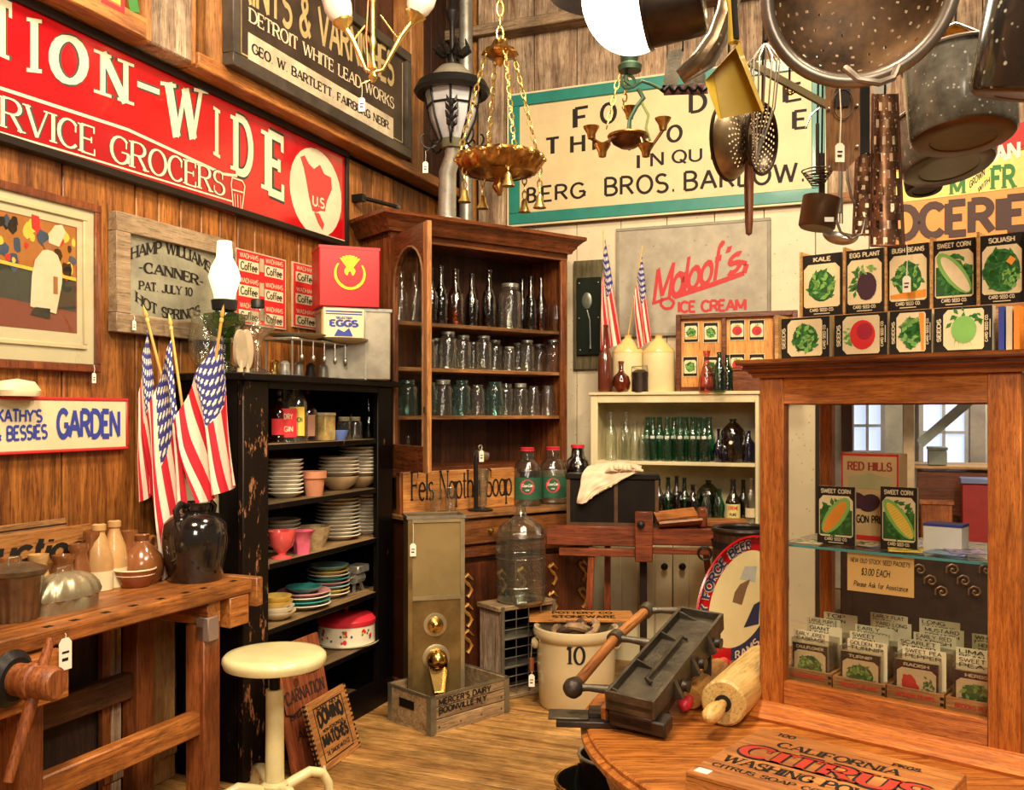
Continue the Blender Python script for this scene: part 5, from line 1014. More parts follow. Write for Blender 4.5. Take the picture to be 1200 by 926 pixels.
def flag(label, tip, foot, corners, Y, group, fold=.03, nf=2.5, off=0, Yd=(0, 0, 0, 0), spear=BRASS, seed=0, pr=.006):
    """tip, foot: world points of the pole; corners: picture points hoist top, hoist bottom, fly top, fly bottom"""
    tip = Vector(tip); foot = Vector(foot); t = thing('american_flag', label, 'flag', Matrix.Translation(foot), group); o = -foot
    d = (tip-foot).normalized(); MB().cyl(foot+o, tip-d*.05+o, pr, n=10).build('pole', WGOLD, t)
    MB().lathe([(0, -.002), (pr*1.3, 0), (pr*1.3, .012), (pr*.7, .016), (pr*1.6, .028), (0, .07)], 10, axisM(tip-d*.065+o, d)).build('spear_tip', WGOLD, t)
    C_ = [at(*c, Y+Yd[i]) for i, c in enumerate(corners)]; nu, nv = 40, 22; vs = []; uv = []
    for i in range(nu+1):
        u = i/nu
        for j in range(nv+1):
            v = j/nv                              # 0 bottom .. 1 top of the hoist
            a = C_[1].lerp(C_[0], v); b = C_[3].lerp(C_[2], v); pl = v+.085*math.sin(v*nf*2*math.pi+seed+u)*min(1, u*2.5+.25); a = C_[1].lerp(C_[0], pl); b = C_[3].lerp(C_[2], pl); p = a.lerp(b, u)
            w_ = math.cos(v*nf*2*math.pi+u+seed)*fold*1.3*(.35+u*.8)+math.sin(v*5.1+u*6+seed)*fold*.3
            p = p+Vector((.35*w_, w_, .0))+Vector((0, 0, -.02*math.sin(math.pi*u)))
            vs.append(p+o); uv.append((u, v))
    mb = MB().add(vs, [(i*(nv+1)+j, (i+1)*(nv+1)+j, (i+1)*(nv+1)+j+1, i*(nv+1)+j+1) for i in range(nu) for j in range(nv)], True); mb.uv = uv
    mb.build('cloth', flag_mat(), t); return t
g = 'flags standing in the cream jug'; YF = FJ.y
flag('small dark-cantoned flag, the hindmost of the three in the cream jug', at(168, 358, YF-.12), FJ+Vector((-.03, -.0, -.02)), [(172, 388), (160, 480), (190, 570), (163, 590)], YF-.10, g, .010, 2, seed=1)
flag('flag with long drooping stripes, middle of the three in the cream jug', at(198, 368, YF-.02), FJ+Vector((.0, -.02, -.02)), [(203, 396), (164, 505), (222, 600), (188, 700)], YF-.12, g, .018, 1.7, Yd=(0, 0, -.06, -.04), seed=0)
flag('flag leaning towards the black cupboard, foremost in the cream jug', at(262, 358, YF-.25), FJ+Vector((.03, -.02, -.02)), [(258, 385), (203, 496), (278, 568), (236, 590)], YF-.20, g, .022, 2.0, seed=2.4)
# ------------------------------------------------------------ stool
SY = 3.52; sp_ = at(322, 767, SY); SF = Frame(Vector((sp_.x, sp_.y, 0)), (1, 0, 0)); zs = sp_.z; ST = mat('cream_stool_enamel', (.80, .72, .38), .3, var=.15, coat=.3)
t = TH('swivel_stool', 'cream enamelled round swivel stool with four arched legs', 'stool', SF)
t.part('seat', MB().lathe([(0, zs-.045), (.165, zs-.045), (.185, zs-.038), (.192, zs-.02), (.190, zs-.005), (.180, zs+.005), (.15, zs+.009), (0, zs+.009)], 40), ST)
t.part('screw', MB().cyl((0, 0, .38), (0, 0, zs-.03), .02), IRON); t.part('column', MB().cyl((0, 0, .10), (0, 0, zs-.13), .036, .033), ST)
t.part('hub', MB().lathe([(0, .06), (.04, .06), (.05, .07), (.05, .11), (.03, .125), (0, .125)], 20), ST)
for k in range(4):
    a = R(35+90*k); pts = [(math.cos(a)*r, math.sin(a)*r, z) for r, z in ((.03, .085), (.08, .105), (.14, .125), (.19, .11), (.215, .065), (.222, .014))]
    t.part('leg', MB().tube(pts, [.021, .021, .020, .019, .018, .017], 12), ST)
price_tag(t, -.01, -.06, .09, .02, .0)
# ------------------------------------------------------------ leaning box ends
def plane3(A, B, C): return Frame(A, (B-A), (C-A)-(B-A)*((C-A).dot(B-A)/(B-A).length_squared))
A = onz(377, 909); B = onz(432, 868); B = A+(B-A).normalized()*.36; up = Vector((-.09*.93, .09*.37, .30)); C = A+up; FD = plane3(A, B, C); H_ = .29
DW = wood('match_box_pine', (.36, .13, .03), (.72, .34, .09), 'x', .5, .8, .3, .15)
t = TH('match_box_end', 'square dovetailed box end lettered for matches, leaning on the floor', 'board', FD); wd_ = .36
t.part('panel', MB().box(.015, wd_-.015, 0, .016, 0, H_, bev=.002), DW)
for s_ in (0, 1):
    for k in range(14):
        x0 = 0 if s_ == 0 else wd_-.015; t.part('dovetail', MB().box(x0, x0+.015, 0, .016, H_*(k+.15)/14, H_*(k+.65)/14), DW)
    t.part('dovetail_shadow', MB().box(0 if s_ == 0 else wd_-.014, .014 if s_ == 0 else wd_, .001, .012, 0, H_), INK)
mb = MB(); m0, m1, n0, n1 = .055, wd_-.055, .03, H_-.03; b_ = .005
for q in ((m0, m1, n0, n0+b_), (m0, m1, n1-b_, n1), (m0, m0+b_, n0, n1), (m1-b_, m1, n0, n1)): mb.box(q[0], q[1], -.001, 0, q[2], q[3])
t.part('printed_border', mb, INK)
for st, z, h, a, b, k in (('DOMINO', .175, .055, .068, .292, dict(wt=.32, serif=.05, arch=.01)), ('NON-POISONOUS', .147, .014, .09, .27, dict(wt=.2)), ('MATCHES', .092, .046, .068, .292, dict(wt=.32, serif=.05)), ('THE DIAMOND MATCH CO.', .052, .018, .08, .28, dict(wt=.2)), ('SAFE No.3', .243, .012, .08, .28, dict(wt=.2))):
    mb = MB(); put_text(mb, st.replace('No.', 'NO.'), (a, z), (b, z), h, -.0015, **k); t.part('lettering', mb, INK)
t.part('sticker', MB().poly([(.03+.012*math.cos(k*.6), .02+.012*math.sin(k*.6)) for k in range(11)], -.002), WHITEP)
A = onz(345, 912, 0); A = Vector((A.x, A.y, 0)); B = A+UL*.36; up = Vector((-.12*.93, .12*.37, .55)); FC = plane3(A, B, A+up); MREDW = wood('milk_box_red_pine', (.16, .03, .01), (.42, .12, .04), 'z', .5, .8, .4, .15)
t = TH('carnation_board', 'tall reddish box board with dark lettering leaning on the cupboard', 'board', FC); hc_ = .53
t.part('panel', MB().box(0, .34, 0, .015, 0, hc_, bev=.002), MREDW); t.part('knot', MB().lathe([(0, 0), (.02, 0), (.018, .001)], 14, Matrix.Translation((.12, 0, .36)) @ Matrix.Rotation(R(90), 4, 'X')), MAHX)
for st, z, h, a, b in (('CARNATION', .285, .05, .03, .32), ('FROM', .37, .02, .2, .3), ('BRAND', .22, .02, .04, .2), ('ALBERS', .13, .035, .06, .3), ('PACKED IN', .08, .02, .12, .3)):
    mb = MB(); put_text(mb, st, (a, z), (b, z), h, -.0015, wt=.2, serif=.06); t.part('lettering', mb, flat('faded_black', (.04, .015, .01)))
t.part('scroll_letter', MB().tube([(.03, -.001, .33), (.01, -.001, .30), (.015, -.001, .25), (.06, -.001, .235), (.12, -.001, .25)], .004, 6), INK)
# ------------------------------------------------------------ milk crate and dispenser
cn, cr_, cl_ = onz(505, 863), onz(596, 835), onz(450, 845); MF = Frame(cn, cr_-cn); ML = (cr_-cn).length; MD = (cl_-cn).length; MH = .182
KW = wood('crate_wood', (.22, .12, .05), (.60, .42, .22), 'x', .7, .8, .5, .2); BAND = mat('crate_steel_band', (.30, .28, .20), .45, .7, var=.4)
t = TH('dairy_crate', 'low grey-brown wooden dairy crate with metal corner bands', 'crate', MF)
for k in range(3):
    z0, z1 = .012+k*.057, .012+k*.057+.053
    t.part('slat', MB().box(.01, ML-.01, 0, .014, z0, z1, bev=.002), KW); t.part('slat', MB().box(.01, ML-.01, MD-.014, MD, z0, z1, bev=.002), KW)
t.part('end_panel', MB().box(0, .016, .014, MD-.014, .012, MH-.005, bev=.002), KW); t.part('end_panel', MB().box(ML-.016, ML, .014, MD-.014, .012, MH-.005, bev=.002), KW); t.part('bottom', MB().box(0, ML, 0, MD, 0, .012), KW)
for xx in (0, ML-.03):
    for yy in (0, MD): t.part('corner_band', MB().box(xx-.002 if xx == 0 else xx, xx+.03+(0 if xx == 0 else .002), yy-.003, yy+.001, 0, MH), BAND)
for yy in (0, MD-.03): t.part('corner_band', MB().box(-.003, .0, yy, yy+.03, 0, MH), BAND); t.part('corner_band', MB().box(ML, ML+.003, yy, yy+.03, 0, MH), BAND)
f = MB()
for q in ((-.003, ML+.003, -.003, .004), (-.003, ML+.003, MD-.004, MD+.003)): f.box(q[0], q[1], q[2], q[3], MH-.012, MH)
f.box(-.004, .004, 0, MD, MH-.012, MH).box(ML-.004, ML+.004, 0, MD, MH-.012, MH); t.part('rim_band', f, BAND)
t.part('hand_hole', MB().box(-.0035, -.001, MD*.38, MD*.72, MH*.50, MH*.72, bev=.0), BLACKX)
for st, z, a, b in (("MERCER'S DAIRY", .135, .04, .34), ('BOONVILLE N.Y.', .095, .04, .32)):
    mb = MB(); put_text(mb, st, (a*ML/.36*.8, z), (b*ML/.36*.8, z), .026, -.0035, wt=.22); t.part('lettering', mb, INK)
for k in range(8): t.part('nail', MB().cyl((.05+(ML-.1)*(k % 4)/3, -.002, .03+.057*(k//4)), (.05+(ML-.1)*(k % 4)/3, .001, .03+.057*(k//4)), .004, n=6), INK)
dp = at(478, 606, 4.62); DFm = Frame(Vector((dp.x, dp.y, 0)), (.97, .243, 0)); DWd = DFm.X(544.5, 0); dz_ = .014; dt = dp.z
TIN = mat('brown_brass_tin', (.40, .27, .10), .35, .75, var=.5, nscale=5); TIN2 = mat('pale_brass_edge', (.62, .52, .30), .35, .8, var=.3); DD = .17
t = TH('coffee_dispenser', 'tall narrow brass coffee dispenser with glass window in the crate', 'dispenser', DFm, (DWd/2, DD/2, dz_))
zg = DFm.Z(510, 703, 0)
t.part('lower_front', MB().box(0, DWd, 0, .004, dz_, zg, bev=.0), TIN); t.part('back_panel', MB().box(0, DWd, DD-.004, DD, dz_, dt), TIN)
for a in (0, DWd-.004): t.part('side_panel', MB().box(a, a+.004, .004, DD-.004, dz_, dt), TIN)
t.part('bottom', MB().box(0, DWd, 0, DD, dz_, dz_+.004), TIN)
for a in (0, DWd-.022): t.part('front_stile', MB().box(a, a+.022, -.004, .004, dz_, dt, bev=.001), TIN2 if a else TIN)
for z in (zg, dt-.03): t.part('front_rail', MB().box(.022, DWd-.022, -.005, .004, z, z+.02), TIN2)
t.part('window_pane', MB().poly([(.02, zg+.02), (DWd-.02, zg+.02), (DWd-.02, dt-.03), (.02, dt-.03)], .001), mat('dusty_glass', (.26, .19, .08), .15, .0, var=.25, nscale=3, coat=.8))
f = MB().box(-.006, DWd+.006, -.008, .0, dt-.012, dt+.004).box(-.006, DWd+.006, DD, DD+.006, dt-.012, dt+.004).box(-.006, .002, 0, DD, dt-.012, dt+.004).box(DWd-.002, DWd+.006, 0, DD, dt-.012, dt+.004); t.part('top_rim', f, STEEL); t.part('inside_floor', MB().box(.004, DWd-.004, .004, DD-.004, dt-.03, dt-.028), BLACKX)
kx, kz = DFm.hit(510, 732, 0); Rm = axisM((kx, -.0, kz), (0, -1, 0)); t.part('dial_plate', MB().lathe([(0, 0), (.058, 0), (.058, .004), (.046, .006), (0, .006)], 28, Rm), TIN2); t.part('dial_knob', MB().lathe([(.036, .005), (.040, .012), (.036, .026), (.020, .032), (.018, .045), (.010, .05), (0, .05)], 24, Rm), BRASS)
kx, kz = DFm.hit(511, 771, 0); Rm = axisM((kx, -.0, kz), (0, -1, 0)); t.part('spout_plate', MB().lathe([(0, 0), (.068, 0), (.068, .004), (.055, .008), (0, .008)], 28, Rm), TIN2)
t.part('spout', MB().lathe([(.045, .0), (.052, .03), (.045, .06), (.025, .08), (0, .085)], 24, Rm), BRASS)
t.part('chute', MB().add([(kx-.05, -.05, kz), (kx+.05, -.05, kz), (kx+.024, -.11, kz-.14), (kx-.024, -.11, kz-.14), (kx-.05, -.0, kz), (kx+.05, -.0, kz), (kx+.024, -.06, kz-.15), (kx-.024, -.06, kz-.15)], [(4, 5, 6, 7), (0, 4, 7, 3), (1, 5, 6, 2), (3, 2, 6, 7)]), BRASS)
price_tag(t, DFm.X(484, -.01), -.01, dt-.03, .03, .10)
# ------------------------------------------------------------ upright wire crate with glass water bottle
wc_ = onz(588, 822); WF = Frame(wc_, (.80, .6, 0)); WW, WD_, WH = .36, .20, WF.Z(588, 712, 0)
t = TH('wire_crate', 'upright weathered wooden bottle crate with steel wire dividers', 'crate', WF)
for z0, z1 in ((WH-.025, WH), (0, .02)): t.part('end_board', MB().box(-.02, WW, 0, WD_, z0, z1, bev=.003), KW)
for k in range(3): t.part('side_board', MB().box(0, .015, .0+k*WD_/3+.002, (k+1)*WD_/3-.002, .02, WH-.025, bev=.002), ROUGHW)
t.part('side_board', MB().box(WW-.015, WW, 0, WD_, .02, WH-.025, bev=.002), ROUGHW); t.part('back_board', MB().box(.015, WW-.015, WD_-.01, WD_, .02, WH-.025), BLACKX)
f = MB(); f.box(-.004, .016, -.004, 0, 0, WH).box(WW-.02, WW, -.004, 0, 0, WH); t.part('corner_band', f, BAND)
for k in range(1, 4): t.part('divider_wire', MB().tube([(.015+(WW-.03)*k/4, .004, .02), (.015+(WW-.03)*k/4, .004, WH-.025)], .003, 5), STEEL)
for k in range(1, 9): t.part('divider_wire', MB().tube([(.015, .002, .02+(WH-.045)*k/9), (WW-.015, .002, .02+(WH-.045)*k/9)], .003 if k % 3 else .006, 5), STEEL)
for k in (1, 2): t.part('middle_shelf', MB().box(.015, WW-.015, .01, WD_-.01, WH*k/3-.006, WH*k/3), BAND)
bx = WF.X(611, .07); WB = vessel('water_bottle', 'large clear embossed glass water bottle standing on the wire crate', 'bottle', WF, bx, .075, WH, .135, .53, [(0, 0), (.9, 0), (.97, .02), (1, .05), (1, .66), (.97, .70), (.85, .76), (.5, .82), (.27, .86), (.2, .91), (.18, .96), (.24, .965), (.24, .99), (.18, 1)], glass('water_bottle_glass', (.82, .88, .82), edge=.7), n=36, part='body')
for z in (.09, .24, .355): MB().torus((0, 0, z), .136, .136, .004, 36, 6).build('moulded_ring', GLCLR, WB.e)
MB().lathe([(0, 0), (.124, .0), (.128, .012), (.124, .02)], 30, Matrix.Translation((0, 0, .002))).build('thick_base', glass('thick_aqua', (.45, .62, .56), edge=.8), WB.e)
# ------------------------------------------------------------ crock and stencilled box
kp = at(675, 790, 4.85); KF = Frame(Vector((kp.x, kp.y, 0)), (1, 0, 0)); KR = .205; KH = .405; SW = mat('grey_tan_stoneware', (.62, .50, .28), .25, var=.14, nscale=3, coat=.5)
t = TH('stoneware_crock', 'large tan stoneware crock marked ten beside the iron press', 'crock', KF)
t.part('body', MB().lathe([(0, 0), (KR*.90, 0), (KR*.93, .012), (KR*.985, .2), (KR*.99, KH-.06)], 48), SW)
t.part('rim', MB().lathe([(KR*.99, KH-.06), (KR*1.06, KH-.05), (KR*1.09, KH-.025), (KR*1.06, KH-.003), (KR*1.0, KH), (KR*.94, KH-.01), (KR*.92, KH-.1), (KR*.9, .03), (0, .03)], 48), SW)
f = R(facing(KF, 0, 0)); mb = MB(); put_text(mb, '10', (-.048, .255), (.048, .255), .085, 0, fn=lambda X, Z: (KR*1.0*math.cos(f+X/KR), KR*1.0*math.sin(f+X/KR), Z), wt=.17, serif=.07, cr=.45, gap=.14)
t.part('lettering', mb, INK)
for s_ in (-1, 1): a = f+s_*1.35; p = Vector((KR*math.cos(a), KR*math.sin(a), KH-.085)); q = Vector((math.cos(a), math.sin(a), 0)); t.part('handle_lug', MB().lathe([(0, -.004), (.028, 0), (.03, .015), (.02, .026), (0, .03)], 14, axisM(p, q)), SW)
q = Vector((math.cos(f-1.3), math.sin(f-1.3), 0))*(KR+.03); t.part('wire_bail', MB().tube([(q.x, q.y, KH-.08), (q.x*1.02, q.y*1.02, KH-.2), (q.x, q.y, KH-.23)], .003, 5), STEEL); t.part('bail_grip', MB().cyl((q.x, q.y, KH-.23), (q.x, q.y-.0, KH-.16), .012), BENCHV)
price_tag(t, q.x, q.y-.01, KH-.22, .03, .02)
CLB = mat('striped_rag', (.45, .28, .14), .9, var=.75, nscale=9, bmp=.5)
rg = TH('cloth_bundle', 'brown striped rags filling the stoneware crock', 'rags', KF, (0, 0, KH-.05)); rr = random.Random(4)
for k in range(16):
    a = rr.uniform(0, 6.28); r_ = rr.uniform(.03, .12); pts = [(r_*math.cos(a+j*.5)*1.0, r_*math.sin(a+j*.5), KH-.055+.03*math.sin(j*.8+k)+.003*k) for j in range(7)]
    rg.part('fold', MB().tube(pts, [.008, .018, .022, .02, .022, .018, .006], 8), CLB if k % 2 else mat('dark_rag', (.10, .05, .03), .9))
zb3 = .424; pA = onz(620, 724, zb3); BX = Frame(Vector((pA.x, 4.89, 0)), (1, -.02, 0)); SBW = MC['match_box_pine']
t = TH('stencil_board', 'stencilled wooden board lying across the back of the stoneware crock', 'board', BX); bwid = BX.X(745, 0)
t.part('lid', MB().box(0, bwid, 0, .23, zb3-.015, zb3, bev=.002), SBW); 
t.part('batten', MB().box(bwid-.03, bwid-.01, .02, .22, zb3-.03, zb3-.015), SBW)
mb = MB(); put_text(mb, 'STONEWARE', (.12, .06), (bwid-.1, .06), .055, 0, fn=lambda X, Z: (X, Z-.02, zb3+.0015), wt=.2, serif=.05); put_text(mb, 'POTTERY CO.', (.12, .14), (bwid-.1, .14), .05, 0, fn=lambda X, Z: (X, Z, zb3+.0015), wt=.2, serif=.05); t.part('lettering', mb, INK)
# ------------------------------------------------------------ cream painted cupboard against the back wall
UD = .30; UY = -UD; ux0 = BW.X(692, UY); ux1 = BW.X(889, UY); uz1 = BW.Z(780, 459, UY); us1 = BW.Z(790, 541.5, UY); us2 = BW.Z(790, 611, UY)
CRW = paint_chip('cream_cupboard_paint', (.80, .70, .42), (.50, .32, .14), .70, 12, .5); CRB = mat('cream_beadboard', (.66, .57, .34), .5, var=.2)
u_ = TH('cream_cupboard', 'cream painted open-shelf cupboard with beadboard doors at the back wall', 'cupboard', BW, ((ux0+ux1)/2, -.02, 0))
sw = .045; zt0 = BW.Z(780, 472, UY)
u_.part('stile', MB().box(ux0, ux0+sw, UY, UY+.02, us2-.02, uz1-.02, bev=.003), CRW); u_.part('stile', MB().box(ux1-.02, ux1, UY, UY+.02, us2-.02, uz1-.02, bev=.003), CRW)
u_.part('top_rail', MB().box(ux0+sw, ux1-.02, UY, UY+.02, zt0, uz1-.02, bev=.003), CRW); u_.part('top_board', MB().box(ux0-.012, ux1+.01, UY-.012, -.006, uz1-.02, uz1, bev=.003), CRW)
for a in (ux0, ux1-.018): u_.part('side_panel', MB().box(a, a+.018, UY+.02, -.006, 0, uz1-.02), CRW)
u_.part('back_panel', MB().box(ux0+.018, ux1-.018, -.018, -.006, .1, uz1-.02), CRB)
for z in (us1, us2): u_.part('shelf', MB().box(ux0+.018, ux1-.018, UY+.004, -.018, z-.022, z, bev=.003), CRW)
LY = -.36; zd1 = us2-.10
u_.part('counter', MB().box(ux0-.01, ux1+.01, LY-.02, UY+.0, us2-.045, us2-.022, bev=.003), CRW)
u_.part('face_frame', MB().box(ux0, ux1, LY, LY+.02, zd1, us2-.045), CRW); u_.part('plinth', MB().box(ux0, ux1, LY, LY+.02, 0, .12), CRW)
for a in (ux0, ux1-.02): u_.part('side_panel', MB().box(a, a+.02, LY+.02, UY+.02, 0, us2-.045), CRW)
seam = BW.X(788, LY)
for a, b, kx in ((ux0+.01, seam-.003, 779), (seam+.003, ux1-.01, 800)):
    d = u_.part('door', MB().box(a, b, LY+.004, LY+.02, .12, zd1, bev=.002), CRB); n = 5
    for k in range(n): MB().box(a+(b-a)*k/n+.0025, a+(b-a)*(k+1)/n-.0025, LY-.004, LY+.004, .125, zd1-.005, bev=.003).build('bead_board', mat('bead_board_cream', (.74, .65, .40), .5, var=.25, nscale=4), d)
    k_ = BW.hit(kx, 664, LY-.005); MB().lathe([(0, 0), (.02, 0), (.012, .012), (.02, .02), (.012, .03), (0, .032)], 14, Matrix.Translation((k_[0], LY-.004, k_[1])) @ Matrix.Rotation(R(90), 4, 'X')).build('knob', IRON, d)
def bx_(px, y): return BW.X(px, y)
gc = 'clear bottles on the cream cupboard shelf'; yb = UY+.08
for i, (px, h, r) in enumerate(((716, .30, .036), (730, .24, .03), (734, .30, .034), (744, .24, .033), (753, .22, .03))):
    y = yb+(.09 if i in (1, 2) else 0); vessel('soda_bottle', f'clear soda bottle, {nth(i)} from the plain end of the upper cream shelf', 'bottle', BW, bx_(px, y), y, us1, r, h, COKE if i else BOT, GLCLR, gc)
n_ = 0
for row, (yy, pxs) in enumerate(((yb, (765, 782, 797, 812, 825, 836)), (yb+.10, (759, 773, 790, 804, 819, 831)))):
    for px in pxs:
        if px > 834 and row == 0: continue
        lab = f'green ribbed soda bottle, {nth([765, 782, 797, 812, 825].index(px) if row == 0 else pxs.index(px))} from the clear ones in the {("front", "back")[row]} row'
        if 'green' not in VC: t = vessel('soda_bottle', lab, 'bottle', BW, bx_(px, yy), yy, us1, .037, .27, COKE, GLGRN, 'green soda bottles on the cream cupboard shelf'); VC['green'] = t.e; MB().lathe([(.0375, .138), (.038, .150), (.0375, .155)], 18, skip=lambda i, j: i % 3 == 0).build('white_print', mat('bottle_print', (.70, .75, .62), .5, speck=((.1, .35, .25), 90, .25)), t.e)
        else: clone(VC['green'], BW.at(bx_(px, yy), yy, us1), lab)
for px, r, h, pf, m, lb in ((842, .034, .20, FLASK, GLBLU, 'cobalt blue flask beside the last green bottle'), (859, .075, .26, JUG, glass('black_amber_glass', (.09, .03, .015), edge=.5), 'dark amber round jug with white price sticker'), (850, .04, .16, BOT, GLBLU, 'small cobalt blue bottle before the amber jug'), (877, .042, .19, BOT, GLBLU, 'square cobalt blue bottle at the end of the shelf')):
    y = yb-.02 if px == 850 else yb+.01; t = vessel('glass_bottle', lb, 'bottle', BW, bx_(px, y), y, us1, r, h, pf, m)
    if px == 859: f = R(facing(BW, bx_(px, y), y)-10); MB().lathe([(0, 0), (.011, 0), (.011, .001), (0, .001)], 14, axisM((.076*math.cos(f), .076*math.sin(f), .12), (math.cos(f), math.sin(f), 0))).build('price_sticker', WHITEP, t.e)
lowb = [(772, .035, .25, BOT, GLDK, 'dark bottle with white letters'), (783, .035, .26, TALL, GLDG, 'dark green bottle'), (793, .036, .27, BOT, GLDK, 'near black bottle'), (802, .034, .26, TALL, GLDG, 'slim dark green bottle'), (812, .04, .22, BOT, GLDK, 'round-shouldered black bottle'), (830, .075, .24, JUG, GLDG, 'big round dark green jug'), (843, .033, .20, COKE, GLGRN, 'single light green soda bottle'), (828, .028, .20, COKE, GLCLR, 'small clear soda bottle'), (871, .033, .25, TALL, GLDK, 'dark bottle behind the yellow label')]
for i, (px, r, h, pf, m, lb) in enumerate(lowb):
    y = UY+.05+(.1 if i in (5, 8) else 0)+(.02*(i % 2)); vessel('glass_bottle', f'{lb} on the lower cream cupboard shelf', 'bottle', BW, bx_(px, y), y, us2, r, h, pf, m, 'bottles on the lower cream shelf')
y = UY+.04; x = bx_(859, y); vessel('liqueur_bottle', 'dark liqueur bottle with big yellow label and round seal', 'bottle', BW, x, y, us2, .043, .26, TALL, GLDK, labm=mat('aged_yellow_label', (.74, .66, .25), .5, var=.2), labz=(.04, .44), face=facing(BW, x, y), labw=150, labtext=[('CREME', .32, .018, .06, REDP, dict(wt=.22)), ('PURE', .18, .014, .04, INK, dict(wt=.2))])
x = bx_(880, y); vessel('liqueur_bottle', 'clear decorated bottle with pale label by the display case', 'bottle', BW, x, y, us2, .036, .27, BOT, GLCLR, labm=CREAMP, labz=(.15, .35), face=facing(BW, x, y), labw=120)
# on top
y = UY+.12; YST = mat('yellow_stoneware', (.80, .58, .22), .25, var=.1, coat=.5); YST2 = mat('cream_yellow_stoneware', (.84, .72, .40), .25, var=.1, coat=.5)
for px, py, nm, lb in ((736, 393, 0, 'yellow two-tone stoneware jug holding a small flag'), (772, 393, 1, 'yellow two-tone stoneware jug beside the seed packet board')):
    x = bx_(px, y); h = BW.Z(px, py, y)-uz1; r = .098
    t = TH('stoneware_jug', lb, 'jug', BW, (x, y, uz1)); t.group = None
    lath(t, 'body', YST2, [(0, 0), (r*.95, 0), (r, .01), (r, h*.68)], x, y, uz1, 32); lath(t, 'shoulder', YST, [(r, h*.68), (r*1.01, h*.69), (r*.97, h*.73), (r*.35, h*.92), (r*.24, h*.94), (r*.24, h*.98), (r*.30, h), (r*.15, h)], x, y, uz1, 32)
    if nm == 0: JB = BW.w(x-.005, y, uz1+h*.9)
x = bx_(709, y-.06); t = vessel('brown_bottle', 'tall slim dark brown bottle holding a flag', 'bottle', BW, x, y-.06, uz1, .046, .42, [(0, 0), (.9, 0), (1, .03), (1, .5), (.6, .62), (.4, .72), (.36, .96), (.42, .97), (.42, 1), (.3, 1)], mat('dark_brown_glaze', (.13, .03, .015), .15, coat=.8), part='body')
BB = BW.w(x, y-.06, uz1+.36)
x = bx_(728, y-.10); vessel('brown_flask', 'round brown glass flask before the stoneware jugs', 'flask', BW, x, y-.10, uz1, .058, .19, FLASK, GLBRN, n=24)
x = bx_(750, y-.09); t = TH('bail_can', 'small dark metal can with wire bail handle', 'can', BW, (x, y-.09, uz1)); DC = mat('dark_can', (.06, .04, .03), .4, .6, var=.4)
lath(t, 'body', DC, [(0, 0), (.05, 0), (.05, .115), (0, .115)], x, y-.09, uz1); lath(t, 'lid', DC, [(.052, .112), (.052, .12), (.03, .135), (0, .138)], x, y-.09, uz1); t.part('bail', MB().tube([(x-.052, y-.09, uz1+.10), (x-.05, y-.09, uz1+.155), (x+.045, y-.09, uz1+.16), (x+.052, y-.09, uz1+.10)], .003, 6), STEEL)
x = bx_(828, y-.12); t = vessel('glass_carafe', 'clear decanter of red liquid before the seed packet board', 'carafe', BW, x, y-.12, uz1, .05, .24, [(0, 0), (.9, 0), (1, .1), (.9, .3), (.4, .65), (.3, .8), (.45, 1), (.4, 1)], glass('pinkish_glass', (.85, .40, .32), refl=.6), n=20)
for i, (px, h) in enumerate(((843, .23), (852, .215))):
    yy = y-.13+.06*i; vessel('green_bottle', f'glossy bright green bottle beside the red carafe, {("front", "rear")[i]} one', 'bottle', BW, bx_(px, yy), yy, uz1, .043, h, BOT, glass('bright_green_glass', (.05, .30, .08), edge=.5), 'green bottles on the cream cupboard')
g = 'small flags on the cream cupboard'
FY = BB.y; flag('small flag standing in the slim brown bottle', at(707, 266, FY+.03), BB, [(709, 280), (704, 345), (729, 402), (702, 412)], FY-.02, g, .022, 2.2, seed=.6, pr=.004)
FY = JB.y; flag('small flag leaning out of the yellow stoneware jug', at(753, 288, FY-.05), JB, [(752, 300), (742, 352), (764, 398), (748, 408)], FY-.08, g, .018, 2.0, seed=2, pr=.004)
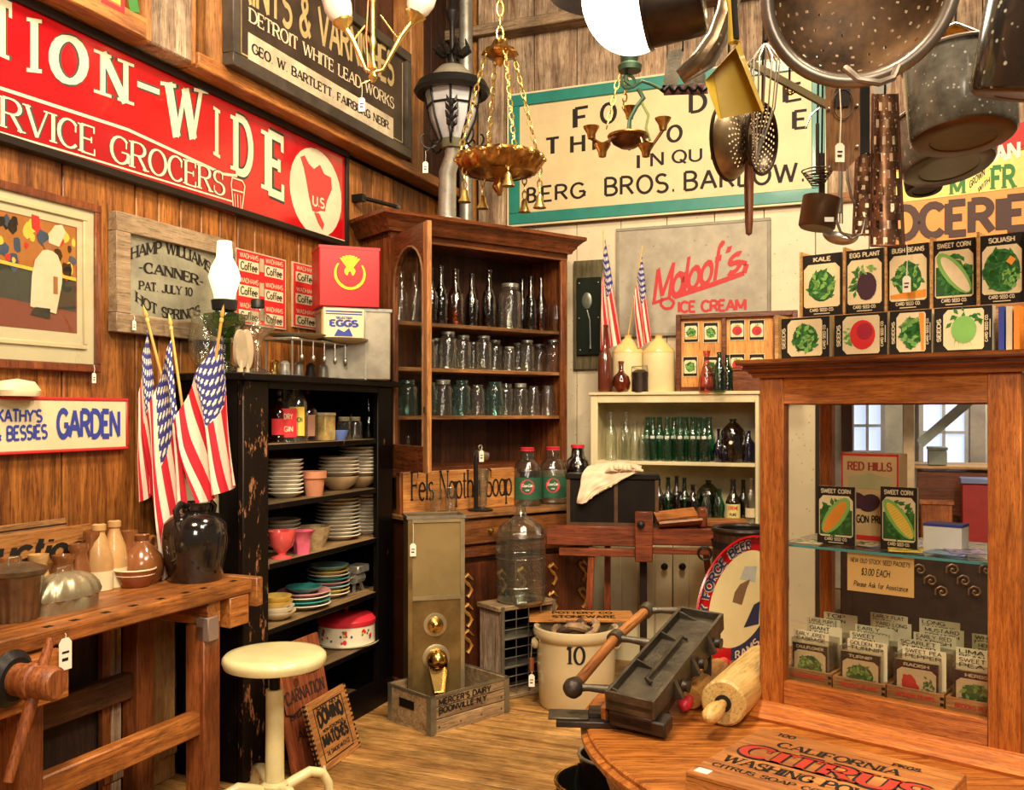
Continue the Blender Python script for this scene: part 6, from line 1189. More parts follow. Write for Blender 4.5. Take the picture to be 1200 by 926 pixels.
# seed packet board
def leafy(mb, cx, cz, w, h, y, n, rng, fn=None):
    for _ in range(n):
        a = rng.uniform(0, 6.283); r = math.sqrt(rng.random()); x = cx+w*r*math.cos(a); z = cz+h*r*math.sin(a); s = rng.uniform(.20, .38)*w; b = rng.uniform(0, 3.14)
        pts = [(x+s*math.cos(b), z+s*math.sin(b)), (x-s*.5*math.sin(b), z+s*.5*math.cos(b)), (x-s*math.cos(b), z-s*math.sin(b)), (x+s*.5*math.sin(b), z-s*.5*math.cos(b))]
        mb.poly(pts, y)
def ell(cx, cz, a, b, rot=0, n=18):
    c, s = math.cos(rot), math.sin(rot); return [(cx+a*math.cos(t)*c-b*math.sin(t)*s, cz+a*math.cos(t)*s+b*math.sin(t)*c) for t in [2*math.pi*i/n for i in range(n)]]
def packet_art(par, M, w, h, kind, rng, title=None, maker=True):
    """seed packet print, drawn on the plane y = 0 (viewer at -y), 0..w x 0..h"""
    b = lambda nm, mb, m: mb.build(nm, m, par, M=M)
    b('black_border', MB().box(0, w, -.0004, 0, 0, h), INK)
    b('cream_field', MB().poly([(w*.05, h*.17), (w*.10, h*.14), (w*.90, h*.14), (w*.95, h*.17), (w*.95, h*.76), (w*.84, h*.84), (w*.16, h*.84), (w*.05, h*.76)], -.0008), mat('packet_cream', (.84, .68, .40), .5, var=.12))
    y = -.0012; cx, cz = w*.5, h*.48
    if kind in ('leaf', 'bean', 'herb'):
        b('leaf_mass', MB().poly(ell(cx, cz, w*.33, h*.25), y+.0002), flat('deep_green_print', (.015, .09, .015))); m = MB(); leafy(m, cx, cz, w*.34, h*.25, y, 46, rng); b('leaf_print', m, GREENP); m = MB(); leafy(m, cx, cz, w*.32, h*.22, y-.0004, 18, rng); b('leaf_print', m, LGREEN)
        if kind == 'bean': b('soil_print', MB().poly([(w*.07, h*.18), (w*.93, h*.18), (w*.93, h*.3), (w*.07, h*.24)], y-.0002), ORP)
    elif kind == 'eggplant':
        m = MB(); leafy(m, cx-w*.1, cz-h*.02, w*.34, h*.24, y, 40, rng); b('leaf_print', m, GREENP); b('fruit_print', MB().poly(ell(cx+w*.06, cz-h*.06, w*.26, h*.22), y-.0005), PURP)
        m = MB(); leafy(m, cx+w*.05, cz+h*.2, w*.22, h*.07, y-.0008, 12, rng); b('leaf_print', m, LGREEN)
    elif kind in ('corn', 'corn_orange', 'corn_yellow'):
        s = 1 if kind != 'corn_orange' else -1; b('leaf_mass', MB().box(w*.07, w*.93, y+.0002, y+.0003, h*.17, h*.6), flat('deep_green_print', (.015, .09, .015))); m = MB(); leafy(m, cx, cz, w*.38, h*.30, y, 60, rng); b('leaf_print', m, GREENP)
        m = MB().poly(ell(cx, cz+h*.02, h*.37, w*.24, s*-.95), y-.0003); b('husk_print', m, LGREEN)
        b('ear_print', MB().poly(ell(cx+s*w*.03, cz, h*.33, w*.155, s*-.95), y-.0006), {'corn': mat('pale_corn', (.86, .70, .46), .5), 'corn_orange': ORP, 'corn_yellow': YELP}[kind])
        if kind != 'corn':
            m = MB()
            for k in range(-7, 8):
                t = k/8; X = cx+s*w*.03+math.cos(s*-.95)*h*.33*t; Z = cz+math.sin(s*-.95)*h*.33*t; q = w*.14*math.sqrt(1-t*t); m.poly([(X-math.sin(s*-.95)*q-.0006, Z+math.cos(s*-.95)*q), (X-math.sin(s*-.95)*q+.0006, Z+math.cos(s*-.95)*q), (X+math.sin(s*-.95)*q+.0006, Z-math.cos(s*-.95)*q), (X+math.sin(s*-.95)*q-.0006, Z-math.cos(s*-.95)*q)], y-.0009)
            b('kernel_rows', m, flat('kernel_shadow', (.55, .22, .03)))
    elif kind in ('beet', 'tomato'):
        m = MB(); leafy(m, cx, cz+h*.24, w*.22, h*.08, y, 16, rng); b('leaf_print', m, LGREEN); b('root_print', MB().poly(ell(cx, cz-h*.02, w*.35, h*.24), y-.0004), REDP); b('root_shade', MB().poly(ell(cx+w*.08, cz-h*.06, w*.2, h*.15), y-.0007), flat('deep_red_print', (.42, .01, .03)))
    elif kind == 'kohlrabi':
        m = MB(); leafy(m, cx+w*.2, cz, w*.25, h*.3, y, 30, rng); b('leaf_print', m, GREENP); b('bulb_print', MB().poly(ell(cx, cz, w*.3, h*.22), y-.0004), LGREEN); m = MB()
        for k in range(5): m.poly([(cx-w*.4, cz-h*.15+k*h*.08), (cx-w*.15, cz-h*.07+k*h*.05), (cx-w*.15, cz-h*.05+k*h*.05)], y-.0006)
        b('stem_print', m, LGREEN)
    elif kind == 'squash':
        b('leaf_mass', MB().poly(ell(cx, cz, w*.42, h*.31), y+.0002), flat('deep_green_print', (.015, .09, .015))); m = MB(); leafy(m, cx, cz, w*.40, h*.30, y, 80, rng); b('leaf_print', m, GREENP); m = MB(); leafy(m, cx+w*.2, cz-h*.12, w*.2, h*.14, y-.0004, 30, rng); b('leaf_print', m, LGREEN); b('slice_print', MB().poly([(cx+w*.1, cz+h*.12), (cx+w*.2, cz+h*.2), (cx+w*.32, cz+h*.14), (cx+w*.22, cz+h*.06)], y-.0008), ORP)
    elif kind == 'radish':
        m = MB()
        for k in range(7): m.poly(ell(cx-w*.12+rng.uniform(-.18, .18)*w, cz+rng.uniform(-.12, .12)*h, w*.15, h*.07, rng.uniform(-1.2, -.4)), y-k*.0001)
        b('radish_print', m, REDP); m = MB(); leafy(m, cx+w*.25, cz, w*.16, h*.22, y-.001, 26, rng); b('leaf_print', m, GREENP)
    if title:
        m = MB(); tw = min(.8, .085*len(title)+.1)*w; put_text(m, title, (w*.5-tw/2, h*.885), (w*.5+tw/2, h*.885), h*.065, -.001, wt=.24, serif=.06); b('lettering', m, CREAMP)
    if maker:
        m = MB(); put_text(m, 'CARD SEED CO.', (w*.2, h*.075), (w*.8, h*.075), h*.045, -.001, wt=.26); b('lettering', m, CREAMP); b('maker_line', MB().box(w*.3, w*.7, -.001, -.0006, h*.03, h*.045), CREAMP)
rg_ = random.Random(12)
yb2 = UY+.15; t = TH('seed_board', 'framed orange board mounted with small vegetable seed packets', 'board', BW, (bx_(850, yb2), yb2, uz1)); xa = BW.X(793, yb2); xb = BW.X(935, yb2); zt = BW.Z(800, 369, yb2); z0 = uz1
OW = wood('seed_board_pine', (.55, .20, .04), (.85, .42, .10), 'z', .5, .8, .25)
t.part('panel', MB().box(xa, xb, yb2, yb2+.02, z0, zt), OW); f = .03
for nm, q in (('frame_side', (xa, xa+f, z0, zt)), ('frame_side', (xb-f, xb, z0, zt)), ('frame_side', (xa+f, xb-f, zt-f, zt)), ('frame_side', (xa+f, xb-f, z0, z0+f))): t.part(nm, MB().box(q[0], q[1], yb2-.03, yb2+.02, q[2], q[3], bev=.003), MAHX)
for px in (848, 909): a = BW.X(px, yb2-.03); t.part('divider', MB().box(a-.014, a+.014, yb2-.03, yb2, z0+f, zt-f, bev=.003), MAHX)
pk = [('bean', 810, 383), ('leaf', 833, 383), ('tomato', 864, 380), ('tomato', 887, 380), ('leaf', 809, 423), ('leaf', 833, 423), ('beet', 864, 420), ('leaf', 887, 420)]
for k, px, py in pk:
    x, z = BW.hit(px, py, yb2); w_, h2 = .092, .125; o = t.part('packet', MB().box(x-w_/2, x+w_/2, yb2-.004, yb2, z-h2*.78, z+h2*.22), CREAMP); packet_art(o, Matrix.Translation((x-w_/2+.004, yb2-.0045, z-h2*.78+.004)), w_-.008, h2-.008, k, rg_, maker=False)
t = TH('dark_box', 'dark reddish wooden box behind the green bottles', 'box', BW, (bx_(872, y-.05), y-.05, uz1)); a, b = bx_(860, y-.05), bx_(897, y-.05); t.part('body', MB().box(a, b, y-.1, y-.0, uz1, uz1+.12, bev=.003), MAHX); t.part('lid', MB().box(a-.004, b+.004, y-.104, y+.004, uz1+.12, uz1+.14, bev=.003), MAHX)
# spoon mould hung on the wall
t = TH('spoon_mold', 'olive wooden board with black spoon mold hung on the white wall', 'mold', BW, (BW.X(688, -.02), -.006, BW.Z(688, 430, -.02))); OLV = wood('olive_board', (.10, .08, .03), (.30, .24, .10), 'z', .6, .8, .4)
a, z1 = BW.hit(672, 306, -.03); b, z0 = BW.hit(706, 433, -.03); t.part('board', MB().box(a, b, -.03, -.006, z0, z1, bev=.004), OLV)
a, z1 = BW.hit(676, 326, -.045); b, z0 = BW.hit(704, 416, -.045); t.part('mold_plate', MB().box(a, b, -.05, -.03, z0, z1, bev=.004), mat('dark_green_plate', (.008, .014, .008), .5))
cx = (a+b)/2; hh = z1-z0; t.part('spoon', MB().lathe([(0, 0), (.03, .001), (.034, .004), (.028, .008), (0, .005)], 20, Matrix.Translation((cx-.01, -.05, z1-hh*.30)) @ Matrix.Rotation(R(90), 4, 'X') @ Matrix.Scale(1.6, 4, (0, 1, 0))), mat('pewter', (.22, .24, .20), .35, .6))
t.part('spoon_handle', MB().tube([(cx-.008, -.055, z1-hh*.42), (cx+.01, -.055, z1-hh*.55), (cx+.014, -.055, z1-hh*.85), (cx+.014, -.055, z1-hh*.92)], [.006, .004, .005, .009], 8), MC['pewter'])
for q in ((.1, .93), (.9, .93), (.1, .48), (.9, .48), (.15, .07)): t.part('screw', MB().lathe([(0, 0), (.006, 0), (.004, .003), (0, .004)], 10, Matrix.Translation((a+(b-a)*q[0], -.05, z0+hh*q[1])) @ Matrix.Rotation(R(90), 4, 'X')), STEEL)
# ------------------------------------------------------------ red-brown clamp bench in the middle, with trunk and cloth
SBF = Frame(Vector((.18, 5.2, 0)), (1, -.15, 0)); RBX = wood('red_brown_bench', (.10, .02, .008), (.36, .085, .025), 'x', .35, .8, .4, .1); RBZ = wood('red_brown_leg', (.10, .02, .008), (.36, .085, .025), 'z', .35, .8, .4, .1)
bb = TH('shaving_bench', 'red-brown wooden clamp bench standing before the cream cupboard', 'bench', SBF); Xs = lambda px, y=0: SBF.X(px, y); Zs = lambda px, py, y=0: SBF.Z(px, py, y)
xa, xm, xb = Xs(640), Xs(755), Xs(868); zA, zB = Zs(700, 617), Zs(700, 640); zC, zD = Zs(810, 620), Zs(810, 640)
bb.part('rail', MB().box(xa, Xs(748), 0, .05, zB, zA, bev=.004), RBX); bb.part('rail', MB().box(Xs(762), xb, 0, .05, zD, zC, bev=.004), RBX)
bb.part('lower_rail', MB().box(Xs(655), Xs(748), -.01, .03, Zs(700, 652), Zs(700, 643), bev=.003), RBX); bb.part('lower_rail', MB().box(Xs(764), Xs(852), -.01, .03, Zs(810, 650), Zs(810, 643), bev=.003), RBX)
bb.part('bed_board', MB().box(Xs(700, .05), xb, .05, .28, zA-.04, zA-.01, bev=.004), RBX)
bb.part('clamp_post', MB().box(Xs(744, -.04), Xs(765, -.04), -.04, .0, Zs(755, 659, -.04), Zs(755, 600, -.04), bev=.005), RBX); bb.part('clamp_bolt', MB().lathe([(0, 0), (.022, 0), (.018, .02), (0, .03)], 14, Matrix.Translation((Xs(751, -.04), -.04, Zs(751, 615, -.04))) @ Matrix.Rotation(R(90), 4, 'X')), IRON)
for px, dx, yy in ((694, -.02, .02), (838, .05, .02), (712, -.0, .24), (826, .04, .24)): x = Xs(px, yy); bb.part('leg', MB().bar((x, yy, zB-.01), (x+dx*2.2, yy, .0), .035, .035), RBZ)
x = Xs(754, .1); bb.part('centre_post', MB().box(x-.02, x+.02, .08, .12, 0, zB, bev=.003), mat('black_post', (.02, .012, .01), .4)); x = Xs(826, -.02); bb.part('iron_hook', MB().torus((x, -.02, zD-.035), .035, .035, .006, plane='xz'), IRON)
ZT = zA-.01
t = TH('black_footlocker', 'black metal trunk with worn brown edges on the clamp bench', 'trunk', SBF, (Xs(715, .08), .2, ZT)); a, b = Xs(664, .06), Xs(772, .06); z1 = Zs(715, 556, .06); BT = mat('worn_black_tin', (.014, .011, .009), .35, var=.5, nscale=5); TB = mat('worn_brown_edge', (.10, .05, .02), .4, var=.5)
t.part('body', MB().box(a, b, .06, .22, ZT, z1-.03, bev=.004), BT); t.part('lid', MB().box(a-.006, b+.006, .05, .23, z1-.03, z1, bev=.006), BT)
for xx in (a, a+(b-a)*.52, b-.02): t.part('edge_strip', MB().box(xx, xx+.02, .054, .06, ZT, z1-.03), TB)
t.part('edge_strip', MB().box(a, b, .052, .06, ZT, ZT+.025), TB)
# folded cloth over the trunk
t = TH('flour_sack', 'cream folded cloth draped over the corner of the black trunk', 'cloth', SBF, (Xs(712, .05), .1, z1)); CLT = mat('unbleached_cloth', (.82, .66, .46), .85, var=.15, bmp=.3, nscale=5)
P3 = [[(688, 547, .12), (706, 542, .16), (730, 541, .17), (752, 546, .14)], [(682, 556, .04), (702, 551, .06), (722, 551, .05), (748, 552, .03)], [(680, 569, .035), (697, 562, .03), (714, 566, .035), (722, 566, .03)], [(676, 586, .02), (688, 577, .0), (702, 574, .03), (716, 570, .035)], [(676, 590, .03), (684, 590, -.01), (694, 583, .01), (706, 574, .03)]]
def bez_patch(P3, nu=28, nv=28, wr=.004):
    G_ = [[Vector(SBF.w(*(lambda h: (h[0], yy, h[1]))(SBF.hit(px, py, yy)))) for px, py, yy in row] for row in P3]; vs = []
    def cr(p, t):
        n = len(p)-1; f = t*n; i = min(int(f), n-1); f -= i; a, b = p[i], p[i+1]; z = p[max(i-1, 0)]; c = p[min(i+2, n)]
        return .5*((2*a)+(b-z)*f+(2*z-5*a+4*b-c)*f*f+(3*a-z-3*b+c)*f**3)
    for i in range(nu+1):
        row = [cr([G_[k][j] for k in range(len(G_))], i/nu) for j in range(4)]
        for j in range(nv+1):
            p = cr(row, j/nv); vs.append(SBF.I @ (p+Vector((0, -1, .6))*wr*math.sin(i*.9+j*.5)*math.sin(j*.7)))
    return MB().add(vs, [(i*(nv+1)+j, (i+1)*(nv+1)+j, (i+1)*(nv+1)+j+1, i*(nv+1)+j+1) for i in range(nu) for j in range(nv)], True)
o = t.part('cloth', bez_patch(P3), CLT); md = o.modifiers.new('t', 'SOLIDIFY'); md.thickness = .006
mb = MB(); rr = random.Random(6)
for k in range(7): x0_, z0_ = SBF.hit(716+k*5, 551-(k % 3), .03); mb.tube([(x0_-.03, .04, z0_-.01), (x0_, .02, z0_+.008+.006*(k % 2)), (x0_+.035, .03, z0_-.004)], [.006, .016, .006], 8)
t.part('crumpled_edge', mb, CLT)
# wooden trough on the bench
t = TH('wooden_trough', 'orange-brown V shaped wooden trough lying on the clamp bench', 'trough', SBF, (Xs(795, .1), .1, zC)); a, b = Xs(768, .06), Xs(822, .06)
t.part('side_board', MB().bar((a, .02, zC+.06), (b-.03, .06, zC+.085), .10, .012, (0, -.4, 1)), BENCHW); t.part('side_board', MB().bar((a+.02, .0, zC+.012), (b, .02, zC+.035), .10, .012, (0, .5, 1)), BENCHW)
t.part('end_block', MB().box(b-.02, b+.03, .04, .12, zC+.0, zC+.11, bev=.01), RBX); t.part('end_block', MB().box(a-.0, a+.02, .05, .12, zC, zC+.06, bev=.006), RBX)
t = TH('wood_plank', 'reddish plank lying across the clamp bench towards the display case', 'plank', SBF, (Xs(840, .15), .15, zC)); t.part('board', MB().box(Xs(810, .12), xb+.05, .12, .3, zC, zC+.03, bev=.003), BENCHW)
# ------------------------------------------------------------ oval oak table
TZ_ = .73; TC = Vector((1.05, 2.3, 0)); TRX, TRY = .88, .83; TF = Frame(TC, (1, 0, 0))
ET = lambda f: [(TRX*f*math.cos(a), TRY*f*math.sin(a)) for a in [2*math.pi*i/72 for i in range(72)]]
def slab(mb, rings):
    n = 72; vs = []
    for f, z in rings: vs += [(a, b, z) for a, b in ET(f)]
    fs = [(j*n+i, j*n+(i+1) % n, (j+1)*n+(i+1) % n, (j+1)*n+i) for j in range(len(rings)-1) for i in range(n)]
    mb.add(vs, fs, True); m = len(rings)-1; mb.add([vs[i] for i in range(n)], [tuple(range(n))]); mb.add(vs[m*n:], [tuple(range(n))]); return mb
TOPW = wood('table_top_oak', (.26, .06, .010), (.72, .27, .05), 'x', .22, 1, .25, .05, .4)
tb = TH('oval_table', 'glossy oval oak pedestal table under the display case', 'table', TF)
tb.part('table_top', slab(MB(), [(.965, TZ_-.05), (.985, TZ_-.046), (1.0, TZ_-.030), (1.0, TZ_-.018), (.985, TZ_-.012), (.985, TZ_-.004), (.978, TZ_)]), TOPW)
tb.part('apron', slab(MB(), [(.90, TZ_-.14), (.93, TZ_-.13), (.93, TZ_-.05)]), wood('apron_oak', (.30, .08, .02), (.62, .24, .06), 'x', .3))
tb.part('pedestal', MB().lathe([(0, .1), (.16, .1), (.18, .2), (.10, .3), (.08, .45), (.12, .55), (.2, TZ_-.14), (0, TZ_-.14)], 28), OAKZ)
for k in range(4): a = R(45+90*k); tb.part('foot', MB().tube([(.1*math.cos(a), .1*math.sin(a), .2), (.3*math.cos(a), .3*math.sin(a), .14), (.48*math.cos(a), .48*math.sin(a), .035)], [.06, .05, .035], 10), OAKZ)
# ------------------------------------------------------------ display case
KO = at(890, 836, 2.41); KO.z = TZ_; KC = Frame(KO, (.764, -.645, 0)); KW_ = KC.X(1197, 0); KD = .42
kc = TH('display_case', 'oak and glass counter display case filled with seed packets', 'display case', KC)
K = lambda px, py, y=0: KC.hit(px, py, y)
kx0 = K(918, 600)[0]; kx1 = K(1157, 600)[0]; kz0 = (K(920, 805)[1]+K(1156, 838)[1])/2; kz1 = K(1030, 473)[1]; kzt = K(1030, 440)[1]
kc.part('post', MB().box(0, kx0, 0, .035, .0+TZ_*0, kzt, bev=.002), OAKZ); kc.part('post', MB().box(kx1, KW_, 0, .035, 0, kzt, bev=.002), OAKZ)
kc.part('front_rail', MB().box(kx0, kx1, .002, .03, kz1, kzt, bev=.001), OAKX); kc.part('front_rail', MB().box(kx0, kx1, .002, .03, 0, kz0, bev=.001), OAKX)
for a in (0, KW_-.035): kc.part('post', MB().box(a, a+.035, KD-.03, KD, 0, kzt, bev=.002), OAKZ)
for a in (.005, KW_-.03):
    kc.part('side_rail', MB().box(a, a+.025, .035, KD-.03, kz1, kzt), wood('oak_side', (.42, .11, .018), (.86, .33, .07), 'y', .3, 1.3, .25, .1)); kc.part('side_rail', MB().box(a, a+.025, .035, KD-.03, 0, kz0), MC['oak_side'])
    kc.part('side_pane', MB().add([(a+.012, .035, kz0), (a+.012, KD-.03, kz0), (a+.012, KD-.03, kz1), (a+.012, .035, kz1)], [(0, 1, 2, 3)]), PANE)
kc.part('back_rail', MB().box(.035, KW_-.035, KD-.025, KD, kz1, kzt), OAKX); kc.part('back_rail', MB().box(.035, KW_-.035, KD-.025, KD, 0, .06), OAKX)
kc.part('front_pane', MB().poly([(kx0, kz0), (kx1, kz0), (kx1, kz1), (kx0, kz1)], .016), PANE)
kcp = [(0, -.045), (-.012, -.045), (-.016, -.034), (-.03, -.026), (-.032, -.016), (-.045, -.010), (-.048, 0), (0, 0)]; zc2 = K(1030, 416, -.04)[1]
CORN = wood('cornice_oak', (.20, .05, .012), (.58, .20, .05), 'x', .25, 1.2, .3, .05)
kc.part('cornice', cornice(MB(), KW_, KD, [(y*1.0, z*(zc2-kzt)/.045) for y, z in kcp], zc2), CORN)
for k in range(3): z = kzt+(zc2-kzt)*(.28+.24*k); kc.part('cornice_groove', MB().box(-.02-.012*k, KW_+.02+.012*k, -.022-.012*k, -.018-.012*k, z-.002, z+.002), mat('groove_dark', (.08, .02, .006), .5))
kc.part('base_moulding', MB().profx([(.02, 0), (-.055, 0), (-.058, .008), (-.045, .014), (-.040, .022), (-.02, .026), (-.015, .034), (.0, .036)], -.03, KW_+.03), OAKX)
kc.part('floor_board', MB().box(.03, KW_-.03, .035, KD-.02, .02, .045), OAKX)
zs_ = K(1040, 648, .05)[1]; GSH = glass('shelf_glass', (.80, .93, .92), edge=.6)
kc.part('glass_shelf', MB().box(.03, KW_-.032, .045, KD-.03, zs_-.006, zs_), GSH); kc.part('shelf_edge', MB().box(.03, KW_-.032, .042, .045, zs_-.006, zs_), flat('shelf_edge_green', (.06, .30, .30)))
# bins
BINW = wood('bin_wood', (.30, .11, .03), (.66, .34, .12), 'x', .5, 1, .3); PLB = glass('clear_plastic', (.94, .92, .88), refl=.6, edge=.4)
names = [('CAULIFLOWER', 'leaf', 'tan bin of cauliflower packets at the left case post'), ('TURNIP', 'herb', 'bin of turnip packets between the cauliflower and radish bins'), ('RADISH', 'radish', 'bin with bright red radish packet in front'), ('HERBS', 'herb', 'bin of herb packets nearest the right case post')]
cards = [['EARLY JERSEY CABBAGE', 'GIANT LEEK', 'LARGE PURPLE EGGPLANT', 'TOP ONION'], ['GOLDEN TIP TURNIP', 'SWEET CORN', 'EARLY EVERGREEN', 'YARD LONG BEAN', 'EARLY FLAT DUTCH'], ['SWEET PEA PEPPER', 'SCARLET TURNIP', 'EARLY RED RADISH', 'MUSTARD SPINACH', 'LONG STANDING'], ['SWEET PEA', 'LIMA BEAN', 'HENDERSON BUSH', 'WHITE ICICLE']]
CARDM = mat('index_card', (.92, .82, .52), .7, var=.1); xs = [K(px, 790, .05)[0] for px in (919, 975, 1038, 1107)]+[KW_-.04]; zbt = [K(px, py, .05)[1] for px, py in ((945, 785), (1005, 797), (1070, 808), (1130, 820))]
for i in range(4):
    a, b = xs[i]+.002, xs[i+1]-.002; zt = zbt[i]; t = TH('seed_bin', names[i][2], 'bin', KC, ((a+b)/2, .05, .046))
    t.part('front_board', MB().box(a, b, .05, .058, .046, zt, bev=.001), BINW); t.part('back_board', MB().box(a, b, .34, .348, .046, zt), BINW)
    for q in (a, b-.008): t.part('side_board', MB().box(q, q+.008, .058, .34, .046, zt), BINW)
    for k in range(5): t.part('finger_joint', MB().box(b-.008, b+.0, .0492, .0502, .05+k*(zt-.05)/5, .05+(k+.5)*(zt-.05)/5), INK)
    mb = MB(); put_text(mb, 'BROOKS PEARS' if i % 2 else 'MIGNON PEARS', (a+.02, zt-.02), (b-.02, zt-.02), .009, .0495, wt=.2); t.part('lettering', mb, REDINK)
    t.part('crest', MB().tube([(a+(b-a)*.3, .0495, .055), (a+(b-a)*.4, .0495, .062), ((a+b)/2, .0495, .070), (a+(b-a)*.6, .0495, .062), (a+(b-a)*.7, .0495, .055)], .0012, 4), INK)
    pz0, pz1 = zt-.045, zt+.062; pw = b-a-.028
    p_ = TH('packet_box', f'clear plastic box of {names[i][0].lower()} seed packets in its wooden bin', 'box', KC, ((a+b)/2, .065, .05)); q0 = a+.012
    f = MB()
    f.add([(q0, .062, .05), (q0+pw+.004, .062, .05), (q0+pw+.004, .062, pz1+.012), (q0, .062, pz1+.012), (q0, .20, .05), (q0+pw+.004, .20, .05), (q0+pw+.004, .20, pz1+.012), (q0, .20, pz1+.012)], [(0, 1, 2, 3), (1, 5, 6, 2), (0, 4, 7, 3), (3, 2, 6, 7)]); p_.part('plastic_box', f, PLB)
    pk_ = TH('seed_packet', f'front {names[i][0].lower()} seed packet in the plastic box of its bin', 'packet', KC, (q0, .067, .05)); o = pk_.part('card', MB().box(q0+.002, q0+pw, .0665, .069, pz0, pz1), CREAMP); packet_art(pk_.e, pk_.off @ Matrix.Translation((q0+.002, .066, pz0)), pw-.002, pz1-pz0, names[i][1], rg_, names[i][0], False)
    sp2 = MB()
    for k in range(22): yy = .073+k*.0056; sp2.box(q0+.003, q0+pw-.001, yy, yy+.003, pz0, pz1-.002*(k % 3))
    o = p_.part('packets_behind', sp2, mat('packet_edges', (.55, .40, .25), .7, var=.4)); o['kind'] = 'stuff'
    for k, st in enumerate(cards[i]):
        yy = .078+k*.058; w_ = min(pw*.98, .13); cx = q0+pw*(.5+.16*math.sin(k*2.3+i)); zz = zt+.062+.006*k; c0 = TH('index_card', f'handwritten index card reading {st.lower()}, {nth(k)} from the front of its bin', 'card', KC, (cx, yy, zt))
        c0.part('card', MB().box(cx-w_/2, cx+w_/2, yy, yy+.0012, zt-.03, zz+.030), CARDM)
        mb = MB(); wd2 = st.rsplit(' ', 1)
        for j, s2 in enumerate(wd2): put_text(mb, s2, (cx-w_/2*.86, zz+.018-j*.012), (cx+w_/2*(.8 if len(s2) > 5 else .3), zz+.018-j*.012), .0085, yy-.0008, wt=.13)
        c0.part('lettering', mb, INK)
# things on the glass shelf
def up_packet(name, pa, pb, pt, pb_, y, kind, title, label, lean=0):
    a, z1 = K(pa, pt, y); b, _ = K(pb, pt, y); z0 = zs_+.001 if pb_ is None else K((pa+pb)/2, pb_, y)[1]; t = TH(name, label, 'packet', KC, ((a+b)/2, y, z0))
    t.part('card', MB().box(a, b, y, y+.008, z0, z1), CREAMP); packet_art(t.e, t.off @ Matrix.Translation((a, y-.0005, z0)), b-a, z1-z0, kind, rg_, title); return t
up_packet('seed_packet', 958, 1002, 569, None, .10, 'corn_orange', 'SWEET CORN', 'sweet corn seed packet with orange ear standing on the glass shelf')
up_packet('seed_packet', 1032, 1075, 570, None, .10, 'corn_yellow', 'SWEET CORN', 'sweet corn seed packet with yellow ear standing on the glass shelf')
y = .17; a, z1 = K(986, 531, y); b, _ = K(1053, 531, y); t = TH('prune_box', 'red bordered cardboard prune box with black lettering behind the packets', 'box', KC, ((a+b)/2, y, zs_)); BXC = mat('prune_box_card', (.72, .48, .22), .6, var=.12)
t.part('box', MB().box(a, b, y, y+.07, zs_+.001, z1, bev=.002), BXC); t.part('red_border', MB().box(a, b, y-.001, y, z1-.006, z1).box(a, a+.004, y-.001, y, zs_, z1).box(b-.004, b, y-.001, y, zs_, z1).box(a, b, y-.001, y, zs_+.01, zs_+.022), REDP)
mb = MB(); put_text(mb, 'RED HILLS', (a+.015, z1-.042), (b-.015, z1-.042), .020, y-.0015, wt=.22, serif=.07, cr=.6); t.part('lettering', mb, flat('box_maroon', (.40, .03, .02)))
mb = MB(); put_text(mb, 'OREGON PRUNES', (a+.01, zs_+.055), (b-.01, zs_+.055), .018, y-.0015, wt=.2); t.part('lettering', mb, INK)
t.part('prune_print', MB().poly(ell((a+b)/2, (zs_+z1)/2-.01, .028, .022, .4), y-.0012).poly(ell((a+b)/2-.03, (zs_+z1)/2-.005, .025, .02, -.4), y-.0013), PURP); t.part('hill_print', MB().poly([(a+.02, z1-.06), ((a+b)/2, z1-.05), (b-.02, z1-.06), (b-.02, z1-.09), (a+.02, z1-.09)], -.0012+y), mat('faded_sage', (.50, .46, .22), .6))
y = .13; a, z1 = K(1082, 613, y); b, _ = K(1127, 613, y); t = TH('card_pack', 'small white block with blue lid lying on the glass shelf', 'box', KC, ((a+b)/2, y, zs_)); t.part('block', MB().box(a, b, y, y+.06, zs_+.001, z1-.006), WHITEP); t.part('lid', MB().box(a-.001, b+.001, y-.001, y+.061, z1-.006, z1), BLUEINK)
for i, (px, dx, yy, lab) in enumerate(((945, 0, .085, 'flat seed packet lying at the left end of the glass shelf'), (1010, 3, .13, 'flat leafy seed packet lying behind the orange corn packet'), (1062, 0, .07, 'flat seed packet lying before the yellow corn packet'), (1105, 0, .075, 'flat bluish seed packet at the right end of the glass shelf'), (1135, 0, .10, 'flat purple seed packet against the right case post'))):
    x = K(px, 640, yy)[0]; t = TH('seed_packet', lab, 'packet', KC, (x, yy, zs_), 'packets lying on the glass shelf'); Mx = Matrix.Rotation(R([8, -15, 20, -10, 30][i]), 4, 'Z')
    MB().box(-.04, .04, -.02, .075, .001+.0022*i, .003+.0022*i, Mx).build('card', [CREAMP, CREAMP, YELP, mat('pale_blue_card', (.25, .38, .60), .4), mat('lilac_card', (.36, .28, .55), .4)][i], t.e)
    m = MB()
    for _ in range(14): u, v, s = rg_.uniform(-.03, .03), rg_.uniform(-.01, .06), rg_.uniform(.004, .010); m.add([Mx @ Vector((u+s*math.cos(q), v+s*.6*math.sin(q), .0035+.0022*i)) for q in (0, 1.3, 2.6, 3.9, 5.2)], [(0, 1, 2, 3, 4)])
    m.build('leaf_print', GREENP, t.e)
y = .055; a, z1 = K(993, 648, y); b, _ = K(1071, 648, y); z0 = K(1030, 696, y)[1]; z1 = zs_-.008
t = TH('price_card', 'tan handwritten price card hanging below the glass shelf', 'card', KC, ((a+b)/2, y, z1)); t.part('card', MB().box(a, b, y, y+.0015, z0, z1), mat('kraft_card', (.72, .46, .16), .6, var=.08))
h = z1-z0
